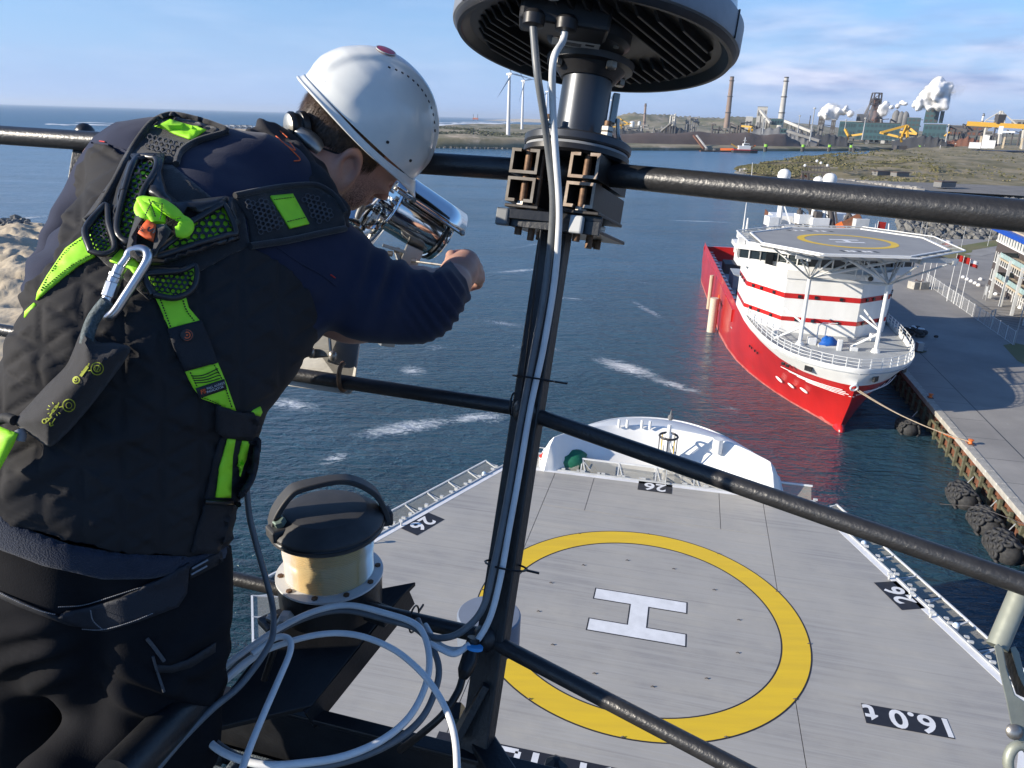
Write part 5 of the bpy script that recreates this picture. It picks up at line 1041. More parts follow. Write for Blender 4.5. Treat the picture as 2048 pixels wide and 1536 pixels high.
for (px, py) in ((1757, 443), (1577, 363)): p = AR(px, py); MB().add([p, p+Vector((1.2, 0, -.1)), p+Vector((1.2, .1, -1.2)), p+Vector((0, .1, -1.1))], [(0, 1, 2, 3)]).build('signal_flag', m_red, rs_, solid=.02); MB().cyl(p-Vector((0, 0, 3)), p+Vector((0, 0, .1)), .04, n=5).build('flag_staff', m_shipw, rs_)
o = MB(); p = AR(1603, 349)
for j in range(3): o.add([p+Vector((0, 0, -j*.4)), p+Vector((1.1, 0, -.15-j*.4)), p+Vector((1.1, .1, -.55-j*.4)), p+Vector((0, .1, -.4-j*.4))], [(0, 1, 2, 3)], j)
o.build('tricolour_flag', [m_red, m_mark, m_blue], rs_)
# helideck of the red ship
HW = [Vector((x, y, 0)) for x, y in ((32.2, 104.8), (31.0, 95.6), (35.9, 88.0), (46.0, 88.0), (53.7, 94.0), (55.8, 104.5), (50.5, 112.2), (40.0, 111.4))]; hc = Vector((43.3, 99.5, 0)); RZ = 22.0
MB().add([v+Vector((0, 0, RZ)) for v in HW]+[v+Vector((0, 0, RZ-.5)) for v in HW], [tuple(range(8)), tuple(range(15, 7, -1))]+[(i, (i+1) % 8, 8+(i+1) % 8, 8+i) for i in range(8)]).build('helideck_plate', M('far_deck_grey', (.30, .30, .29), .7, col2=(.26, .26, .255), ns=.3), rs_, fix=True)
MB().grid(lambda u, v: Vector((hc.x+(5.25+.95*v)*math.cos(2*PI*u), hc.y+(5.25+.95*v)*math.sin(2*PI*u), RZ+.02)), 72, 1).build('helideck_ring', m_yel, rs_, fix=True)
def HR(a, b, z=.02): return Vector((hc.x+a, hc.y+b, RZ+z))
MB().add([HR(u*.95, v*.95) for u, v in Hpoly(0)], [tuple(range(12))]).build('helideck_letter', m_mark, rs_, fix=True)
for (u, v, w_) in ((-2, -8.5, 4), (-1.5, 9.2, 6)):
    for k in range(7): MB().box(HR(u-w_/2+k*w_/6, v), (.42, .9, .01), .25).build('helideck_lettering', m_mark if k % 3 else m_blk, rs_)
for i in range(8):
    a, b = HW[i], HW[(i+1) % 8]; ca = lambda p, k, z: Vector((hc.x+(p.x-hc.x)*k, hc.y+(p.y-hc.y)*k, RZ+z))
    q = MB().add([ca(a, 1.01, -.1), ca(b, 1.01, -.1), ca(b, 1.15, .15), ca(a, 1.15, .15)], [(0, 1, 2, 3)]).build('net_panel', m_snet, rs_)
    MB().beam(ca(a, 1.15, .15), ca(b, 1.15, .15), .14, .14).build('net_rail', m_shipw, q); MB().beam(ca(a, 1.0, .06), ca(b, 1.0, .06), .22, .14).build('edge_rail', m_shipw, rs_)
    for k in range(5): p_ = a.lerp(b, k/5); MB().beam(ca(p_, 1.0, -.15), ca(p_, 1.15, .1), .1, .1).build('net_arm', m_steelw, q)
# underside truss
def UT(x, y, z): return Vector((hc.x+x, hc.y+y, z))
tr = []
for x in (-8, -3.5, 1, 5.5, 9.5): tr.append((UT(x, -9, 21.0), UT(x, 9, 21.0)))
for y in (-8.5, -3, 3, 8): tr.append((UT(-9.5, y, 21.2), UT(10, y, 21.2)))
for a, b in tr: MB().beam(a, b, .35, .55).build('deck_girder', m_steelw, rs_)
Lg = [Vector((38.0, 96.2, 8.7)), Vector((46.9, 93.6, 8.7))]; Lt = [Vector((37.8, 95.9, 17.6)), Vector((46.8, 93.5, 17.6))]
for a, b in zip(Lg, Lt):
    MB().cyl(a, b, .25, .25, 14).build('helideck_leg', m_white, rs_, smooth=40); MB().cyl(a, a+Vector((0, 0, .5)), .6, .4, 12).build('leg_foot', m_white, rs_)
    for dx, dy in ((-5, -4), (4.5, -4), (-4, 5), (4, 6), (0, -6), (0, 3), (-2, 0), (2, 1)): MB().cyl(b, Vector((b.x+dx, b.y+dy, 21)), .12, n=8).build('truss_brace', m_steelw, rs_)
MB().cyl(Lt[0]+Vector((0, 0, .2)), UT(3.5, -7, 20.8), .2, n=8).build('truss_brace', m_white, rs_); MB().cyl(Lt[1]+Vector((0, 0, .2)), UT(-2.5, -7, 20.8), .2, n=8).build('truss_brace', m_white, rs_); MB().cyl(Lt[0], Lt[1], .2, n=8).build('truss_brace', m_steelw, rs_)
for (a, b) in (((38.0, 96.2), (35.3, 98.3)), ((38.0, 96.2), (41.4, 97.9)), ((46.9, 93.6), (44.2, 95.0)), ((46.9, 93.6), (49.2, 98.4))):
    MB().cyl(Vector((*a, 11.2)), Vector((*b, 8.9)), .16, n=8).build('leg_strut', m_white, rs_); MB().cyl(Vector((*a, 11.6)), Vector((b[0]*.4+a[0]*.6+0, b[1]+2.2, 12.6)), .14, n=8).build('leg_strut', m_white, rs_)
for k in range(7): MB().beam(Sh(1.8, 15.2, 17.2+k*.6), Sh(2.6, 15.2, 17.2+k*.6), .06, .06).build('ladder_rung', m_white, rs_)
for s_ in (1.8, 2.6): MB().cyl(Sh(s_, 15.2, 16.6), Sh(s_, 15.2, 21.4), .07, n=6).build('ladder_side', m_white, rs_)
p = Sh(3.6, 15.4, 17.3); MB().lathe([(.45, -.3), (.5, .2), (.42, .5)], p, (-.15, -1, -.1), 16).build('searchlight', m_shipw, rs_, smooth=40); MB().cyl(p+Vector((-.05, -.52, 0)), p+Vector((-.06, -.56, 0)), .34, n=14).build('searchlight_glass', m_glass, rs_)
# forecastle rail
for z in (.45, .85, 1.25):
    L2 = [Sh(l*.975, b+.15, 9.2+z) for l, b in foc]; MB().tube(L2, .04, 5).build('forecastle_rail', m_white, rs_)
cum = spline([Vector((l*.975, b+.15, 0)) for l, b in foc], 3)
acc = 0; last = cum[0]
for q in cum:
    acc += (q-last).length; last = q
    if acc > 1.25: acc = 0; MB().beam(Sh(q.x, q.y, 9.2), Sh(q.x, q.y, 10.5), .12, .12).build('rail_post', m_white, rs_)
blobp = Sh(-1.3, 11.2, 9.2); t = thing('covered_winch', 'blue tarpaulin covered winch on the red ship forecastle', 'winch', blobp)
b = MB(); b.sphere((0, 0, 0), 1, 16, 10); b.v = [(blobp.x+v[0]*1.15*(1+.9*(float(vn2(v[0]*2+5, v[1]*2+v[2]*2+5))-.5)), blobp.y+v[1]*.9, blobp.z+max(-.5, v[2])*.8*(1+.8*(float(vn2(v[0]*3+9, v[1]*3+9))-.5))) for v in b.v]; b.build('tarpaulin', m_tarpb, t, smooth=50)
MB().box(blobp+Vector((0, 0, -.35)), (2.4, 1.6, .3), SA).build('base_frame', m_steelw, t)
for (l, b, w_, d_, h_) in ((-3.2, 11.6, 1.1, .9, 1.0), (1.7, 9.9, 1.0, .7, .5), (-.2, 9.5, .6, .5, 1.5), (5.8, 16, 1, 1.2, .9), (-7.4, 15, .8, .8, .8)): MB().box(Sh(l, b, 8.7+h_/2), (w_, d_, h_), SA).build('deck_fitting', m_white, rs_, bevel=.08)
for k in range(2): MB().tube([Sh(-2.5+k, 12.2, 8.7), Sh(-2.5+k, 12.2, 11.2), Sh(-2.0+k, 12.2, 11.6), Sh(-1.2+k, 12.2, 11.6)], .07, 6).build('davit', m_white, rs_)
# openings in the bow, hawse, emblem
for (l, b, z, w_, h_) in ((-4.1, 0.9, 7.6, .9, .55), (1.25, -.35, 7.6, .8, .7), (4.7, 3.2, 7.9, .8, .6)):
    ll = (1 if l > 0 else -1)*hb(b+1.0, dk); 
for s_, bb, z in ((-1, 3.1, 7.9), (1, .8, 7.9), (1, 5.4, 7.9), (-1, 6.0, 7.2), (-1, 6.8, 7.2)):
    k = .8; l = s_*hb(bb, lerpp(md, dk, .83)); n_ = (sr_*s_*.75-sf_*.65).normalized(); p = Sh(l, bb, z)+n_*.02; e = Vector((0, 0, 1)).cross(n_); MB().box(p, (.95 if z > 7.5 else .45, .25, .62 if z > 7.5 else .35), math.atan2(e.y, e.x)).build('mooring_port', m_dark, rs_)
MB().tube([Vector((40.85+.42*math.cos(a), 84.9-.12*math.sin(a), 6.75+.36*math.sin(a))) for a in np.linspace(0, 2*PI, 14)[:-1]], .13, 7, closed=True).build('fairlead', m_white, rs_, smooth=50)
for k in range(4):      # white speed stripes at the stem
    for s_ in (-1, 1):
        L3 = []
        for b in np.linspace(1.2, 9 - k, 10): z = 6.1-.26*k; kk = .5-.09*k; pts_ = lerpp(md, dk, kk); L3.append(Sh(s_*(hb(b, pts_)+.05), max(b, pts_[0][0]), z))
        MB().tube(L3, .045, 5).build('bow_stripe', m_mark, rs_)
for (b, z, sz) in ((7.6, 3.6, .55), (9.8, 3.4, .5), (12.4, 3.3, .6)):
    pts_ = lerpp(wlp, md, .9); l = -hb(b, pts_)-.02; p = Sh(l, b, z); d = (Sh(-hb(b+1, pts_), b+1, z)-p).normalized(); up = (Sh(-hb(b, lerpp(md, dk, .2)), b, z+.9)-p).normalized(); n_ = d.cross(up).normalized(); n_ = n_ if n_.dot(-sr_) > 0 else -n_
    MB().tube([p+n_*.1+d*sz*math.cos(a)+up*sz*.8*math.sin(a) for a in np.linspace(0, 2*PI, 16)[:-1]], .07, 5, closed=True).build('hull_mark_ring', m_mark, rs_)
    MB().tube([p+n_*.1-d*sz*.6-up*sz*.5, p+n_*.1+d*sz*.6+up*sz*.5], .09, 5).build('hull_mark_bar', m_mark, rs_)
l = -hb(3.2, lerpp(wlp, md, .5))-.35; p = Sh(l, 5.0, 2.6); MB().tube([p+Vector((0, 0, .5)), p+Vector((-.3, 0, .35)), p, p+Vector((.1, .1, -.25)), p+Vector((-.2, 0, -.45))], .06, 5).build('draught_mark', m_mark, rs_)
for b in (17.5, 18.6, 20, 20.9): pts_ = lerpp(md, dk, .3); p = Sh(-hb(b, pts_)-.02, b, 5.3); MB().box(p, (.12, .35, .3), SA).build('hull_vent', m_dark, rs_)
for k in range(4): p = Sh(-11.02, 47+k*1.5, 4.2); MB().box(p, (.1, .5, 2.4), SA).build('hull_slot', m_dark, rs_)
t = thing('quay_fender_pile', 'tall cream steel pile standing in the water beside the red hull', 'pile', Sh(-12.3, 48, 0)); MB().cyl(Sh(-12.4, 48, -1), Sh(-12.4, 48, 6.3), .75, n=14).build('pile', M('cream_pile', (.62, .55, .42), .6), t, smooth=40); MB().cyl(Sh(-11.6, 48.6, .5), Sh(-11.6, 48.6, 6.8), .14, n=8).build('ladder_pipe', m_orng, t)
MB().cyl(Sh(-11.9, 62, 1), Sh(-11.9, 62, 7.8), .4, n=10).build('side_fender', m_sand, rs_)
# ================================================================== MAST PLATFORM: railing, antenna, lamp, cables
m_railp = M('black_rail_paint', (.018, .018, .019), .36, col2=(.026, .026, .027), ns=30, bump=.55, bs=170, bd=.0016, spec=.6, wear=.77, wcol=(.085, .07, .055), ws=24)
m_postp = M('post_paint', (.018, .0185, .02), .42, col2=(.03, .029, .028), ns=40, bump=1.0, bs=240, bst=(1, 1, .35), bd=.0014, wear=.74, wcol=(.10, .075, .05), ws=30)
m_blkp = M('black_plate_paint', (.011, .012, .014), .35, col2=(.02, .02, .021), ns=14, bump=.5, bs=160, bd=.001, wear=.80, wcol=(.09, .06, .04), ws=18)
m_cast = M('antenna_casting', (.014, .014, .016), .42, col2=(.022, .022, .024), ns=20, bump=.25, bs=240, bd=.0006)
m_rimm = M('antenna_rim_metal', (.27, .28, .30), .5, metal=.45, col2=(.20, .21, .23), ns=12, bump=.15, bs=90, bd=.0008)
m_rado = M('radome_white', (.72, .74, .76), .3)
m_flan = M('flange_anodised', (.06, .065, .075), .42, metal=.5, col2=(.045, .05, .06), ns=20)
m_neck = M('neck_anodised', (.075, .08, .088), .34, metal=.75, col2=(.06, .065, .072), ns=14)
m_chan = M('weathered_channel', (.040, .037, .034), .42, metal=.6, col2=(.04, .034, .03), ns=22, bump=.35, bs=120, bd=.0008, wear=.66, wcol=(.14, .10, .07), ws=26)
m_chanb = M('lit_channel_edge', (.34, .29, .24), .55, metal=.4, col2=(.20, .14, .10), ns=45)  # right pair's end faces: sunlight put into the colour
m_chane = M('unlit_channel_edge', (.15, .14, .125), .55, metal=.4, col2=(.10, .085, .07), ns=45)  # darker copy for the left pair's ends, without that painted sunlight
m_bolt = M('bolt_steel', (.42, .40, .36), .35, metal=.8, col2=(.25, .22, .19), ns=50)
m_rod = M('rusty_rod', (.20, .12, .07), .6, metal=.4, col2=(.09, .05, .03), ns=90, bump=.6, bs=300, bst=(.1, .1, 1), bd=.001)
m_cgrey = M('grey_cable_sheath', (.155, .165, .17), .42, col2=(.12, .128, .135), ns=30, wear=.76, wcol=(.03, .03, .03), ws=14)
m_cwhite = M('white_cable_sheath', (.76, .76, .74), .42, col2=(.66, .67, .66), ns=30, wear=.77, wcol=(.10, .09, .08), ws=16)
m_tie = M('cable_tie_black', (.012, .012, .013), .35)
m_lid = M('lamp_lid_plastic', (.055, .055, .056), .55, col2=(.04, .04, .042), ns=25, bump=.3, bs=300, bd=.0005, wear=.76, wcol=(.16, .15, .14), ws=40)
m_lens = M('ribbed_amber_lens', (.72, .56, .30), .16, col2=(.66, .48, .22), ns=9, coat=.6, trans=.35, ior=1.4)
m_inox = M('polished_stainless', (.74, .73, .71), .09, metal=1, col2=(.68, .67, .65), ns=12)
m_inoxb = M('brushed_stainless', (.42, .41, .38), .38, metal=.85, col2=(.34, .33, .30), ns=8, bump=.3, bs=90, bst=(.12, 4, 4), bd=.0008)
m_gal2 = M('galvanised_arm', (.31, .33, .28), .5, metal=.35, col2=(.25, .265, .23), ns=16, bump=.4, bs=90, bd=.001, wear=.70, wcol=(.24, .13, .07), ws=20)
T0 = D(1130, 345, 1.30); B0 = D(945, 1545, 1.29); AX = (T0-B0).normalized()
E1 = (_r0-AX*_r0.dot(AX)).normalized(); E2 = AX.cross(E1); E2 = E2 if E2.y > 0 else -E2
rl = thing('platform_railing', 'black painted tube railing leaning outward around the mast platform', 'railing', D(945, 1545, 1.29))
def rail(a, b, r, nm='rail'):
    b = a+(b-a)*1.45
    L = (b-a).length; n_ = int(L/.012); pts = [a.lerp(b, k/n_) for k in range(n_+1)]
    o = MB().tube(pts, r, 24).build(nm, m_railp, rl, smooth=40); return o
# right-hand run
rail(D(1128, 341, 1.30), D(2150, 442, .893), .0196, 'top_rail'); rail(D(1052, 824, 1.302), D(2150, 1204, .862), .0132, 'middle_rail'); rail(D(972, 1275, 1.298), D(1580, 1592, 1.0), .0132, 'lower_rail')
rail(D(1128, 345, 1.305), D(-60, 266, 1.625), .0196, 'top_rail'); rail(D(1045, 818, 1.305), D(0, 660, 1.585), .0132, 'middle_rail'); rail(D(968, 1272, 1.30), D(420, 1146, 1.44), .0132, 'lower_rail')
rl_z = D(972, 1275, 1.298)
MB().beam(T0+AX*.01, B0, .052, .030, up=E2*.9+E1*.45).build('post', m_postp, rl, bevel=.003)
for px, py, d in ((1052, 822, 1.29), (972, 1275, 1.288), (1128, 345, 1.29)): MB().sphere(D(px, py, d), .024 if py > 400 else .028, 14, 10).build('weld_bead', m_railp, rl, smooth=60)
lp = D(165, 268, 1.575); MB().beam(lp, lp-AX*.42, .026, .010, up=E2).build('post', m_postp, rl, bevel=.002); MB().sphere(D(170, 266, 1.60), .0205, 12, 8).build('weld_bead', m_railp, rl, smooth=60)
# toe board and floor
hL = (ray(-4800, hz(-4800))); hL = Vector(hL).normalized(); hL.z = 0; hL.normalize(); nL = Vector((hL.y, -hL.x, 0)); nL = nL if nL.y > 0 else -nL
tb0 = D(1010, 1522, 1.262); ZF = tb0.z-.135
tb = thing('toe_board', 'black painted steel toe board edging the platform floor', 'toe board', tb0)
a_, b_ = tb0-hL*.12, tb0+hL*1.1
MB().beam(a_-Vector((0, 0, .006)), b_-Vector((0, 0, .006)), .028, .010).build('top_flange', m_blkp, tb, bevel=.002)
MB().beam(a_-Vector((0, 0, .085))+nL*.006, b_-Vector((0, 0, .085))+nL*.006, .008, .145).build('board_plate', m_blkp, tb, bevel=.001)
MB().beam(a_-Vector((0, 0, .012)), a_-Vector((0, 0, .012))+Vector((.8, -.62, 0))*.5, .03, .012).build('top_flange', m_blkp, tb, bevel=.002)
MB().beam(a_-Vector((0, 0, .09)), a_-Vector((0, 0, .09))+Vector((.8, -.62, 0))*.5, .008, .15).build('board_plate', m_blkp, tb)
c = D(985, 1512, 1.26); MB().box(c-Vector((0, 0, .02)), (.045, .09, .05), .5).build('post_bracket', m_blkp, tb, bevel=.003)
c = D(915, 1470, 1.29); MB().beam(c+AX*.0, c+AX*.10+E1*.035, .012, .06, up=E2).build('gusset', m_postp, tb, bevel=.001)
gr = thing('floor_grating', 'frosted blue grey moulded floor grating of the platform', 'grating', Vector((tb0.x-.4, tb0.y-.5, ZF)))
m_grt = M('grating_grit', (.10, .125, .14), .8, col2=(.17, .195, .205), ns=60, bump=1.0, bs=300, bd=.004); g_o = tb0+hL*1.1-nL*.015
mm_ = MB()
def gp(s_, t_): p = tb0+hL*s_-nL*(.02+t_); return Vector((p.x, p.y, ZF))
for k in range(34): mm_.beam(gp(-.12, k*.042), gp(1.25, k*.042), .013, .032)
for k in range(33): mm_.beam(gp(-.12+k*.042, 0)-Vector((0, 0, .001)), gp(-.12+k*.042, 1.4)-Vector((0, 0, .001)), .013, .031)
o = mm_.build('grating_bars', m_grt, gr, bevel=.003); o['kind'] = 'stuff'
MB().add([gp(-.5, -.03)-Vector((0, 0, .09)), gp(1.5, -.03)-Vector((0, 0, .09)), gp(1.5, 1.6)-Vector((0, 0, .09)), gp(-.5, 1.6)-Vector((0, 0, .09))], [(0, 1, 2, 3)]).build('under_plate', m_blkp, gr)
tf = thing('floor_tube', 'thick black tube lying along the platform in front of the kneeling leg', 'tube', D(330, 1460, .98))
MB().tube([D(420, 1362, 1.10), D(392, 1392, 1.06), D(230, 1560, .90)], [.024, .028, .028], 24).build('tube_body', m_blkp, tf, smooth=40)
MB().tube([D(392, 1392, 1.06), D(384, 1401, 1.053)], .031, 24).build('collar', m_blkp, tf, smooth=40)
# ------------------------------------------------------------------ satellite antenna
Fc = D(1156, 287, 1.275)
AX0, E10, E20 = AX, E1, E2
AX = Vector((.125, .225, 1)).normalized(); E1 = (_r0-AX*_r0.dot(AX)).normalized(); E2 = AX.cross(E1); E2 = E2 if E2.y > 0 else -E2
an = thing('satellite_antenna', 'round black finned satellite antenna on a neck above the rail corner', 'antenna', Fc)
def AN(x, y, z, a=AX.copy(), b=E1.copy(), c=E2.copy()): return Fc+b*x+c*y+a*z
NH = .121
MB().lathe([(.042, .0), (.042, NH)], Fc, AX, 40).build('neck', m_neck, an, smooth=40)
MB().lathe([(.020, 0), (.089, 0), (.091, .003), (.091, .013), (.086, .016), (.04, .016)], AN(0, 0, -.012), AX, 48).build('flange', m_flan, an, smooth=30)
MB().lathe([(.02, 0), (.087, 0), (.087, .004), (.02, .004)], AN(0, 0, -.017), AX, 48).build('gasket', M('gasket_grey', (.3, .31, .32), .7), an, smooth=30)
MB().lathe([(.02, 0), (.084, 0), (.090, .004), (.090, .012), (.02, .012)], AN(0, 0, -.030), AX, 48).build('lower_flange', m_cast, an, smooth=30)
def nut(c, ax, r, h, mat=m_bolt, nm='nut', par=an): return MB().lathe([(r*.8, 0), (r, h*.15), (r, h*.85), (r*.8, h)], c, ax, 6).build(nm, mat, par)
for k in range(4):
    a = k*PI/2+.62; x, y = .069*math.cos(a), .069*math.sin(a); nut(AN(x, y, .004), AX, .0105, .009); nut(AN(x, y, .013), AX, .0105, .009); MB().cyl(AN(x, y, -.175 if y < 0 else -.165), AN(x, y, .030), .0058, n=14).build('threaded_rod', m_rod, an, smooth=50)
# upper flange under the housing
MB().lathe([(.046, -.03), (.060, -.012), (.072, -.010), (.074, 0), (.02, 0)], AN(0, 0, NH+.012), AX, 40).build('upper_flange', m_cast, an, smooth=30)
for k in range(4):
    a = k*PI/2+.50; x, y = .064*math.cos(a), .064*math.sin(a); nut(AN(x, y, NH-.010), AX, .0095, .012, nm='bolt_head')
ZB = NH+.030; RD = .243
MB().lathe([(.02, .026), (.194, .026), (.207, .016), (.216, .006), (.220, .004), (.222, .001), (.228, .001), (.231, .005), (.234, .014)], AN(0, 0, ZB), AX, 96).build('base_casting', m_cast, an, smooth=35)
MB().lathe([(.2325, 0), (.2365, .002), (.2375, .006), (.2375, .040), (.233, .046), (.215, .048)], AN(0, 0, ZB+.010), AX, 96, cap=False).build('rim_band', m_rimm, an, smooth=35)
MB().lathe([(.222, 0), (.221, .03), (.212, .09), (.18, .15), (.12, .185), (.02, .2)], AN(0, 0, ZB+.056), AX, 72).build('dome', m_rado, an, smooth=60)
for k in (0.35, 2.45, 4.5):
    a = k-.9; MB().box(AN(.2378*math.cos(a), .2378*math.sin(a), ZB+.032), (.003, .002, .042), R=Matrix((E1, E2, AX)).transposed() @ Matrix.Rotation(a, 3, 'Z')).build('rim_joint', m_cast, an)
a0 = -2.30
lb = MB(); lb.grid(lambda u, v: AN(.2380*math.cos(a0+.2*u), .2380*math.sin(a0+.2*u), ZB+.020+.030*v), 8, 1); lb.build('yellow_label', m_yel, an)
FR = -.52          # fin direction
fd = E1*math.cos(FR)*-1+E2*math.sin(FR)*-1; fd = (E1*math.cos(.93)+E2*math.sin(.93)); fn_ = (E1*-math.sin(.93)+E2*math.cos(.93))
for k in range(-10, 11):
    q = k*.0205
    if abs(q) < .035: segs = []
    L = math.sqrt(max(0, .196**2-q*q))
    if L < .05: continue
    segs = [(-L, L)] if abs(q) > .09 else ([(-L, -.105), (.085, L)] if abs(q) < .09 else [])
    for (s0, s1) in segs:
        if s1-s0 < .03: continue
        z1, z0 = ZB+.028, ZB+.001; c1 = .020
        pr_ = [(s0, z1), (s0+.004, z0+.010), (s0+c1, z0), (s1-c1, z0), (s1-.004, z0+.010), (s1, z1)]
        vs = [AN(0, 0, 0)+fd*s_+fn_*(q+t_)+AX*z for t_ in (-.0022, .0022) for s_, z in pr_]
        MB().add(vs, [tuple(range(5, -1, -1)), tuple(range(6, 12))]+[(i, (i+1) % 6, 6+(i+1) % 6, 6+i) for i in range(6)]).build('cooling_fin', m_cast, an, bevel=.0012, fix=True)
# junction box and round cover with label
RA = Matrix((E1, E2, AX)).transposed()
MB().box(AN(-.055, -.135, ZB+.004), (.135, .060, .050), R=RA).build('junction_box', m_cast, an, bevel=.006)
MB().lathe([(.02, 0), (.058, 0), (.066, .006), (.068, .03)], AN(-.012, -.072, ZB-.018), AX, 40).build('round_cover', m_cast, an, smooth=30)
MB().box(AN(-.032, -.080, ZB-.019), (.075, .028, .0012), R=RA).build('type_label', m_steelw, an)
MB().box(AN(-.010, -.087, ZB-.0200), (.014, .006, .0006), R=RA).build('label_print', m_blk, an)
for j in range(3): MB().box(AN(-.040, -.086+j*.005, ZB-.0200), (.034, .0012, .0005), R=RA).build('label_print', m_blk, an)
for x in (-.100, -.052): MB().lathe([(.010, 0), (.016, .002), (.017, .016), (.013, .022)], AN(x, -.160, ZB-.030), AX, 16).build('cable_gland', m_cast, an, smooth=30)
nut(AN(-.078, -.185, ZB+.004), AX, .013, .016, m_steelw, 'vent_plug')
for (x, y) in ((-.064, -.10), (.035, -.052), (.03, -.095)): nut(AN(x, y, ZB-.020), AX, .005, .005, m_bolt, 'cover_screw')
# earth strap and bracket at right of the neck
MB().box(AN(.052, .01, NH*.55), (.012, .02, .05), R=RA).build('side_clip', m_inoxb, an, bevel=.002)
MB().tube(spline([AN(.060, .0, .05), AN(.066, 0, .02), AN(.078, -.01, .004)], 5), .0035, 8).build('earth_strap', m_inoxb, an, smooth=50)
# ------------------------------------------------------------------ clamp
cl = thing('rail_clamp', 'weathered strut channel clamp holding the antenna onto the rail corner', 'clamp', AN(0, 0, -.06))
Cy = math.radians(-24); e1 = (E1*math.cos(Cy)+E2*math.sin(Cy)); e2 = (E2*math.cos(Cy)-E1*math.sin(Cy))
def CL(x, y, z): return AN(0, 0, 0)+e1*x+e2*y+AX*z
def channel(xc, zc, up, w=.050, h=.040, y0=-.078, y1=.085, mat=m_chan):
    s_ = 1 if up else -1; tk = .005
    prof = [(-.5, .5), (-.5, -.5), (.5, -.5), (.5, .5), (.16, .5), (.16, .5-tk/h*1.0), (.5-tk/w, .5-tk/h), (.5-tk/w, -.5+tk/h), (-.5+tk/w, -.5+tk/h), (-.5+tk/w, .5-tk/h), (-.16, .5-tk/h), (-.16, .5)]
    o2 = [(xc+px*w, zc+py*h*s_) for px, py in prof]; n = len(o2)
    vs = [CL(x, y, z) for y in (y0, y1) for x, z in o2]
    quads = [(0, 1, 8, 9), (1, 2, 7, 8), (2, 3, 6, 7), (3, 4, 5, 6), (0, 9, 10, 11)]
    m = MB(); m.add(vs, [(i, (i+1) % n, n+(i+1) % n, n+i) for i in range(n)]+[tuple(q+n for q in qd_[::-1]) for qd_ in quads], 0); m.add([v-e2*.0006 for v in vs[:n]], quads, 1)
    return m.build('strut_channel', [mat, m_chanb if xc > 0 else m_chane], cl, fix=True)
for xc in (-.058, .046):
    channel(xc, -.050, True, mat=m_chan); channel(xc, -.096, False)
    MB().box(CL(xc+.01, -.02, -.124), (.060, .135, .0055), R=Matrix((e1, e2, AX)).transposed()).build('backing_plate', m_chan, cl, bevel=.0012)
    for y in (-.062, .05):
        MB().cyl(CL(xc, y, -.168), CL(xc, y, -.03), .0062, n=14).build('threaded_rod', m_rod, cl, smooth=50)
        for z in (-.121, -.136, -.143): nut(CL(xc, y, z), AX, .0105, .0085, m_bolt, 'nut', cl)
MB().box(CL(0, 0, -.150), (.175, .15, .006), R=Matrix((e1, e2, AX)).transposed()).build('support_plate', m_blkp, cl, bevel=.0015)
MB().beam(CL(-.088, -.076, -.146), CL(.088, -.076, -.146), .006, .022, up=AX).build('plate_lip', m_blkp, cl, bevel=.001)
MB().beam(CL(-.088, -.090, -.138), CL(.088, -.07, -.134), .005, .016, up=AX).build('loose_strap', m_blkp, cl, bevel=.001)
for x, mt in ((-.078, m_cgrey), (.052, m_steelw)): MB().box(CL(x, -.086, -.144), (.022, .014, .028), R=Matrix((e1, e2, AX)).transposed()).build('strap_buckle', mt, cl, bevel=.003)
# ------------------------------------------------------------------ cables
AXA = AX; AX = AX0
def cable(name, lab, pts, r, mat, grp=None, n=10):
    P_ = spline([D(*p) for p in pts], 8); return setp(MB().tube(P_, r, 12).build(name, mat, smooth=60), lab, 'cable', grp)
gl1, gl2 = AN(-.100, -.160, ZB-.028), AN(-.052, -.160, ZB-.028)
def pxof(v):
    v = Vector(v)-Vector((0, 0, HC)); X, Y, Z = v; d = Y*cP-Z*sP; u = Y*sP+Z*cP; x = X/d*FPX; y = -u/d*FPX; return (1024+x*cR-y*sR, 768+x*sR+y*cR, d)
g1 = pxof(gl1); g2 = pxof(gl2)
cable('grey_cable', 'grey cable from the antenna running down the railing post', [(g1[0], g1[1]-6, g1[2]), (g1[0]+2, g1[1]+25, g1[2]), (1075, 150, 1.10), (1088, 235, 1.13), (1099, 320, 1.166), (1106, 400, 1.186), (1102, 480, 1.212), (1088, 590, 1.232), (1066, 710, 1.252), (1040, 850, 1.267), (1014, 1000, 1.262), (990, 1120, 1.252), (966, 1215, 1.247), (925, 1262, 1.252), (885, 1276, 1.262), (850, 1268, 1.27), (835, 1240, 1.30)], .0058, m_cgrey, 'antenna cables')
cable('white_cable', 'white cable from the antenna running down the railing post', [(g2[0], g2[1]-6, g2[2]), (g2[0]-6, g2[1]+22, g2[2]), (1107, 120, 1.08), (1105, 200, 1.12), (1111, 300, 1.15), (1118, 400, 1.176), (1117, 470, 1.196), (1108, 570, 1.222), (1086, 700, 1.247), (1062, 810, 1.262), (1038, 950, 1.262), (1018, 1060, 1.257), (1000, 1160, 1.252), (978, 1240, 1.247), (945, 1290, 1.252), (905, 1300, 1.262), (872, 1284, 1.27), (850, 1250, 1.3)], .0053, m_cwhite, 'antenna cables')
cable('thin_cord', 'thin black cord hanging from the clamp to the middle rail', [(1082, 460, 1.22), (1068, 590, 1.24), (1052, 720, 1.27), (1041, 800, 1.29)], .0016, m_tie)
Zo = lambda x, y: (400+x/2.415, 900+y/2.415)
def dz(y): return 1.30-max(0, (y-1200))*.00080
def coil(name, lab, zp, r, mat, off=0): return cable(name, lab, [(Zo(x, y)[0], Zo(x, y)[1], dz(Zo(x, y)[1])+off) for x, y in zp], r, mat, 'coiled cables on the lower rail')
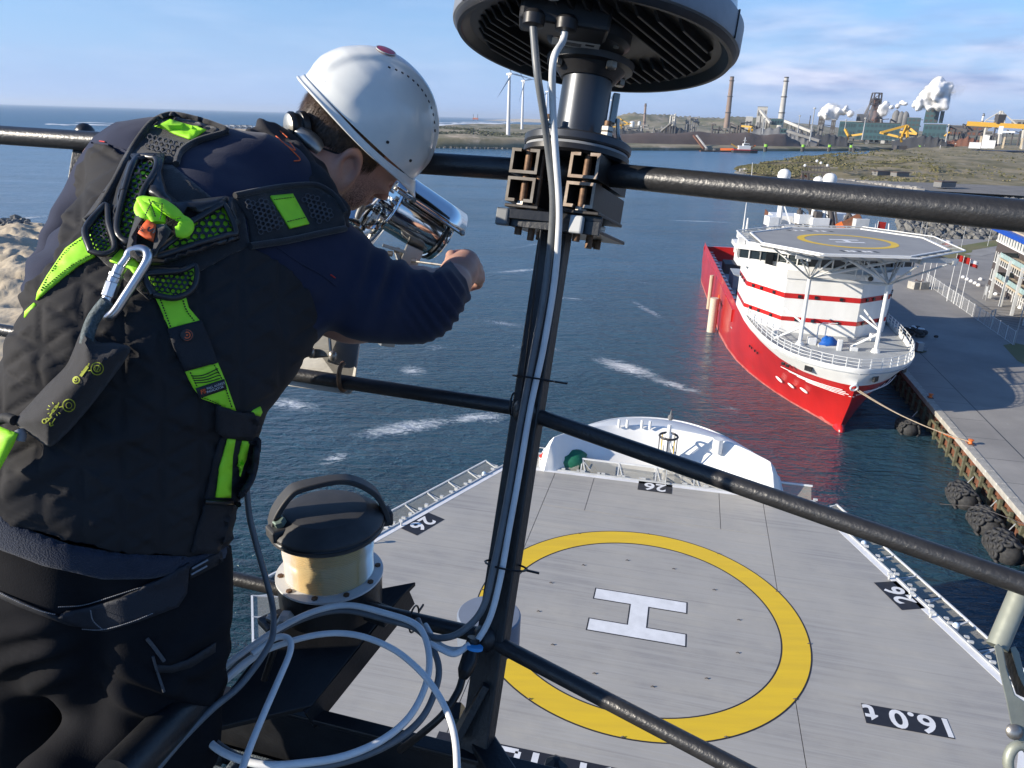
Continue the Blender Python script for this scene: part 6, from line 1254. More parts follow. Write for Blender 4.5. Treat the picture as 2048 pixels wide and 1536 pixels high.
coil('coiled_cable', 'outer white turn of the cable coil tied under the lower rail', [(-150, 1330), (0, 1140), (200, 985), (370, 868), (550, 780), (720, 750), (900, 790), (1030, 835), (1085, 900), (1108, 1020), (1085, 1150), (1010, 1290), (880, 1400), (700, 1478), (500, 1512), (300, 1520), (120, 1465), (20, 1380), (-10, 1290), (60, 1170), (250, 1010), (345, 940)], .0053, m_cwhite)
coil('coiled_cable', 'grey turn of the cable coil lying inside the white one', [(0, 1235), (130, 1085), (330, 905), (520, 808), (700, 775), (900, 820), (1040, 862), (1110, 935), (1152, 1040), (1140, 1150), (1075, 1290), (950, 1400), (750, 1490), (500, 1535), (250, 1505), (90, 1425), (0, 1310), (0, 1235)], .0053, m_cgrey, .015)
coil('coiled_cable', 'long white cable arching over the coil to the right', [(-60, 1330), (60, 1170), (240, 1010), (420, 930), (600, 888), (760, 895), (920, 955), (1040, 1045), (1130, 1150), (1200, 1280), (1235, 1420), (1245, 1640)], .0050, m_cwhite, -.03)
coil('coiled_cable', 'white cable with a sharp kink falling through the coil', [(250, 985), (350, 915), (405, 902), (436, 925), (432, 985), (380, 1110), (310, 1270), (240, 1440), (170, 1640)], .0050, m_cwhite, -.05)
coil('hanging_cable', 'grey blue cable hanging from the jacket down over the coil', [(215, -80), (222, 100), (236, 300), (270, 450), (318, 620), (348, 740), (355, 850), (330, 950), (200, 1130), (60, 1250), (-90, 1400), (-260, 1600)], .0050, m_cgrey, -.08)
coil('coiled_cable', 'thin grey cable leading from the coil up behind the post', [(1110, 935), (1160, 960), (1230, 985), (1300, 940)], .0052, m_cwhite, .01)
cn_ = thing('cable_connector', 'black cable connector with blue ring beside the post', 'connector', D(935, 1320, 1.24))
MB().tube([D(948, 1275, 1.25), D(943, 1300, 1.25), D(938, 1322, 1.24), D(930, 1342, 1.23), D(926, 1355, 1.23)], [.011, .0125, .014, .0125, .008], 16).build('connector_body', m_tie, cn_, smooth=40)
MB().tube([D(950, 1292, 1.235), D(949, 1298, 1.235)], .0138, 16).build('blue_ring', M('blue_ring', (.05, .35, .75), .4), cn_, smooth=40)
cable('black_cable', 'black cable leaving the connector down to the toe board', [(926, 1353, 1.23), (915, 1385, 1.22), (885, 1430, 1.21), (840, 1470, 1.22), (800, 1500, 1.25)], .0062, m_tie)
def tie(c, ax, r, w=.0035):
    a, b = frame(ax); pts = [c+a*math.cos(t_)*r[0]+b*math.sin(t_)*r[1] for t_ in np.linspace(0, 2*PI, 18)[:-1]]
    t = MB().tube(pts, w*.5, 6, closed=True, flat=1).build('cable_tie', m_tie, smooth=50); q = MB().beam(pts[0], pts[0]+(pts[0]-c).normalized()*.022, .003, .003).build('tie_tail', m_tie, t); return t
for i, (px, py, d, ax, r, lb) in enumerate(((1068, 757, 1.268, AX, (.037, .027), 'black cable tie around post and cables above the middle rail'), (1012, 1131, 1.268, AX, (.037, .027), 'black cable tie around post and cables above the lower rail'), (705, 1208, 1.365, hL, (.022, .030), 'black cable tie on the lower rail above the coil, left one'), (828, 1238, 1.335, hL, (.022, .024), 'black cable tie on the lower rail above the coil, right one'), (1026, 808, 1.30, hL, (.020, .020), 'black cable tie knot on the middle rail beside the post'))):
    setp(tie(D(px, py, d), ax, r), lb, 'cable tie', 'cable ties on the railing')
# ------------------------------------------------------------------ deck lamp
LC = D(660, 1146, 1.40)
lm = thing('signal_lamp', 'signal lamp with ribbed amber lens and black handled lid', 'lamp', LC)
def LZ(z): return LC+Vector((0, 0, z))
MB().lathe([(.05, 0), (.098, 0), (.098, .004), (.076, .005)], LC, n=60).build('base_ring', m_white, lm, smooth=30)
for k in range(10): a = k*2*PI/10+.25; nut(LC+Vector((.088*math.cos(a), .088*math.sin(a), .004)), (0, 0, 1), .0058, .004, m_rod, 'ring_screw', lm)
pr_ = []
for k in range(52): z = .006+k*.089/51; pr_.append((.0790+(.0017 if k % 2 else 0)+.002*math.exp(-((k-30)/7.)**2), z))
MB().lathe(pr_, LC, n=80, cap=False).build('ribbed_lens', m_lens, lm, smooth=60)
MB().lathe([(.071, .006), (.071, .088)], LC, n=40).build('inner_drum', M('lamp_inner', (.66, .47, .22), .5), lm, smooth=60)
MB().lathe([(.070, .030), (.0765, .034), (.0765, .052), (.070, .056)], LC, n=60).build('clear_band', M('lens_clear_band', (.42, .42, .34), .3), lm, smooth=60)
MB().lathe([(.075, .094), (.098, .094), (.102, .098), (.102, .113), (.098, .119), (.072, .136), (.05, .139), (.01, .140)], LC, n=60).build('lid', m_lid, lm, smooth=25)
MB().lathe([(.103, .1035), (.1045, .106), (.103, .1085), (.100, .1085)], LC, n=60, cap=False).build('lid_seam', m_tie, lm, smooth=30)
h0 = Vector((.72, .30, 0)).normalized()
hp = [LZ(0)+h0*q+Vector((0, 0, z)) for q, z in ((-.096, .116), (-.086, .145), (-.062, .176), (-.040, .186), (.020, .190), (.056, .180), (.088, .154), (.103, .122), (.108, .100))]
hs = spline(hp, 4); w_ = Vector((-h0.y, h0.x, 0)); m = MB(); vs = []
for i, p in enumerate(hs):
    t = (hs[min(i+1, len(hs)-1)]-hs[max(i-1, 0)]).normalized(); n_ = t.cross(w_); u = i/(len(hs)-1); ww = .013+.012*max(0, 1-u*2.0)+.012*max(0, u*2-1)
    vs += [p-w_*ww-n_*.005, p+w_*ww-n_*.005, p+w_*ww+n_*.005, p-w_*ww+n_*.005]
n = len(hs); m.add(vs, [(i*4+j, i*4+(j+1) % 4, i*4+4+(j+1) % 4, i*4+4+j) for i in range(n-1) for j in range(4)]+[(3, 2, 1, 0), (n*4-4, n*4-3, n*4-2, n*4-1)]); m.build('handle', m_lid, lm, smooth=40, bevel=.002, fix=True)
MB().box(LZ(.100)+h0*.104, (.030, .034, .028), math.atan2(h0.y, h0.x)).build('hinge_block', m_lid, lm, bevel=.004)
c = LZ(.130)+Vector((-.066, -.052, 0)); nut(c, (-.25, -.25, 1), .0115, .013, M('verdigris_bolt', (.16, .22, .19), .5, metal=.3), 'lid_bolt', lm); MB().box(c+Vector((-.002, -.002, .0125)), (.018, .0022, .003), .6).build('bolt_slot', m_tie, lm)
MB().box(c-Vector((0, 0, .012)), (.045, .036, .022), .67).build('bolt_boss', m_lid, lm, bevel=.004)
MB().lathe([(.088, -.070), (.094, -.066), (.096, -.004), (.09, 0)], LC, n=48).build('lamp_body', m_blkp, lm, smooth=30)
for a in (-.45, 2.7, 3.9): MB().box(LC+Vector((.112*math.cos(a), .112*math.sin(a), -.052)), (.05, .045, .014), a).build('mounting_foot', m_blkp, lm, bevel=.003); nut(LC+Vector((.118*math.cos(a), .118*math.sin(a), -.045)), (0, 0, 1), .011, .008, m_bolt, 'foot_bolt', lm)
c = LC+Vector((-.055, -.088, -.030)); MB().lathe([(.012, 0), (.014, .004), (.014, .016), (.010, .024)], c, (-.1, -1, -.1), 6).build('cable_gland', m_steelw, lm); MB().tube(spline([c+Vector((0, -.02, 0)), c+Vector((-.01, -.05, -.03)), c+Vector((-.03, -.06, -.09))], 5), .006, 8).build('lamp_lead', m_tie, lm, smooth=50)
br = thing('lamp_bracket', 'wide black steel bracket arm carrying the signal lamp outside the rail', 'bracket', LC-Vector((0, 0, .08)))
p0 = D(712, 1168, 1.46)-Vector((0, 0, .02)); p1 = D(545, 1410, 1.30)-Vector((0, 0, .02))
sd = Vector((.93, .36, 0)).normalized()*.118
vs = [p0-sd, p0+sd*1.0, p0+sd*.8-(p0-p1)*.25, p1+sd*.55, p1-sd*1.05, p0-sd*1.0-(p0-p1)*.4]
vs = [v+Vector((0, 0, z)) for z in (-.010, 0) for v in vs]; MB().add(vs, [tuple(range(5, -1, -1)), tuple(range(6, 12))]+[(i, (i+1) % 6, 6+(i+1) % 6, 6+i) for i in range(6)]).build('arm_plate', m_blkp, br, fix=True, bevel=.0015)
MB().beam(p0+sd*.9-Vector((0, 0, .03)), p1+sd*.5-Vector((0, 0, .03)), .008, .05).build('arm_web', m_blkp, br)
# ------------------------------------------------------------------ grey drum beyond the post, small cap at the bottom
dc = D(978, 1228, 2.0); t = thing('drum_antenna', 'pale drum shaped antenna with blue shade put into its colour, just behind the railing post', 'antenna', dc)
MB().lathe([(.055, -.12), (.084, -.09), (.085, -.004), (.081, 0), (.02, .003)], dc, n=56).build('housing', M('drum_shade_grey', (.20, .235, .30), .45), t, smooth=25); MB().cyl(dc-Vector((0, 0, .5)), dc-Vector((0, 0, .15)), .02, n=12).build('stem', m_blkp, t)  # slate tone: shade on a pale drum put into its base colour
MB().beam(dc-Vector((0, 0, .45)), D(905, 1420, 1.45), .03, .03).build('stay', m_blkp, t)
c = D(1112, 1535, 1.9); t = thing('hooded_cap', 'small black hooded cap at the bottom edge of the picture', 'cap', c); MB().lathe([(.04, -.08), (.036, -.01), (.030, .012), (.010, .028), (.002, .03)], c, n=7).build('hood', m_tie, t, smooth=20); MB().cyl(c-Vector((0, 0, .4)), c-Vector((0, 0, .05)), .012, n=8).build('stem', m_blkp, t)
# ------------------------------------------------------------------ stainless searchlight housing
rc, fc = D(779, 408, 1.545), D(868, 466, 1.60); sa = (fc-rc).normalized()
sl = thing('camera_housing', 'polished stainless camera housing with sunshield outside the rail', 'camera housing', D(820, 520, 1.48))
MB().lathe([(.01, -.002), (.050, -.002), (.052, .004), (.0515, (fc-rc).length), (.0545, (fc-rc).length+.001), (.056, (fc-rc).length+.006), (.056, (fc-rc).length+.016), (.052, (fc-rc).length+.020)], rc, sa, 56).build('barrel', m_inox, sl, smooth=30)
MB().lathe([(.053, 0), (.059, .002), (.059, .005), (.053, .007)], rc, sa, 56).build('rear_flange', m_inox, sl, smooth=30)
MB().lathe([(.0565, 0), (.0585, .002), (.0585, .006), (.0565, .008)], fc, sa, 56, cap=False).build('black_seal', m_tie, sl, smooth=30)
s1, s2 = frame(sa); upv = Vector((0, 0, 1)); su = (upv-sa*upv.dot(sa)).normalized(); ss = sa.cross(su)
L = (fc-rc).length
def SHD(u, v): a = (u-.5)*2.3; r = .066; return rc+sa*(-.02+(L+.055)*v)+(su*math.cos(a)+ss*math.sin(a))*r+su*.004
MB().grid(SHD, 24, 4).build('sunshield', m_inox, sl, smooth=60, solid=.002)
for a in (-1.15, 1.15):
    d_ = (su*math.cos(a)+ss*math.sin(a))*.067; MB().cyl(rc+sa*-.015+d_, fc+sa*.035+d_, .0035, n=10).build('shield_rod', m_inox, sl, smooth=40)
    for q in (.02, L+.03): nut(rc+sa*q+d_*1.02, d_, .006, .008, m_bolt, 'rod_nut', sl)
MB().beam(fc-sa*.03+(su*.3-ss*.95)*.056, fc-sa*.028+(su*.8-ss*.6)*.072, .016, .006, up=sa).build('side_fin', m_tie, sl, bevel=.002)
for a in (0.4, 1.9, 3.4, 5.0): nut(rc+(s1*math.cos(a)+s2*math.sin(a))*.038, -sa, .006, .006, m_bolt, 'rear_bolt', sl)
MB().tube(spline([rc-sa*.004+su*.002, rc-sa*.035, rc-sa*.045-su*.04, rc-sa*.03-su*.10, rc-sa*.02-su*.16], 6), .0065, 10).build('flexible_conduit', m_cgrey, sl, smooth=50)
MB().lathe([(.014, 0), (.014, .012), (.010, .022)], rc, -sa, 12).build('gland', m_inox, sl, smooth=30)
MB().beam(D(805, 507, 1.56), D(838, 522, 1.57), .03, .045, up=su).build('cradle', m_inoxb, sl, bevel=.002)
MB().beam(D(806, 500, 1.56), D(826, 560, 1.56), .005, .045, up=sa).build('hinge_plate', m_inoxb, sl, bevel=.001); MB().beam(D(765, 490, 1.47), D(812, 505, 1.48), .04, .006, up=su).build('cross_plate', m_inoxb, sl, bevel=.001)
for (x, y) in ((828, 521), (827, 539), (780, 507), (794, 500)): MB().cyl(D(x-5, y, 1.47), D(x+5, y+1, 1.47), .0055, n=8).build('hinge_bolt', m_bolt, sl)
MB().beam(D(770, 545, 1.56), D(838, 560, 1.57), .07, .006, up=Vector((0, 0, 1))).build('base_plate', m_inoxb, sl, bevel=.001); MB().beam(D(800, 552, 1.57), D(770, 690, 1.60), .03, .03).build('support_arm', m_inoxb, sl)
MB().cyl(D(797, 535, 1.48), D(795, 522, 1.48), .005, n=8).build('stud', m_bolt, sl); MB().cyl(D(830, 523, 1.47), D(905, 533, 1.40), .0022, n=6).build('wire_lanyard', m_bolt, sl)
# second housing behind the face
s2c, s2d = D(700, 470, 1.56), D(742, 420, 1.60); t = thing('floodlight_housing', 'second polished steel housing just below the face', 'housing', s2c); MB().lathe([(.02, -.002), (.045, .0), (.048, .01), (.048, .095), (.04, .105)], s2c, (s2d-s2c).normalized(), 48).build('barrel', m_inox, t, smooth=30); MB().lathe([(.05, 0), (.056, .002), (.056, .008), (.05, .01)], s2d+(s2d-s2c).normalized()*.01, (s2d-s2c).normalized(), 48).build('flange', m_inox, t, smooth=30)
MB().beam(s2c, D(730, 600, 1.6), .02, .02).build('stand', m_inoxb, t)
# steel plate with U-bolts on the middle rail
pt = thing('mounting_plate', 'brushed steel mounting plate held to the middle rail with U-bolts', 'plate', D(650, 700, 1.42))
q = [D(722, 660, 1.455), D(707, 778, 1.43), D(698, 788, 1.43), D(520, 764, 1.47), D(560, 600, 1.48), D(700, 600, 1.47)]
nrm = (q[1]-q[0]).cross(q[3]-q[0]).normalized()*.004; nrm = nrm if nrm.y > 0 else -nrm
vs = q+[v+nrm for v in q]; MB().add(vs, [tuple(range(5, -1, -1)), tuple(range(6, 12))]+[(i, (i+1) % 6, 6+(i+1) % 6, 6+i) for i in range(6)]).build('plate_body', m_inoxb, pt, fix=True)
MB().beam(D(640, 660, 1.43), D(645, 715, 1.43), .038, .012, up=nrm).build('angle_piece', m_inoxb, pt, bevel=.002)
for x, y in ((622, 705), (666, 712)): MB().sphere(D(x, y, 1.42), .0085, 12, 8, (1, 1, 1.3)).build('dome_nut', m_bolt, pt, smooth=60)
uc = D(688, 753, 1.39); MB().tube([uc+Vector((0, 0, 1))*.026*math.sin(a)+nL*-.020*math.cos(a) for a in np.linspace(-1.6, 1.6, 14)], .0045, 8).build('u_bolt', m_rod, pt, smooth=50)
# ------------------------------------------------------------------ galvanised folding arm at the right edge
ar = thing('folding_arm', 'galvanised folding davit arm with rivet at the lower right edge', 'arm', D(2020, 1400, .95))
MB().tube([D(2052, 1150, .97), D(2040, 1185, .965), D(1994, 1294, .95)], [.0125, .0125, .0125], 20).build('arm_tube', m_gal2, ar, smooth=50)
def plate(pp, d0, th, nm, mat=m_gal2, bev=.0012):
    P0 = [D(x, y, d0) for x, y in pp]; P1 = [D(x, y, d0+th) for x, y in pp]; n = len(pp)
    return MB().add(P0+P1, [tuple(range(n)), tuple(range(2*n-1, n-1, -1))]+[(i, n+i, n+(i+1) % n, (i+1) % n) for i in range(n)]).build(nm, mat, ar, fix=True, bevel=bev)
plate([(1988, 1292), (1996, 1287), (2006, 1296), (2014, 1340), (2030, 1390), (2048, 1402), (2075, 1410), (2075, 1480), (2042, 1486), (2026, 1470), (2012, 1400), (1998, 1340)], .93, .006, 'near_flange')
plate([(2020, 1296), (2030, 1292), (2038, 1305), (2048, 1345), (2075, 1400), (2060, 1400), (2036, 1350)], .945, .006, 'far_flange')
plate([(2004, 1294), (2022, 1297), (2040, 1350), (2062, 1402), (2032, 1388), (2014, 1336)], .955, .004, 'channel_web', m_postp)
MB().lathe([(.010, 0), (.009, .003), (.004, .005), (.001, .0055)], D(2028, 1463, .93), (CAM and (0, 0, 1)) if False else Vector((-.1, -.85, .5)), 20).build('rivet', m_bolt, ar, smooth=50)
MB().tube([D(2040+24*math.cos(a), 1524+34*math.sin(a), .95) for a in np.linspace(0, 2*PI, 20)[:-1]], .0065, 10, closed=True).build('link_ring', m_gal2, ar, smooth=50)
# ================================================================== PERSON
def px3(p):            # camera-frame coordinates of world points (N,3): pixel x, pixel y, distance
    v = np.asarray(p, float)-CAM; X, Y, Z = v[..., 0], v[..., 1], v[..., 2]; d = Y*cP-Z*sP; u = Y*sP+Z*cP; x = X/d*FPX; y = -u/d*FPX
    return 1024+x*cR-y*sR, 768+x*sR+y*cR, d
def cap(a, b, ra, rb, fl=None):       # pixel joints (x,y,d), pixel radii -> real capsule
    return (np.array(D(*a)), np.array(D(*b)), ra*a[2]/FPX, rb*b[2]/FPX)
def sd_cap(P, c):
    a, b, ra, rb = c; ba = b-a; t = np.clip(((P-a)@ba)/(ba@ba), 0, 1); return np.linalg.norm(P-a-t[:, None]*ba, axis=1)-(ra+(rb-ra)*t)
def smin(a, b, k): h = np.clip(.5+.5*(b-a)/k, 0, 1); return b*(1-h)+a*h-k*h*(1-h)
def caps(cs, k=.05, off=0):
    def f(P):
        r = None
        for c in cs: d = sd_cap(P, c); r = d if r is None else smin(r, d, k)
        return r-off
    return f
def nets(f, lo, hi, h):
    lo = np.array(lo); n = np.ceil((np.array(hi)-lo)/h).astype(int)+1
    ax_ = [lo[i]+h*np.arange(n[i]) for i in range(3)]; V = np.empty(n, np.float32)
    yy, zz = np.meshgrid(ax_[1], ax_[2], indexing='ij')
    for i in range(n[0]): V[i] = f(np.stack([np.full(yy.size, ax_[0][i]), yy.ravel(), zz.ravel()], 1)).reshape(yy.shape)
    ins = V < 0; c = np.zeros(np.array(n)-1, int)
    for dx in (0, 1):
        for dy in (0, 1):
            for dz_ in (0, 1): c += ins[dx:n[0]-1+dx, dy:n[1]-1+dy, dz_:n[2]-1+dz_]
    cell = (c > 0) & (c < 8); idx = -np.ones(cell.shape, int); I = np.argwhere(cell); idx[cell] = np.arange(len(I))
    acc = np.zeros((len(I), 3)); cnt = np.zeros(len(I))
    for a in range(3):
        b1, b2 = [(1, 2), (0, 2), (0, 1)][a]
        for o1 in (0, 1):
            for o2 in (0, 1):
                s = I.copy(); s[:, b1] += o1; s[:, b2] += o2; e = s.copy(); e[:, a] += 1
                v0 = V[tuple(s.T)]; v1 = V[tuple(e.T)]; m = (v0 < 0) != (v1 < 0); t = np.where(m, v0/(v0-v1+1e-12), 0)
                p = s.astype(float); p[:, a] += t; acc[m] += p[m]; cnt[m] += 1
    verts = lo+acc/cnt[:, None]*h; F = []
    for a in range(3):
        b1, b2 = [(1, 2), (2, 0), (0, 1)][a]; sl = [slice(None)]*3; s0 = list(sl); s1 = list(sl); s0[a] = slice(0, -1); s1[a] = slice(1, None)
        ch = ins[tuple(s0)] != ins[tuple(s1)]; E_ = np.argwhere(ch); E_ = E_[(E_[:, b1] > 0) & (E_[:, b2] > 0) & (E_[:, b1] < n[b1]-1) & (E_[:, b2] < n[b2]-1)]
        flip = ins[tuple(s0)][tuple(E_.T)]; q = []
        for o1, o2 in ((0, 0), (-1, 0), (-1, -1), (0, -1)): s = E_.copy(); s[:, b1] += o1; s[:, b2] += o2; q.append(idx[tuple(s.T)])
        q = np.stack(q, 1); q = np.where(flip[:, None], q, q[:, ::-1]); F.append(q[(q >= 0).all(1)])
    return verts, np.concatenate(F)
def grad(f, P, e=.002):
    g = np.stack([f(P+np.eye(3)[i]*e)-f(P-np.eye(3)[i]*e) for i in range(3)], 1); return g/(np.linalg.norm(g, axis=1)[:, None]+1e-9)
def sdf_mesh(name, f, lo, hi, h, mat, parent, disp=None):
    v, q = nets(f, lo, hi, h); g = grad(f, v); v = v-g*f(v)[:, None]*.9
    if disp is not None: v = v+g*disp(v, g)[:, None]
    me = bpy.data.meshes.new(name); me.from_pydata(v.tolist(), [], q.tolist())
    bm = bmesh.new(); bm.from_mesh(me); bmesh.ops.recalc_face_normals(bm, faces=bm.faces); bm.to_mesh(me); bm.free(); me.shade_smooth()
    return link_mesh(name, me, mat, parent)
def bbox(cs, pad): 
    A_ = np.array([c[0]-c[2] for c in cs]+[c[1]-c[3] for c in cs]); B_ = np.array([c[0]+c[2] for c in cs]+[c[1]+c[3] for c in cs]); return A_.min(0)-pad, B_.max(0)+pad
def noise3(P, s, o=0): return (vn2(P[:, 0]*s+o, P[:, 1]*s+P[:, 2]*s*.7, o)+vn2(P[:, 2]*s+o+5, P[:, 0]*s*.6-P[:, 1]*s, o+1))/2-.5
# joints
TORSO = [cap((215, 1130, 1.06), (225, 940, 1.03), 205, 232), cap((225, 940, 1.03), (312, 700, 1.03), 232, 250), cap((312, 700, 1.03), (392, 530, 1.06), 250, 215), cap((335, 400, 1.10), (455, 430, 1.12), 125, 150),
         cap((430, 640, 1.06), (520, 560, 1.10), 165, 140)]
SHL = [cap((250, 340, 1.12), (330, 350, 1.12), 84, 104), cap((330, 350, 1.12), (520, 370, 1.14), 112, 112), cap((520, 380, 1.14), (610, 530, 1.15), 115, 120)]
ARM_L = [cap((222, 345, 1.13), (122, 530, 1.16), 74, 56), cap((122, 530, 1.16), (150, 700, 1.26), 54, 42)]
ARM_R = [cap((600, 550, 1.15), (705, 600, 1.17), 122, 100), cap((705, 600, 1.17), (832, 606, 1.22), 98, 84), cap((832, 606, 1.22), (905, 568, 1.33), 78, 50)]
NECK = [cap((565, 345, 1.18), (668, 345, 1.29), 66, 54)]
LEGS = [cap((250, 1150, 1.08), (290, 1250, 1.08), 200, 180), cap((300, 1235, 1.08), (335, 1420, 1.12), 148, 118), cap((335, 1440, 1.12), (120, 1590, .98), 110, 92), cap((95, 1180, 1.12), (60, 1350, 1.16), 150, 118), cap((60, 1350, 1.16), (40, 1600, 1.2), 112, 100), cap((120, 1150, 1.09), (250, 1150, 1.08), 190, 190)]
m_skin = M('skin', (.50, .30, .22), .5, col2=(.43, .22, .165), ns=14, bump=.25, bs=160, bd=.0008, wear=.62, wcol=(.33, .15, .11), ws=40); m_skin.node_tree.nodes['Principled BSDF'].inputs['Subsurface Weight'].default_value = .08
m_beard = m_skin
m_shirt = M('navy_fabric', (.0190, .0235, .047), .85, col2=(.025, .029, .054), ns=20, bump=.35, bs=420, bd=.0007, sheen=.10, spec=.15)
m_vest = M('black_softshell', (.0265, .026, .0275), .80, col2=(.032, .031, .032), ns=9, bump=.25, bs=600, bd=.0005, spec=.14)
m_fleece = M('slate_fleece', (.030, .038, .060), .95, col2=(.022, .029, .048), ns=60, bump=1.0, bs=500, bd=.0018, sheen=.15, spec=.15)
m_trous = M('black_trousers', (.0115, .0118, .0135), .92, col2=(.016, .016, .018), ns=14, bump=.5, bs=500, bd=.0008, spec=.08)
person = thing('person', 'person in white hard hat and lime harness bending over the railing, back to camera', 'person', D(200, 1180, 1.08))
# head frame
HK = .885; HCt = D(720, 272, 1.30); vr = Vector(ray(720, 272)).normalized(); hu = (_r*.665+_u*.745); hu = (hu-vr*(hu.dot(vr)+.06)).normalized(); hf = (_r*.72-_u*.62); hf = (hf-vr*hf.dot(vr)).normalized()+vr*.34; hf = (hf-hu*hf.dot(hu)).normalized(); hl = hu.cross(hf)
hl = hl if True else hl
RH = np.array([hf[:], hl[:], hu[:]])/HK; side = -1 if hl.dot(_b0) < 0 else 1; hf, hl, hu = hf*HK, hl*HK, hu*HK
def HD(x, y, z): return HCt+hf*x+hl*y+hu*z
side = -1 if hl.dot(_b0) < 0 else 1       # which side of the head faces the camera
def f_head(P):
    q = (P-np.array(HCt))@RH.T; x, y, z = q[:, 0], q[:, 1], q[:, 2]; ay = np.abs(y)
    def el(cx, cy, cz, rx, ry, rz, yy=y): k = np.sqrt(((x-cx)/rx)**2+((yy-cy)/ry)**2+((z-cz)/rz)**2); return (k-1)*min(rx, ry, rz)
    r = el(-.013, 0, .0, .102, .077, .096)
    r = smin(r, el(.030, 0, -.055, .060, .058, .070), .03)           # cheeks, jaw
    r = smin(r, el(.062, 0, -.108, .026, .030, .022), .035)           # chin
    r = smin(r, el(.015, .050, -.080, .045, .016, .035, ay), .03)      # jaw angle
    r = smin(r, el(.104, 0, -.040, .013, .012, .030), .012)           # nose bridge
    r = smin(r, el(.113, 0, -.056, .014, .014, .010), .010)
    r = smin(r, el(.086, .032, -.040, .016, .022, .010, ay), .02)      # cheekbone
    r = smin(r, el(.088, 0, -.008, .016, .055, .012), .02)            # brow
    r = -smin(-r, el(.103, .031, -.024, .012, .015, .009, ay), .010)   # eye socket
    r = smin(r, el(.088, .031, -.024, .012, .013, .010, ay), .003)     # eyeball
    r = smin(r, el(.094, 0, -.082, .013, .024, .006), .008); r = smin(r, el(.092, 0, -.092, .012, .021, .006), .006)   # lips
    # ear
    ex, ez = (x+.008)/1.18, (z+.055)/1.18; c_, s_ = math.cos(.25), math.sin(.25); e1_, e3 = ex*c_+ez*s_, -ex*s_+ez*c_
    rad = np.sqrt((e1_/.019)**2+(e3/.032)**2); helix = np.sqrt(((rad-.88)*.022)**2+((ay-.087-.10*(-e1_+.01)))**2)-.0052; helix = np.where(rad > 1.6, .1, helix)
    bowl = np.sqrt((e1_/.018)**2+(e3/.030)**2+((ay-.080)/.0055)**2); bowl = (bowl-1)*.0055
    lobe = np.sqrt((e1_+.001)**2+(e3+.031)**2+(ay-.082)**2)-.0085
    e_ = smin(smin(helix, bowl, .006), lobe, .008); return smin(r, e_, .006)*HK
# body: one continuous surface, head and hands included
hand_c = (925, 537, 1.40)
HANDR = [cap((905, 566, 1.345), (918, 545, 1.38), 33, 36), cap((916, 548, 1.375), (932, 528, 1.40), 33, 27), cap((930, 524, 1.395), (948, 545, 1.415), 22, 17)]
fing = []
for k, (dx, dy, ln) in enumerate(((0, 0, 1.0), (7, 11, 1.05), (11, 23, 1.0), (12, 34, .85))):
    b = (934+dx, 519+dy, 1.405-.004*k); m1 = (948+dx*.9, 524+dy, 1.425); t1 = (946+dx*.8, 534+dy, 1.445); t2 = (934+dx*.7, 540+dy, 1.445)
    fing += [cap(b, m1, 11.5-.8*(k == 3), 10.5), cap(m1, t1, 10.5, 9.5), cap(t1, t2, 9.5, 8.5)]
fing += [cap((900, 528, 1.39), (903, 512, 1.42), 13, 11), cap((903, 512, 1.42), (920, 508, 1.44), 11, 9.5)]
ARMB = [(c[0], c[1], c[2]*.66, c[3]*.66) for c in ARM_L]+[(c[0], c[1], c[2]*.76, c[3]*.76) for c in ARM_R]
BODY = [(c[0], c[1], c[2]*.76, c[3]*.76) for c in TORSO+SHL+LEGS]+ARMB
HL_ = [cap((150, 720, 1.26), (175, 770, 1.30), 38, 34), cap((175, 770, 1.30), (200, 800, 1.33), 30, 24)]
def f_body(P):
    r = None
    for c in BODY: d = sd_cap(P, c); r = d if r is None else smin(r, d, .04)
    for c in NECK: r = smin(r, sd_cap(P, (c[0], c[1], c[2]*.78, c[3]*.86)), .03)
    for c in HANDR+HL_: r = smin(r, sd_cap(P, c), .012)
    for c in fing: r = smin(r, sd_cap(P, c), .004)
    return smin(r, f_head(P), .018)
lo, hi = bbox(BODY+HANDR+fing+HL_, .02); 
def sub(name, f, lo, hi, h, mat, parent, disp=None): return sdf_mesh(name, f, lo, hi, h, mat, parent, disp)
hlo = np.array(HCt)-.155; hhi = np.array(HCt)+.155
# body mesh at a size that keeps ears and fingers: fine grid
body = sub('body', f_body, np.minimum(lo, hlo), np.maximum(hi, hhi), .0066, m_skin, person)
# finer head and right hand surfaces are the same skin: refine by shrinkwrap to the exact field (real vertices, subdivided there)
me = body.data; bm = bmesh.new(); bm.from_mesh(me); Mi = WM[body.name]; mt3 = np.array(Mi.to_translation())
hc_l = Vector(np.array(HCt)-mt3); hd_l = Vector(np.array(D(925, 537, 1.40))-mt3)
ed = [e for e in bm.edges if (e.verts[0].co-hc_l).length < .15 or (e.verts[0].co-hd_l).length < .085]
bmesh.ops.subdivide_edges(bm, edges=ed, cuts=1, use_grid_fill=True); bm.to_mesh(me); bm.free()
co = np.array([v.co[:] for v in me.vertices]); sel = (np.linalg.norm(co-np.array(hc_l), axis=1) < .15) | (np.linalg.norm(co-np.array(hd_l), axis=1) < .085)
P_ = co[sel]+mt3
for _ in range(3): P_ = P_-grad(f_body, P_, .001)*f_body(P_)[:, None]*.8
qh = (P_-np.array(HCt))@RH.T
co[sel] = P_-mt3; me.vertices.foreach_set('co', co.ravel()); me.update()
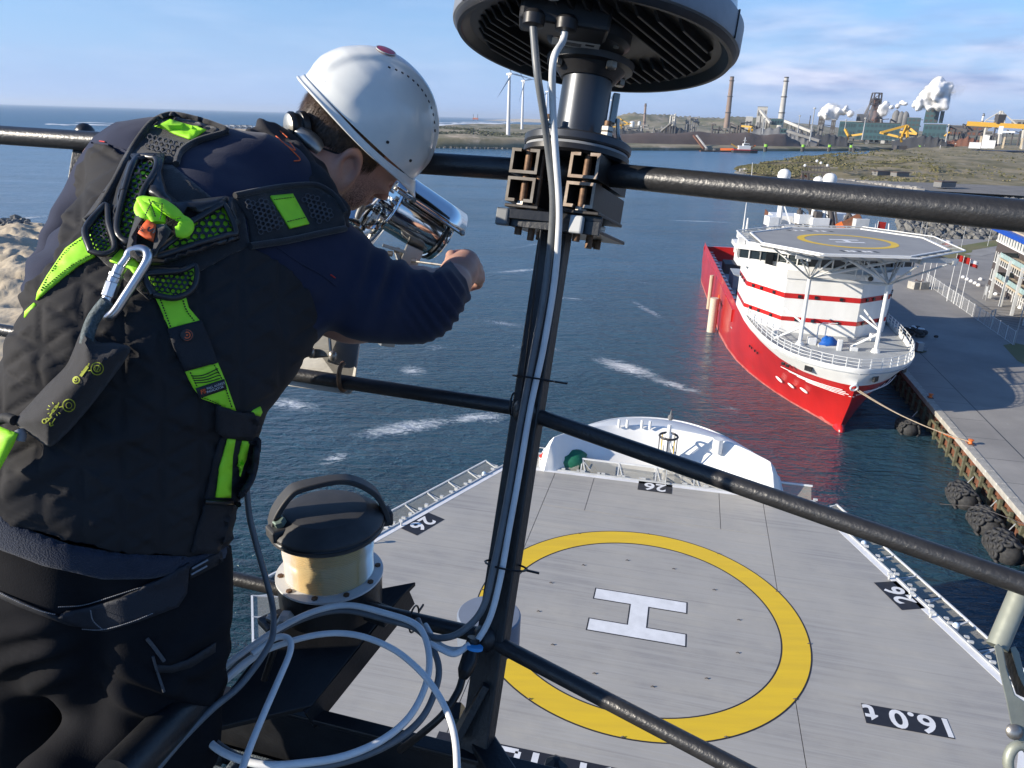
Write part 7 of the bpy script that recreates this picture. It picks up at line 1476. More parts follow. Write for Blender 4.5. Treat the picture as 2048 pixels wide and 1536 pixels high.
# beard stubble: a colour of the skin itself over jaw and chin
t = m_skin.node_tree; b = t.nodes['Principled BSDF']; src = b.inputs['Base Color'].links[0].from_socket
c_ = N(t, 'ShaderNodeTexCoord'); jaw = HD(.045, side*.02, -.105)-Vector(mt3)
vd_ = N(t, 'ShaderNodeVectorMath', operation='DISTANCE'); vd_.inputs[1].default_value = jaw; t.links.new(c_.outputs['Object'], vd_.inputs[0])
mr_ = N(t, 'ShaderNodeMapRange', ins={1: .035, 2: .082, 3: .95, 4: 0}); t.links.new(vd_.outputs['Value'], mr_.inputs[0])
n_ = N(t, 'ShaderNodeTexNoise', ins={'Scale': 420, 'Detail': 2}); t.links.new(c_.outputs['Object'], n_.inputs[0]); mr2 = N(t, 'ShaderNodeMapRange', ins={1: .38, 2: .60}); t.links.new(n_.outputs[0], mr2.inputs[0])
mm2 = N(t, 'ShaderNodeMath', operation='MULTIPLY'); t.links.new(mr_.outputs[0], mm2.inputs[0]); t.links.new(mr2.outputs[0], mm2.inputs[1])
mx = N(t, 'ShaderNodeMixRGB', ins={2: (.085, .048, .03, 1)}); t.links.new(mm2.outputs[0], mx.inputs[0]); t.links.new(src, mx.inputs[1]); t.links.new(mx.outputs[0], b.inputs['Base Color'])
# ---- clothes
def poly_sd(poly):        # signed distance (metres) to a prism whose outline was surveyed from the camera's stand, negative inside
    pts = np.array(poly, float)
    def f(P):
        x, y, d = px3(P); q = np.stack([x, y], 1); dm = np.full(len(q), 1e9); ins = np.zeros(len(q), bool); n = len(pts)
        for i in range(n):
            a, b_ = pts[i], pts[(i+1) % n]; ba = b_-a; t_ = np.clip(((q-a)@ba)/(ba@ba), 0, 1); dm = np.minimum(dm, np.linalg.norm(q-a-t_[:, None]*ba, axis=1))
            c1 = (a[1] > q[:, 1]) != (b_[1] > q[:, 1]); xi = (b_[0]-a[0])*(q[:, 1]-a[1])/(b_[1]-a[1]+1e-9)+a[0]; ins ^= c1 & (q[:, 0] < xi)
        return np.where(ins, -dm, dm)*d/FPX
    return f
OUTL = poly_sd([(-300, 1300), (-300, 1000), (-60, 830), (2, 758), (30, 690), (60, 640), (66, 612), (47, 575), (50, 540), (75, 480), (100, 420), (128, 380), (150, 332), (190, 276), (232, 243), (300, 236), (380, 238), (430, 250), (480, 264), (530, 268), (600, 300), (680, 380), (700, 442), (742, 468), (790, 515), (830, 540), (868, 548), (905, 520), (935, 510), (950, 560), (941, 592), (920, 632), (890, 668), (850, 688), (800, 691), (722, 680), (682, 666), (652, 658), (589, 743), (556, 778), (520, 815), (504, 860), (492, 910), (478, 965), (466, 1010), (455, 1060), (462, 1120), (463, 1200), (452, 1320), (440, 1400), (430, 1700), (-300, 1700)])
def clipo(f, k=.035): return lambda P: -smin(-f(P), -OUTL(P), k)-k*.12
f_torso = caps(TORSO+SHL, .045); f_sl = caps(ARM_L, .03); f_sr = caps(ARM_R, .035)
def f_shirt_base(P): return smin(smin(f_torso(P), f_sl(P), .035), f_sr(P), .05)
def folds(P, g):          # real cloth folds
    x, y, d = px3(P); w = .0055*noise3(P, 13, 1)+.0026*noise3(P, 34, 2)
    # radiating sleeve folds at the elbow and cuff
    k = np.exp(-(((x-880)/60)**2+((y-610)/60)**2)); w += k*.0050*np.sin((x*.85-y*.55)*.30+3*noise3(P, 20, 3))
    k = np.exp(-(((x-770)/55)**2+((y-555)/70)**2)); w += k*.006*np.sin((x*.9+y*.2)*.16+4*noise3(P, 14, 3))
    k = np.exp(-(((x-620)/70)**2+((y-640)/60)**2)); w += k*.005*np.sin((x*.5+y*.8)*.10+4*noise3(P, 14, 5))
    k = np.exp(-(((x-90)/60)**2+((y-520)/60)**2)); w += k*.0045*np.sin((x*.3+y*.9)*.13+3*noise3(P, 16, 5))
    return w
slo, shi = bbox(TORSO[2:]+SHL+ARM_L+ARM_R, .03)
cuff = poly_sd([(-400, -200), (700, -200), (1000, 480), (985, 505), (925, 512), (898, 520), (930, 560), (948, 610), (990, 700), (700, 1500), (-400, 1500)])
f_shirt = lambda P: np.maximum(clipo(f_shirt_base, .02)(P), cuff(P))
o = sub('jacket_sleeves', f_shirt, slo, shi, .0058, m_shirt, person, folds)
VP = [(-300, 740), (30, 600), (108, 520), (136, 400), (152, 330), (185, 284), (215, 290), (262, 314), (310, 370), (420, 460), (560, 520), (618, 580), (640, 650), (640, 760), (540, 1000), (470, 1095), (390, 1118), (250, 1112), (140, 1095), (60, 1062), (-20, 1030), (-300, 990)]
vp_sd = poly_sd(VP); tlo, thi = bbox(TORSO+LEGS[:1], .04)
f_vest = lambda P: np.maximum(clipo(f_torso, .03)(P)-.0075, vp_sd(P))
def vest_disp(P, g):
    x, y, d = px3(P); w = .009*noise3(P, 5, 1)+.0022*noise3(P, 19, 4)
    # body creases seen in the photograph: long soft ridges
    for (ax_, ay_, bx, by, am, wd) in ((165, 905, 300, 855, .012, 22), (0, 985, 150, 905, .010, 26), (60, 1050, 230, 1130, -.006, 20), (170, 930, 270, 1010, .006, 16), (30, 690, 120, 760, .006, 18), (100, 650, 190, 690, .005, 18), (260, 800, 420, 850, .005, 22), (420, 900, 460, 1010, .004, 16), (280, 690, 330, 780, .005, 20), (500, 640, 610, 700, .006, 20), (180, 430, 150, 520, .006, 18)):
        bx_, by_ = bx-ax_, by-ay_; t_ = np.clip(((x-ax_)*bx_+(y-ay_)*by_)/(bx_**2+by_**2), 0, 1); r = np.hypot(x-ax_-t_*bx_, y-ay_-t_*by_); w += am*np.exp(-(r/wd)**2)*np.sin(PI*(.12+.76*t_))
    # welded quilting: hexagon-like seams with short raised dashes
    sx_ = 92.; ux, uy = x*.86-y*.50, x*.50+y*.86
    def seam(px_, py_): return np.exp(-(np.minimum(np.abs((px_/sx_) % 1-.5)*2, 1)*-1+1)**2*55)
    a1 = (ux+uy*.577)/sx_; a2 = (ux-uy*.577)/sx_; a3 = uy*1.155/sx_
    f3 = lambda a: np.abs(a-np.round(a))
    hexd = np.minimum(np.minimum(f3(a1), f3(a2)), f3(a3)); mask = np.clip((noise3(P, 11, 6)+.32)*3, .35, 1)
    w -= .0034*np.exp(-(hexd/.075)**2)*mask
    cx = (a1-np.floor(a1)-.5)*sx_; cy = (a3-np.floor(a3)-.5)*sx_; w += .0030*np.exp(-(np.maximum(np.abs(cx)-20, 0)/5)**2-(cy/5.5)**2)
    # hem roll
    return w
o = sub('vest_body', f_vest, tlo, thi, .0043, m_vest, person, vest_disp)
FP = [(-300, 960), (0, 1030), (60, 1060), (140, 1090), (250, 1108), (390, 1112), (470, 1085), (478, 1110), (400, 1134), (307, 1156), (205, 1158), (137, 1142), (85, 1132), (0, 1100), (-300, 1050)]
fp_sd = poly_sd(FP); f_fl = lambda P: np.maximum(clipo(caps(TORSO[:2]+LEGS[:1], .07, .004), .03)(P)+.002, fp_sd(P)); flo, fhi = bbox(TORSO[:1]+LEGS[:1], .05)
sub('fleece_hem', f_fl, flo, fhi, .006, m_fleece, person, lambda P, g: .003*noise3(P, 25, 3))
f_tr = clipo(caps(LEGS+TORSO[:1], .045, .004), .02); llo, lhi = bbox(LEGS, .02)
def tr_disp(P, g):
    x, y, d = px3(P); w = .008*noise3(P, 10, 2)+.003*noise3(P, 30, 5)
    k = np.exp(-(((x-400)/70)**2+((y-1330)/90)**2)); w += k*.005*np.sin((x*.5+y*.8)*.12+3*noise3(P, 12, 4)); k = np.exp(-(((x-175)/45)**2+((y-1330)/150)**2)); w -= k*.03
    k = np.exp(-(((x-300)/110)**2+((y-1390)/55)**2)); w += k*.008*np.sin((x*.35-y*.95)*.11+4*noise3(P, 9, 3)); k = np.exp(-(((x-60)/80)**2+((y-1330)/70)**2)); w += k*.008*np.sin((x*.25+y*.95)*.10+4*noise3(P, 9, 6)); return w
tp = poly_sd([(-600, 1090), (0, 1090), (140, 1120), (300, 1130), (500, 1080), (700, 1200), (700, 1900), (-600, 1900)])
f_tr2 = lambda P: np.maximum(f_tr(P), tp(P))
sub('trousers', f_tr2, llo, lhi, .0062, m_trous, person, tr_disp)
# collar with hood folds
COL_ = [cap((490, 290, 1.12), (534, 268, 1.17), 20, 22), cap((534, 268, 1.17), (588, 318, 1.13), 22, 25), cap((588, 318, 1.13), (632, 376, 1.11), 25, 28), cap((632, 376, 1.11), (664, 434, 1.11), 28, 28), cap((668, 430, 1.11), (640, 470, 1.10), 28, 34), cap((545, 272, 1.20), (620, 350, 1.20), 24, 40)]
clo, chi = bbox(COL_, .02)
sub('collar', caps(COL_, .02), clo, chi, .0045, M('collar_fabric', (.024, .023, .025), .9, col2=(.015, .0145, .018), ns=18, bump=.4, bs=380, bd=.0008), person, lambda P, g: .003*noise3(P, 28, 2)+.0032*np.sin(px3(P)[0]*.16+px3(P)[1]*-.13))
# ---- hair: short strands
m_hair = M('brown_hair', (.045, .026, .016), .45, col2=(.10, .062, .038), ns=140, nd=2, spec=.6)
hm = MB(); rr = np.random.RandomState(5); cnt = 0
def hpos(th, ph):       # th around from back (0) to the camera side, ph height
    x, y, z = -math.cos(th)*math.cos(ph), side*math.sin(th)*math.cos(ph), math.sin(ph); return x, y, z
for i in range(9000):
    th = rr.uniform(-.9, 2.05); ph = rr.uniform(-.95, .15)
    if th > 1.25 and ph < -.62+.0*(th): continue
    if 1.40 < th < 1.68 and ph < -.28: continue
    if th > 1.68 and ph < -.62+(th-1.68)*.9: continue
    x, y, z = hpos(th, ph); p = np.array([-.013+x*.105, y*.080, z*.099]); n = np.array([x/.105, y/.08, z/.099]); n /= np.linalg.norm(n)
    dn = np.array([.10+.25*rr.randn()*.3, 0, -1.0]); dn = dn-n*(dn@n); dn /= np.linalg.norm(dn)+1e-9; dn = dn+n*(.30+.15*rr.rand())+rr.randn(3)*.10
    L = rr.uniform(.012, .026); w = np.cross(dn, n); w /= np.linalg.norm(w)+1e-9; w *= .00055
    p0 = p-n*.003; p1 = p+dn*L*.5; p2 = p1+(dn-n*.35)*L*.5; q = [HD(*(a)) for a in (p0-w, p0+w, p1+w*.8, p1-w*.8, p2)]
    hm.add(q, [(0, 1, 2, 3), (3, 2, 4)])
hm.build('hair_strands', m_hair, person)['kind'] = 'stuff'
hs_ = MB(); 
def hcap(u, v):
    th = -1.1+u*3.1; lowp = -.95 if th < 1.2 else (-.60 if th < 1.38 else (-.24 if th < 1.68 else -.50+(th-1.68)*.9)); ph = lowp+v*(.6-lowp); x, y, z = hpos(th, ph); k = 1+.012*math.sin(th*60)*math.sin(ph*23); return HD(-.013+x*.1045*k, y*.0795*k, z*.098*k)
hs_.grid(hcap, 60, 20); hs_.build('hair', m_hair, person, smooth=70)
# ---- helmet
m_helm = M('helmet_shell', (.78, .79, .74), .22, col2=(.74, .745, .70), ns=30, coat=.35, wear=.79, wcol=(.45, .44, .40), ws=30)
hel = MB(); NU, NV = 120, 56
def hshell(u, v, o=0.0):
    th = u*2*PI; ph = v*PI/2; c = math.cos(ph); cx_, sy = math.cos(th), math.sin(th)
    rx = .139 if cx_ > 0 else .141; r = 1.0
    x = rx*cx_*c**.92; y = .109*sy*c**.92; z = .148*math.sin(ph)**1.02
    dy = abs(y)
    band = 1/(1+math.exp((dy-.038)/.0022)); fade = max(0, min(1, (z-.015)/.03)); k = o+.0058*band*fade
    # side crease running back to front low
    b2 = math.exp(-((abs(sy)-.80)/.10)**2) if False else 0
    g_ = 1/(1+math.exp((dy-(.092-.25*max(0, z-.03)))/.0016))*(1 if cx_ < .3 else max(0, 1-(cx_-.3)*3))*max(0, min(1, (z-.006)/.02))*max(0, min(1, (.10-z)/.02)); k += .0022*g_
    n = Vector((x/rx**2, y/.109**2, z/.148**2 if z > 0 else 0)).normalized(); return Vector((x-.004, y, z))+n*k
hel.v = []; 
def HS(v): return HD(v.x, v.y, v.z+.012)
hel.grid(lambda u, v: HS(hshell(u, v*.9999)), NU, NV); helm = hel.build('hard_hat', m_helm, person, smooth=60)
# flared rim and peak
def rimf(u, v):
    th = u*2*PI; b = hshell(u, 0); n = Vector((math.cos(th), math.sin(th)*1.25, 0)).normalized(); peak = max(0, math.cos(th))**3; nape = max(0, -math.cos(th))**2
    w = .0045+.020*peak+.003*nape; drop = -.011*v-.016*peak*v**1.5-.003*math.sin(v*PI)+.006*(abs(math.sin(th))**4)*(-1)
    return HS(b+n*w*v+Vector((0, 0, drop)))
MB().grid(rimf, NU, 8).build('rim', m_helm, helm, smooth=60, solid=-.0022)
def lip(u): v = hshell(u, 0); return None
MB().tube([rimf(i/96, 1.0) for i in range(96)], .0022, 8, closed=True).build('rim_bead', m_helm, helm, smooth=60)
# ventilation slots, rivets, sticker
for i in range(13):
    t_ = i/12; yy = side*.050*(1-.1*t_); th = None; xx = -.056+.145*t_; zz = .148*math.sqrt(max(.02, 1-(xx/.141)**2-(yy/.109)**2)); n = Vector((xx/.02, yy/.0119, zz/.0219)).normalized(); p = HS(Vector((xx-.004, yy, zz))+n*.0008)
    ex = hf*1; nn_ = (hf*n.x+hl*n.y+hu*n.z).normalized(); ex = (ex-nn_*ex.dot(nn_)).normalized(); ey = nn_.cross(ex); MB().box(p, (.0042, .0030, .003), R=Matrix((ex, ey, nn_)).transposed()).build('vent_slot', m_dark, helm)
def onshell(x, y, z0=.0, o=.001): z = .148*math.sqrt(max(.002, 1-(x/.141)**2-(y/.109)**2)); n = Vector((x/.02, y/.0119, z/.0219)).normalized(); return HS(Vector((x-.004, y, z))+n*o), (hf*n.x+hl*n.y+hu*n.z).normalized()
for x, y in ((.012, side*.1075), (.075, side*.0905), (-.122, side*.052)): p, n = onshell(x, y); MB().cyl(p-n*.002, p+n*.0006, .0026, n=12).build('rivet_hole', m_dark if x > 0 else m_steelw, helm)
p, n = onshell(-.066, side*.014, o=.0090); MB().lathe([(.0152, -.001), (.0152, .0004), (.013, .0008), (.001, .001)], p, n, 28).build('red_disc', M('red_disc', (.55, .02, .03), .35, coat=.5), helm, smooth=40); MB().lathe([(.0165, -.001), (.0168, .0005), (.0152, .0007)], p, n, 28, cap=False).build('disc_rim', m_steelw, helm, smooth=40)
for (x0, z0, x1, z1) in ((-.075, .02, -.045, .062), (-.072, .018, -.040, .058)):
    a, na = onshell(x0, side*.0885 if False else side*math.sqrt(max(0, 1-(x0/.141)**2-(z0/.148)**2))*.109); b, nb = onshell(x1, side*math.sqrt(max(0, 1-(x1/.141)**2-(z1/.148)**2))*.109)

# headband, dial and nape strap
hb_ = []
for i in range(40): th = -1.25+i/39*2.9; hb_.append((-.010-math.cos(th)*.108, side*math.sin(th)*.084, float(np.interp(abs(th), [0, .9, 1.4, 1.9], [-.085, -.075, -.052, -.012]))))
m = MB(); vs = []
for (x, y, z) in hb_: vs += [HD(x*.99, y*.99, z+.010+.006*max(0, math.sin(3*i/39))), HD(x, y, z-.009)]
m.add(vs, [(2*i, 2*i+2, 2*i+3, 2*i+1) for i in range(39)]); m.build('headband', m_tie, helm, smooth=60, solid=.003)
dk_ = D(591, 252, 1.215); dn_ = (_r*-.75-_u*.18+_b0*.55).normalized()
MB().lathe([(.006, .012), (.020, .012), (.0225, .009), (.0225, .004), (.020, 0), (.02, -.004), (.0235, -.006), (.0235, -.016), (.02, -.020)], dk_, dn_, 28).build('size_dial', m_tie, helm, smooth=40)
MB().lathe([(.001, .0155), (.014, .015), (.0195, .0125)], dk_, dn_, 28, cap=False).build('dial_cap', m_inoxb, helm, smooth=40)
MB().tube([D(604, 264, 1.21), D(618, 276, 1.205), D(632, 290, 1.205), D(640, 300, 1.21)], [.016, .0175, .0165, .012], 16, flat=.6).build('adjuster_arm', m_inoxb, helm, smooth=50)
# ================================================================== HARNESS AND KIT worn by the person
from mathutils.bvhtree import BVHTree
from mathutils.geometry import delaunay_2d_cdt
_v, _f = [], []
for o in person.children:
    if o.name.split('.')[0] in ('jacket_sleeves', 'vest_body', 'fleece_hem', 'trousers', 'collar'):
        b_ = len(_v); T_ = WM[o.name]; _v += [T_ @ v.co for v in o.data.vertices]; _f += [[b_+i for i in p.vertices] for p in o.data.polygons]
BV = BVHTree.FromPolygons(_v, _f); O0 = Vector((0, 0, HC)); _cache = {}
def raw(x, y):
    k = (round(x/2), round(y/2))
    if k not in _cache:
        r = Vector(ray(k[0]*2, k[1]*2)); h = BV.ray_cast(O0, r.normalized(), 3); _cache[k] = h[3]/r.length if h[0] is not None else None
    return _cache[k]
def dep(x, y, s=12):
    if raw(x, y) is None:
        sg = -6 if x > 300 else 6
        for k in range(1, 25):
            if raw(x+sg*k, y) is not None and raw(x+sg*(k+2), y) is not None: x = x+sg*(k+3); break
    c = raw(x, y); q = [raw(x+a*s, y+b*s) for a in (-1, 0, 1) for b in (-1, 0, 1)]; q = [v for v in q if v is not None]
    if not q:
        for R in (20, 40, 70, 110, 160):
            q = [raw(x+R*math.cos(t), y+R*math.sin(t)) for t in np.linspace(0, 2*PI, 12)]; q = [v for v in q if v is not None]
            if q: return max(q) if R > 40 else sum(q)/len(q)
        return 1.1
    m_ = sum(q)/len(q); return m_ if c is None else min(m_, c+.002)
Z1 = lambda P: [(x/3.071, 200+y/3.071) for x, y in P]
ZA = lambda P: [(x/3.073, 600+y/3.073) for x, y in P]
ZC = lambda P: [(220+x/3.84, 240+y/3.84) for x, y in P]
ZBm = lambda P: [(x/2.926, 1050+y/2.926) for x, y in P]
def inside(p, poly):
    c = False; n = len(poly)
    for i in range(n):
        a, b = poly[i], poly[(i+1) % n]
        if (a[1] > p[1]) != (b[1] > p[1]) and p[0] < (b[0]-a[0])*(p[1]-a[1])/(b[1]-a[1]+1e-9)+a[0]: c = not c
    return c
def edist(p, poly):
    d = 1e9; n = len(poly); p = np.array(p)
    for i in range(n): a, b = np.array(poly[i]), np.array(poly[(i+1) % n]); t = max(0, min(1, (p-a)@(b-a)/((b-a)@(b-a)+1e-9))); d = min(d, np.linalg.norm(p-a-t*(b-a)))
    return d
def patch(name, poly, off, th, mat, par, step=9, s=12, puff=0, pr=30, smooth_poly=False):
    if smooth_poly: poly = [(p.x, p.y) for p in spline([Vector((x, y, 0)) for x, y in poly], 4, True)]
    bd = []
    for i in range(len(poly)):
        a, b = np.array(poly[i], float), np.array(poly[(i+1) % len(poly)], float); n = max(1, int(np.linalg.norm(b-a)/step)); bd += [tuple(a+(b-a)*k/n) for k in range(n)]
    nb = len(bd); pts = list(bd); xs = [p[0] for p in bd]; ys = [p[1] for p in bd]; j = 0; y = min(ys)+step*.5
    while y < max(ys):
        x = min(xs)+(step*.5 if j % 2 else 0)
        while x < max(xs):
            if inside((x, y), bd) and edist((x, y), poly) > step*.45: pts.append((x, y))
            x += step
        y += step*.87; j += 1
    r = delaunay_2d_cdt([Vector(p) for p in pts], [(i, (i+1) % nb) for i in range(nb)], [], 1, 1e-4)
    vs = []
    for v in r[0]:
        h = puff*min(1, edist((v.x, v.y), poly)/pr)**.55 if puff else 0; vs.append(D(v.x, v.y, dep(v.x, v.y, s)-off-h))
    fs = [list(f) for f in r[2]]
    # orient towards the camera
    out_ = []
    for f in fs:
        a, b, c = vs[f[0]], vs[f[1]], vs[f[2]]
        out_.append(f if (b-a).cross(c-a).dot(O0-a) > 0 else f[::-1])
    m = MB(); m.add(vs, out_); o = m.build(name, mat, par, smooth=50); md = o.modifiers.new('s', 'SOLIDIFY'); md.thickness = th; md.offset = -1; return o
def hexmesh(name, poly, pitch, hole, off, th, mat, par, rot=0.25, s=14):
    c_, s_ = math.cos(rot), math.sin(rot); xs = [p[0] for p in poly]; ys = [p[1] for p in poly]; cx, cy = sum(xs)/len(xs), sum(ys)/len(ys); R = pitch/math.sqrt(3); m = MB(); n = int(160/pitch)+2; key = {}
    def V(x, y):
        k = (round(x*2), round(y*2))
        if k not in key: key[k] = len(m.v); m.v.append(tuple(D(x, y, dep(x, y, s)-off)))
        return key[k]
    for j in range(-n*2, n*2):
        for i in range(-n, n):
            ux, uy = (i+(.5 if j % 2 else 0))*pitch, j*pitch*.866; x, y = cx+ux*c_-uy*s_, cy+ux*s_+uy*c_
            if not inside((x, y), poly) or edist((x, y), poly) < pitch*.35: continue
            o_ = [V(x+R*math.cos(rot+PI/6+k*PI/3), y+R*math.sin(rot+PI/6+k*PI/3)) for k in range(6)]; i_ = [V(x+R*hole*math.cos(rot+PI/6+k*PI/3), y+R*hole*math.sin(rot+PI/6+k*PI/3)) for k in range(6)]
            for k in range(6): m.f.append([o_[k], i_[k], i_[(k+1) % 6], o_[(k+1) % 6]]); m.m.append(0)
    o = m.build(name, mat, par); md = o.modifiers.new('s', 'SOLIDIFY'); md.thickness = th; md.offset = 1; o['kind'] = 'stuff'; return o
def line(pts, off, s=10, n=5): return [D(p.x, p.y, dep(p.x, p.y, s)-off) for p in spline([Vector((x, y, 0)) for x, y in pts], n)]
def cord(name, pts, r, off, mat, par, flat=1, s=10, closed=False):
    P_ = [D(p.x, p.y, dep(p.x, p.y, s)-off) for p in spline([Vector((x, y, 0)) for x, y in pts], 5, closed)]; return MB().tube(P_, r, 10, closed=closed, flat=flat).build(name, mat, par, smooth=60)
def stitches(pts, off, mat, par, gap=5.5, ln=3.2, w=.0007):
    P_ = spline([Vector((x, y, 0)) for x, y in pts], 10); m = MB(); acc = 0; seg = []
    tot = [0]
    for a, b in zip(P_, P_[1:]): tot.append(tot[-1]+(b-a).length)
    L = tot[-1]; xs = [p.x for p in P_]; ys = [p.y for p in P_]; q = 0
    while q+ln < L:
        a = (np.interp(q, tot, xs), np.interp(q, tot, ys)); b = (np.interp(q+ln, tot, xs), np.interp(q+ln, tot, ys)); m.beam(D(*a, dep(*a)-off), D(*b, dep(*b)-off), w*2, w); q += gap
    o = m.build('stitching', mat, par); o['kind'] = 'stuff'; return o
m_lime = M('lime_webbing', (.42, .93, .03), .6, col2=(.36, .84, .03), ns=30, bump=.5, bs=900, bst=(.15, 1, 1), bd=.0005)
m_web = M('black_webbing', (.016, .017, .021), .75, col2=(.012, .0125, .016), ns=30, bump=.8, bs=700, bst=(1, .2, 1), bd=.0008)
m_pad = M('black_padding', (.014, .0145, .016), .85, col2=(.02, .02, .022), ns=40, bump=.6, bs=500, bd=.001, sheen=.2)
m_plas = M('black_harness_plastic', (.022, .0225, .024), .33, col2=(.03, .03, .031), ns=18, wear=.70, wcol=(.055, .055, .056), ws=30)
m_hexp = M('grey_hex_print', (.075, .078, .085), .8, ns=20)
m_thr = M('dark_thread', (.02, .03, .02), .8); m_thl = M('pale_thread', (.30, .31, .33), .8); m_org = M('orange_print', (.80, .13, .03), .6)
m_alu = M('aluminium', (.62, .62, .63), .28, metal=.95, col2=(.55, .55, .56), ns=20)
hn = thing('harness_root', None, None, tuple(WM[person.name].to_translation())); 
hn.name = 'harness'; WM['harness'] = WM[person.name].copy(); hn.parent = person; hn.location = (0, 0, 0)
# shoulder pads
padL = [(252, 318), (262, 300), (290, 262), (318, 240), (342, 231), (380, 238), (425, 252), (455, 264), (430, 270), (400, 282), (372, 300), (352, 324), (300, 330)]
patch('shoulder_pad', padL, .006, .006, m_pad, hn, s=16)
patch('lime_panel', [(311, 253), (340, 238), (411, 259), (384, 277)], .015, .003, m_lime, hn, s=22); stitches([(330, 243), (322, 256)], .0115, m_thr, hn); stitches([(350, 240), (336, 262)], .0112, m_thr, hn); stitches([(405, 259), (380, 275)], .0112, m_thr, hn)
hexmesh('mesh_panel', [(279, 298), (298, 264), (374, 288), (346, 310)], 11, .70, .0105, .0008, m_hexp, hn)
cord('pad_edging', [(352, 328), (362, 302), (395, 281), (452, 263), (430, 250), (385, 236), (340, 229), (305, 244), (282, 270), (255, 312), (236, 350), (212, 395), (192, 425), (170, 442)], .0042, .010, m_pad, hn)
padR = [(470, 392), (545, 378), (610, 372), (640, 376), (668, 395), (688, 425), (690, 455), (640, 464), (575, 478), (505, 490), (498, 440)]
patch('shoulder_pad', padR, .006, .006, m_pad, hn, s=16)
patch('lime_panel', [(542, 391), (586, 387), (619, 447), (581, 456)], .0105, .003, m_lime, hn); stitches([(547, 399), (589, 394)], .0117, m_thr, hn); stitches([(575, 443), (614, 434)], .0117, m_thr, hn)
hexmesh('mesh_panel', [(488, 400), (538, 394), (574, 456), (520, 472)], 10, .72, .0105, .0008, m_hexp, hn); hexmesh('mesh_panel', [(598, 388), (632, 384), (668, 420), (672, 442), (630, 448)], 10, .72, .0105, .0008, m_hexp, hn)
cord('pad_edging', [(470, 391), (545, 376), (610, 369), (642, 373), (672, 394), (692, 425)], .004, .009, m_pad, hn); cord('pad_edging', [(500, 492), (575, 481), (640, 467), (690, 457)], .0045, .009, m_pad, hn)
# lime webbing seen through and below the plates
Apoly = ZC([(200, 300), (345, 290), (352, 385), (252, 560), (222, 740), (185, 900), (128, 935), (62, 872), (58, 760), (110, 545)])
Bpoly = ZC([(372, 1045), (400, 985), (520, 890), (600, 800), (700, 738), (830, 662), (885, 655), (968, 858), (900, 885), (640, 960)])
Cpoly = Z1([(527, 792), (648, 645), (668, 760), (705, 900), (645, 945), (560, 930)])
Dpoly = Z1([(893, 1068), (1100, 1050), (1203, 1018), (1192, 1150), (1080, 1216), (943, 1196)])
for P_ in (Apoly, Bpoly, Cpoly, Dpoly): patch('lime_backing', P_, .0075, .002, m_lime, hn, s=20)
hexmesh('mesh_plate', Apoly, 11.5, .70, .0100, .002, m_plas, hn, s=20); hexmesh('mesh_plate', Bpoly, 15, .70, .0100, .002, m_plas, hn, rot=.0, s=20); hexmesh('mesh_plate', Cpoly, 8.8, .68, .0100, .002, m_plas, hn, s=20); hexmesh('mesh_plate', Dpoly, 10.8, .68, .0100, .002, m_plas, hn, rot=.1, s=20)
for P_ in (Apoly, Bpoly, Cpoly, Dpoly):
    cord('plate_frame', P_, .0042, .0165, m_plas, hn, flat=.8, s=20, closed=False); cord('plate_frame', [P_[-1], P_[0], P_[1]], .0042, .0165, m_plas, hn, s=20)
patch('back_plate', ZC([(345, 285), (420, 258), (402, 420), (440, 555), (520, 622), (640, 612), (890, 582), (905, 600), (880, 648), (700, 730), (600, 690), (560, 752), (480, 690), (330, 590), (262, 560), (348, 385)]), .0155, .007, m_plas, hn, s=32, puff=.006, pr=10)
patch('back_plate', ZC([(350, 1062), (640, 968), (900, 892), (985, 862), (1002, 905), (720, 1010), (560, 1062), (420, 1115), (300, 1115), (205, 1085), (150, 1000), (205, 1015), (290, 1065)]), .0150, .007, m_plas, hn, s=32, puff=.005, pr=9)
patch('back_plate', ZC([(160, 262), (208, 296), (112, 540), (56, 760), (62, 880), (132, 940), (110, 1000), (12, 895), (-8, 760), (50, 520)]), .0150, .006, m_plas, hn, s=32, puff=.004, pr=7)
patch('back_plate', ZC([(885, 585), (935, 592), (1002, 790), (990, 868), (962, 858), (888, 652)]), .0152, .006, m_plas, hn, s=32, puff=.004, pr=7)
patch('back_plate', ZC([(160, 258), (300, 250), (420, 256), (412, 292), (206, 300)]), .0152, .006, m_plas, hn, s=32, puff=.003, pr=6)
patch('under_pad', [(345, 330), (430, 400), (482, 392), (500, 490), (440, 520), (392, 545), (300, 600), (180, 500), (165, 440), (250, 320)], .0035, .004, m_pad, hn, s=22)
L1 = Z1([(500, 838), (520, 850), (578, 957), (480, 1010), (330, 1130), (218, 1228), (228, 1178), (288, 1075), (400, 910)])
patch('chest_strap', L1, .004, .003, m_lime, hn); stitches(Z1([(560, 950), (440, 1015), (320, 1110), (240, 1180)]), .0048, m_thr, hn); stitches(Z1([(505, 850), (410, 920), (300, 1075), (245, 1180)]), .0048, m_thr, hn)
patch('chest_strap', Z1([(146, 1335), (150, 1298), (205, 1245), (216, 1262)]), .003, .003, m_lime, hn)
patch('chest_strap', Z1([(672, 985), (745, 912), (800, 955), (850, 1000), (880, 1080), (860, 1110), (790, 1030)]), .006, .003, m_lime, hn)
patch('back_strap', Z1([(955, 1208), (1140, 1200), (1160, 1275), (1228, 1355), (1210, 1372), (1040, 1408), (1000, 1310)]), .005, .003, m_lime, hn); stitches(Z1([(985, 1225), (1020, 1320), (1050, 1400)]), .006, m_thr, hn); stitches(Z1([(1120, 1215), (1145, 1290), (1200, 1365)]), .006, m_thr, hn)
pk = patch('strap_sleeve', ZA([(1026, 178), (1238, 122), (1290, 240), (1340, 385), (1138, 440), (1080, 320)]), .008, .004, m_web, hn)
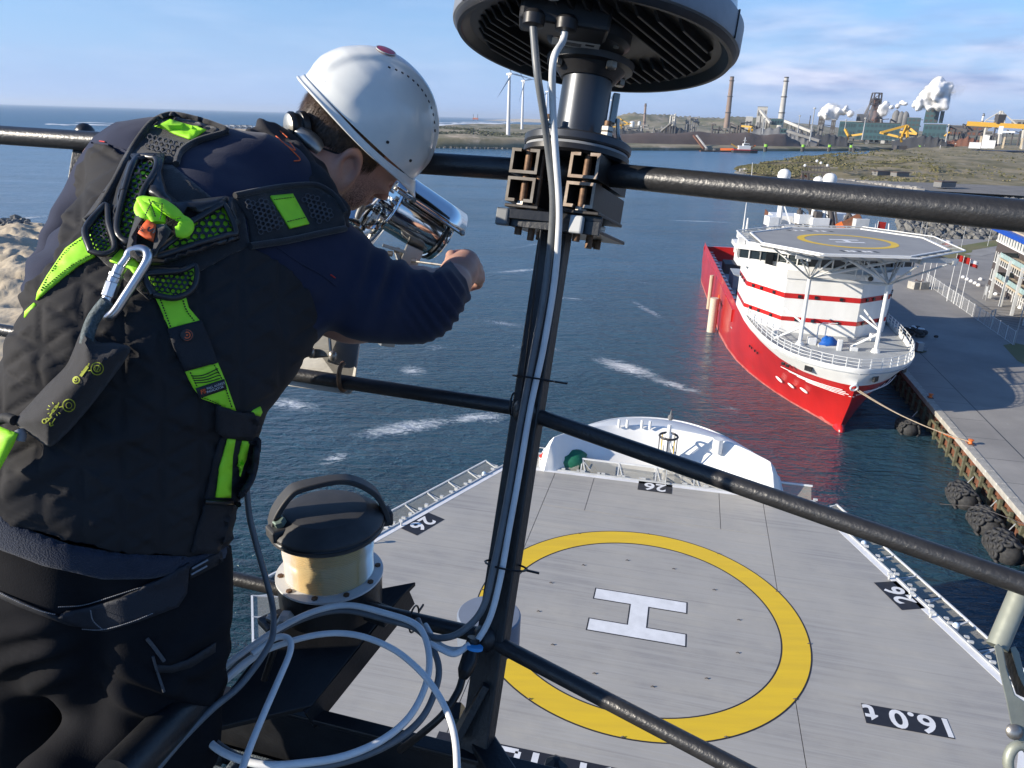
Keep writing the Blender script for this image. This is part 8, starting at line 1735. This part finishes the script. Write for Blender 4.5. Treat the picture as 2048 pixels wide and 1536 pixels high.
def mapped(pts, c, ax_, ay_): return [(c[0]+x*ax_[0]+y*ay_[0], c[1]+x*ax_[1]+y*ay_[1]) for x, y in pts]
def ringp(cx, cy, r0, r1, off, mat, par, n=28, ex=1.0, name='printed_ring'):
    m = MB(); vs = [D(cx+r*math.cos(2*PI*k/n), cy+r*ex*math.sin(2*PI*k/n), dep(cx, cy, 14)-off) for r in (r0, r1) for k in range(n)]; m.add(vs, [(k, (k+1) % n, n+(k+1) % n, n+k) for k in range(n)]); return m.build(name, mat, par)
cx, cy = ZA([(1150, 216)])[0]; bdg = MB().lathe([(.0072, 0), (.0072, .002), (.0062, .003), (.001, .003)], D(cx, cy, dep(cx, cy)-.0095), -Vector(ray(cx, cy)), 28).build('round_badge', m_rub, hn, smooth=40)
ringp(cx, cy, 5.0, 7.0, .0132, m_org, bdg); ringp(cx, cy, .4, 2.2, .0132, m_org, bdg); ringp(cx, cy, 10.2, 10.9, .0132, m_org, bdg)
patch('back_strap', ZA([(1138, 437), (1338, 381), (1388, 500), (1452, 682), (1370, 668), (1310, 632), (1240, 608), (1190, 545)]), .005, .003, m_lime, hn)
stitches(ZA([(1170, 445), (1215, 540)]), .006, m_thr, hn); stitches(ZA([(1318, 400), (1370, 500), (1430, 670)]), .006, m_thr, hn); stitches(ZA([(1240, 600), (1300, 620), (1370, 655)]), .006, m_thr, hn)
for k in range(4): cord('sewn_line', ZA([(1180+k*8, 468+k*14), (1250+k*8, 462+k*14), (1340+k*4, 422+k*20)]), .0006, .0060, m_thr, hn)
lab = patch('indicator_label', ZA([(1205, 545), (1380, 487), (1396, 548), (1226, 606)]), .0075, .0015, m_blk, hn, s=20)
def words(txt, size, c, ang, mat, par, off, bold=.02, sh=0, name='lettering', s=20):
    vs, fs = text_tris(txt, size, bold); ca, sa = math.cos(ang), math.sin(ang); P_ = []
    for x, y in vs: X = x+sh*y; px_, py_ = c[0]+X*ca+y*sa, c[1]+X*sa-y*ca; P_.append(D(px_, py_, dep(c[0], c[1], s)+(dep(px_, py_, s)-dep(c[0], c[1], s))-off))
    return MB().add(P_, fs).build(name, mat, par)
A1 = math.atan2(-58, 175)
words('FALL ARREST', 6.6, ZA([(1327, 527)])[0], A1, m_mark, lab, .0082, .01); words('INDICATOR', 6.6, ZA([(1323, 549)])[0], A1, m_mark, lab, .0082, .01); words('FS', 12, ZA([(1250, 562)])[0], A1, m_org, lab, .0082, .35, .1)
patch('strap_keeper', ZA([(1336, 650), (1450, 688), (1602, 716), (1556, 866), (1380, 850), (1342, 820)]), .013, .006, m_web, hn, s=20)
patch('front_strap', ZA([(1528, 702), (1560, 675), (1602, 655), (1614, 690), (1600, 718)]), .004, .003, m_lime, hn, s=20)
patch('side_webbing', ZA([(1362, 845), (1590, 866), (1586, 960), (1500, 1180), (1455, 1252), (1262, 1250), (1312, 1000)]), .006, .004, m_web, hn, s=20)
patch('side_strap', ZA([(1404, 850), (1450, 852), (1432, 960), (1421, 1218), (1330, 1214), (1354, 1040)]), .010, .0025, m_lime, hn, s=20); patch('side_strap', ZA([(1490, 868), (1536, 872), (1516, 980), (1470, 1080), (1467, 960)]), .010, .0025, m_lime, hn, s=20)
cord('side_edging', ZA([(1580, 860), (1572, 990), (1545, 1100), (1490, 1190)]), .0045, .007, m_web, hn)
cord('buckle_bar', ZA([(1255, 1240), (1350, 1246), (1450, 1244), (1470, 1262)]), .0035, .012, m_tie, hn)
patch('side_webbing', ZA([(1264, 1252), (1440, 1246), (1402, 1400), (1350, 1560), (1180, 1560), (1214, 1420)]), .006, .004, m_web, hn, s=20)
ls = patch('leg_strap', ZBm([(880, 352), (1000, 290), (1112, 228), (1096, 400), (1045, 480), (820, 565), (620, 625), (500, 612), (340, 545), (390, 512), (500, 492), (700, 432)]), .007, .004, M('slate_webbing', (.020, .023, .032), .7, bump=.8, bs=600, bst=(1, .2, 1), bd=.0008), hn, s=20)
stitches(ZBm([(340, 480), (480, 470), (620, 430), (760, 385), (900, 340)]), .006, m_thl, hn, 4, 2.6, .0006); stitches(ZBm([(480, 610), (600, 612), (760, 570), (900, 515)]), .0125, m_thl, hn, 4, 2.6, .0006); stitches(ZBm([(530, 500), (545, 560), (600, 612)]), .0125, m_thl, hn, 4, 2.6, .0006)
patch('leg_strap', ZBm([(-100, 360), (0, 395), (120, 450), (240, 500), (345, 540), (480, 600), (400, 590), (240, 530), (110, 480), (0, 430), (-100, 395)]), .006, .003, m_web, hn, s=20); stitches(ZBm([(0, 398), (120, 455), (240, 503), (330, 525)]), .008, m_thl, hn, 4, 2.6, .0006)
patch('hip_band', ZBm([(1110, 262), (1215, 195), (1300, 160), (1308, 215), (1225, 262), (1112, 320)]), .006, .004, m_web, hn, s=20); cord('sewn_line', ZBm([(1125, 255), (1215, 205)]), .0013, .0105, m_thl, hn); cord('sewn_line', ZBm([(1120, 290), (1210, 240)]), .0013, .0105, m_thl, hn)
cord('pocket_seam', ZBm([(860, 665), (905, 720), (960, 795)]), .0024, .003, m_hexp, hn); patch('pocket_flap', ZBm([(905, 820), (1000, 825), (1100, 790), (1265, 690), (1262, 745), (1120, 835), (1010, 865), (915, 865)]), .003, .003, M('grey_pocket_trim', (.022, .023, .026), .7), hn, s=20); cord('pocket_seam', ZBm([(895, 770), (915, 840), (945, 930), (960, 975)]), .0018, .003, m_hexp, hn)
patch('left_strap_tail', ZA([(-60, 770), (0, 778), (60, 800), (112, 822), (80, 900), (0, 1040), (-60, 1100)]), .030, .004, m_lime, hn, s=20, puff=.008)
# dorsal loop, knotted webbing, orange tag
m_knot = []
for pts, r in ((ZC([(250, 600), (300, 650), (350, 720), (372, 790)]), .0105), (ZC([(262, 610), (380, 640), (470, 700), (545, 760)]), .0115), (ZC([(545, 745), (590, 795), (560, 850), (505, 858)]), .008), (ZC([(250, 620), (262, 700), (330, 770)]), .009)):
    P_ = [D(p.x, p.y, dep(p.x, p.y, 24)-.030) for p in spline([Vector((x, y, 0)) for x, y in pts], 5)]; MB().tube(P_, [r*(.75+.4*math.sin(PI*k/(len(P_)-1))) for k in range(len(P_))], 12, flat=.45).build('knotted_webbing', m_lime, hn, smooth=60)
for pts in ([(300, 610), (330, 690), (350, 750)], [(272, 730), (300, 670), (330, 615)], [(400, 640), (395, 720), (380, 770)], [(430, 800), (490, 765), (545, 752)]): stitches(ZC(pts), .041, m_thr, hn, 4.2, 2.6)
lp_ = patch('fabric_loop', ZC([(240, 700), (262, 760), (225, 830), (205, 900), (200, 985), (232, 1005), (290, 1010), (330, 985), (345, 900), (352, 800), (430, 800), (475, 850), (430, 930), (350, 1020), (290, 1075), (210, 1075), (150, 1040), (128, 980), (150, 880), (190, 760)]), .034, .008, m_pad, hn, s=26, puff=.006, pr=10)
tg_ = patch('orange_tag', ZC([(285, 762), (352, 800), (345, 860), (330, 930), (270, 900), (213, 866), (240, 815)]), .038, .003, m_org, hn, s=26)
words('S', 22, ZC([(318, 845)])[0], -1.2, m_blk, tg_, .0415, .9, s=26)
for k, (r0, r1) in enumerate(((4, 5.4), (7.5, 9), (11, 12.5))):
    c = ZC([(262, 812)])[0]; m = MB(); n_ = 10; vs = [D(c[0]+r*math.cos(a), c[1]+r*math.sin(a), dep(*c, 26)-.0418) for r in (r0, r1) for a in np.linspace(1.7, 3.3, n_)]; m.add(vs, [(i, i+1, n_+i+1, n_+i) for i in range(n_-1)]); m.build('tag_print', m_blk, tg_)
# karabiner
K = lambda pts, off=.040: [D(p.x, p.y, dep(305, 500, 30)-off-.00006*(p.y-500)) for p in spline([Vector((x, y, 0)) for x, y in Z1(pts)], 6)]
kb = MB().tube(K([(786, 962), (800, 935), (840, 918), (880, 918), (905, 940), (902, 990), (850, 1080), (770, 1205), (710, 1295), (672, 1328), (645, 1318), (640, 1290)]), .0052, 14).build('karabiner', m_alu, hn, smooth=60)
MB().tube(K([(786, 960), (765, 990), (742, 1020)]), .0046, 12).build('karabiner_nose', m_alu, kb, smooth=60); MB().tube(K([(655, 1235), (645, 1262), (640, 1292)]), .0046, 12).build('karabiner_hinge', m_alu, kb, smooth=60)
g = K([(742, 1020), (722, 1062), (702, 1105), (680, 1160), (655, 1235)])
for k, (u0, u1, r) in enumerate(((0, .30, .0068), (.30, .42, .0086), (.42, .60, .0074), (.60, .92, .0082), (.92, 1.0, .0062))):
    a, b = g[int(u0*(len(g)-1))], g[int(u1*(len(g)-1))]; MB().cyl(a, b, r, r*.97, 8 if k in (1, 3) else 16).build('screw_sleeve', m_alu, kb, smooth=25, bevel=.0006)
P_ = [D(p.x, p.y, dep(220, 620, 30)-.034) for p in spline([Vector((x, y, 0)) for x, y in Z1([(660, 1235), (620, 1280), (575, 1345), (545, 1420), (530, 1500)])], 6)]
MB().tube(P_, .0068, 12).build('rope_eye', M('braided_rope', (.03, .05, .055), .7, col2=(.10, .13, .14), ns=300, bump=1, bs=300, bd=.001), hn, smooth=60)
pch = patch('lanyard_pouch', ZA([(528, 165), (600, 255), (700, 262), (800, 290), (775, 360), (720, 440), (600, 600), (480, 745), (400, 830), (308, 902), (215, 850), (100, 770), (85, 745), (180, 640), (290, 520), (400, 410), (450, 310), (490, 210)]), .010, .004, M('neoprene_sleeve', (.017, .0165, .018), .88, col2=(.023, .022, .024), ns=60, bump=.5, bs=700, bd=.0006, sheen=.08), hn, step=8, s=30, puff=.042, pr=34, smooth_poly=True)
# yellow pictograms on the pouch
PV = BVHTree.FromPolygons([WM[pch.name] @ v.co for v in pch.data.vertices], [p.vertices[:] for p in pch.data.polygons])
def dpo(x, y):
    r = Vector(ray(x, y)); h = PV.ray_cast(O0, r.normalized(), 3); return h[3]/r.length if h[0] is not None else dep(x, y)-.045
m_pic = M('yellow_pictogram', (.36, .40, .03), .7)
def pstroke(pts, w, par=pch):
    m = MB(); P_ = ZA(pts)
    for a, b in zip(P_, P_[1:]):
        dx, dy = b[0]-a[0], b[1]-a[1]; l = math.hypot(dx, dy)+1e-6; nx, ny = -dy/l*w/2, dx/l*w/2; q = [(a[0]-nx, a[1]-ny), (b[0]-nx, b[1]-ny), (b[0]+nx, b[1]+ny), (a[0]+nx, a[1]+ny)]
        m.add([D(x, y, dpo(x, y)-.0009) for x, y in q], [(0, 1, 2, 3)])
    return m.build('pictogram', m_pic, par)
def pring(cx, cy, r, w=2.0): return pstroke([(cx+r*math.cos(a), cy+r*math.sin(a)) for a in np.linspace(0, 2*PI, 25)], w)
pring(597, 422, 38); pring(468, 492, 20, 2.6); pring(464, 488, 9, 2); pstroke([(548, 388), (538, 408)], 2.4); pstroke([(538, 408), (495, 468)], 6.0); pstroke([(500, 440), (560, 432)], 2.0)
pring(597, 422, 20, 1.6); pstroke([(578, 402), (600, 440)], 1.6); pstroke([(612, 402), (592, 440)], 1.6); pstroke([(580, 430), (618, 430)], 1.4)
pring(423, 648, 38); pstroke([(400, 622), (446, 676)], 3.0); pring(423, 648, 18, 1.4); pstroke([(362, 630), (354, 648)], 2.4); pstroke([(352, 648), (322, 688)], 6.0); pstroke([(362, 660), (388, 652)], 2.0)
pring(272, 745, 13, 2.2); pring(290, 735, 9, 2.2); pstroke([(322, 688), (305, 712), (318, 716), (296, 738)], 2.6); pstroke([(338, 728), (318, 762)], 2.0); pstroke([(305, 752), (310, 776), (328, 766)], 2.4)
for a, b in (((322, 628), (328, 640)), ((296, 648), (308, 656)), ((288, 672), (302, 672)), ((360, 690), (370, 700)), ((346, 700), (352, 712)), ((292, 700), (304, 694))): pstroke([a, b], 1.6)
cord('lanyard_end', ZA([(-20, 740), (40, 725), (90, 740)]), .006, .02, m_rub, hn); cord('lanyard_end', ZA([(118, 805), (128, 830), (120, 860)]), .006, .02, m_thl, hn)
# small red bar tacks on the shirt
for pts in (Z1([(612, 252), (645, 257)]), [(661, 549), (671, 556)]): cord('red_bar_tack', pts, .0009, .001, m_red, hn)
for pts in ([(552, 272), (572, 290), (590, 300), (580, 285)], [(575, 292), (600, 318), (588, 322)], [(560, 262), (575, 275)]): cord('collar_print', pts, .0009, .0035, m_org, hn)
cord('sleeve_seam', [(520, 470), (590, 520), (640, 548), (672, 572)], .0011, .0006, m_shirt, hn); cord('yoke_seam', Z1([(560, 262), (650, 272), (740, 300), (790, 330)]), .0012, .004, m_shirt, hn)
# ================================================================== STEAM AND HAZE
m_steam = bpy.data.materials.new('steam'); m_steam.use_nodes = True; t = m_steam.node_tree; t.nodes.clear()
o_ = N(t, 'ShaderNodeOutputMaterial'); v_ = N(t, 'ShaderNodeVolumePrincipled', ins={'Color': (1, 1, 1, 1), 'Density': .045, 'Anisotropy': .0}); t.links.new(v_.outputs[0], o_.inputs['Volume'])
m_cloud = M('dense_steam', (.92, .92, .92), 1.0, col2=(.86, .86, .87), ns=.02, spec=0)
m_cloud.node_tree.nodes['Principled BSDF'].inputs['Subsurface Weight'].default_value = 0
def plume(lab, R, blobs, h, dens=None):
    cs = [(np.array(A(x, y, R+random.uniform(-10, 10))), 1.2*r*R/FPX) for x, y, r in blobs]
    def f(P):
        r_ = None
        for c, r in cs: d = np.linalg.norm(P-c, axis=1)-r; r_ = d if r_ is None else smin(r_, d, 5)
        return r_+noise3(P, 1/30., 1)*20+noise3(P, 1/14., 3)*12+noise3(P, 1/7., 5)*8
    lo = np.min([c-r for c, r in cs], 0)-22; hi = np.max([c+r for c, r in cs], 0)+22
    mt = m_cloud
    if dens: mt = m_steam.copy(); mt.node_tree.nodes['Principled Volume'].inputs['Density'].default_value = dens
    if not dens:
        sdf_mesh('steam_core', lambda P: f(P)+3+noise3(P, 1/9., 6)*10, lo, hi, h, m_cloud, None)
        co_ = bpy.context.scene.collection.objects['steam_core'] if 'steam_core' in COL.objects else None
        mt = m_steam.copy(); mt.node_tree.nodes['Principled Volume'].inputs['Density'].default_value = .035
        if co_: co_.name = 'steam_plume'; setp(co_, 'dense heart of the '+lab, kind='stuff')
    o = sdf_mesh('steam_plume', f, lo, hi, h, mt, None); setp(o, lab, kind='stuff'); o['group'] = 'steam plumes over the works'; return o
plume('large bright steam plume rising to the right over the teal building', 2250, [(1810, 216, 4), (1818, 213, 6), (1828, 210, 8), (1838, 206, 10), (1850, 200, 13), (1862, 192, 15), (1872, 182, 15), (1884, 180, 10), (1895, 176, 8), (1880, 195, 14), (1868, 206, 12), (1884, 207, 9), (1892, 190, 8), (1903, 186, 5), (1856, 212, 8)], 4.0)
plume('drifting wisps right of the large steam plume', 2300, [(1910, 180, 6), (1918, 183, 6), (1926, 179, 3.5), (1908, 192, 4), (1920, 211, 3), (1929, 207, 2.5)], 5, .010)
plume('low steam cloud drifting from the quench tower', 2250, [(1638, 229, 3), (1644, 226, 5), (1654, 224, 6), (1664, 224, 7), (1676, 224, 6), (1688, 225, 6), (1700, 227, 5), (1670, 232, 6), (1657, 234, 5), (1690, 219, 4)], 4.5)
plume('thin steam around the blast furnace', 2230, [(1706, 236, 4), (1712, 232, 6), (1722, 226, 8), (1732, 222, 8), (1738, 230, 9), (1728, 236, 8), (1745, 236, 6)], 5, .012)
plume('steam puffs right of the blast furnace', 2280, [(1760, 222, 5), (1767, 216, 6), (1773, 208, 6), (1776, 220, 6), (1765, 226, 6), (1784, 214, 4), (1795, 212, 4), (1806, 206, 4)], 4.5)
plume('faint steam near the gantry crane', 2300, [(1880, 240, 4), (1890, 236, 5), (1900, 233, 5), (1970, 234, 4), (1980, 230, 5), (1990, 226, 4)], 5, .008)
hz_m = bpy.data.materials.new('haze'); hz_m.use_nodes = True; t = hz_m.node_tree; t.nodes.clear()
o_ = N(t, 'ShaderNodeOutputMaterial'); v_ = N(t, 'ShaderNodeVolumePrincipled', ins={'Color': (.72, .84, 1, 1), 'Density': .000045, 'Anisotropy': .2}); t.links.new(v_.outputs[0], o_.inputs['Volume'])
w = MB(); w.box((0, 28000, 119), (84000, 66000, 240)); setp(w.build('haze', hz_m), kind='stuff')
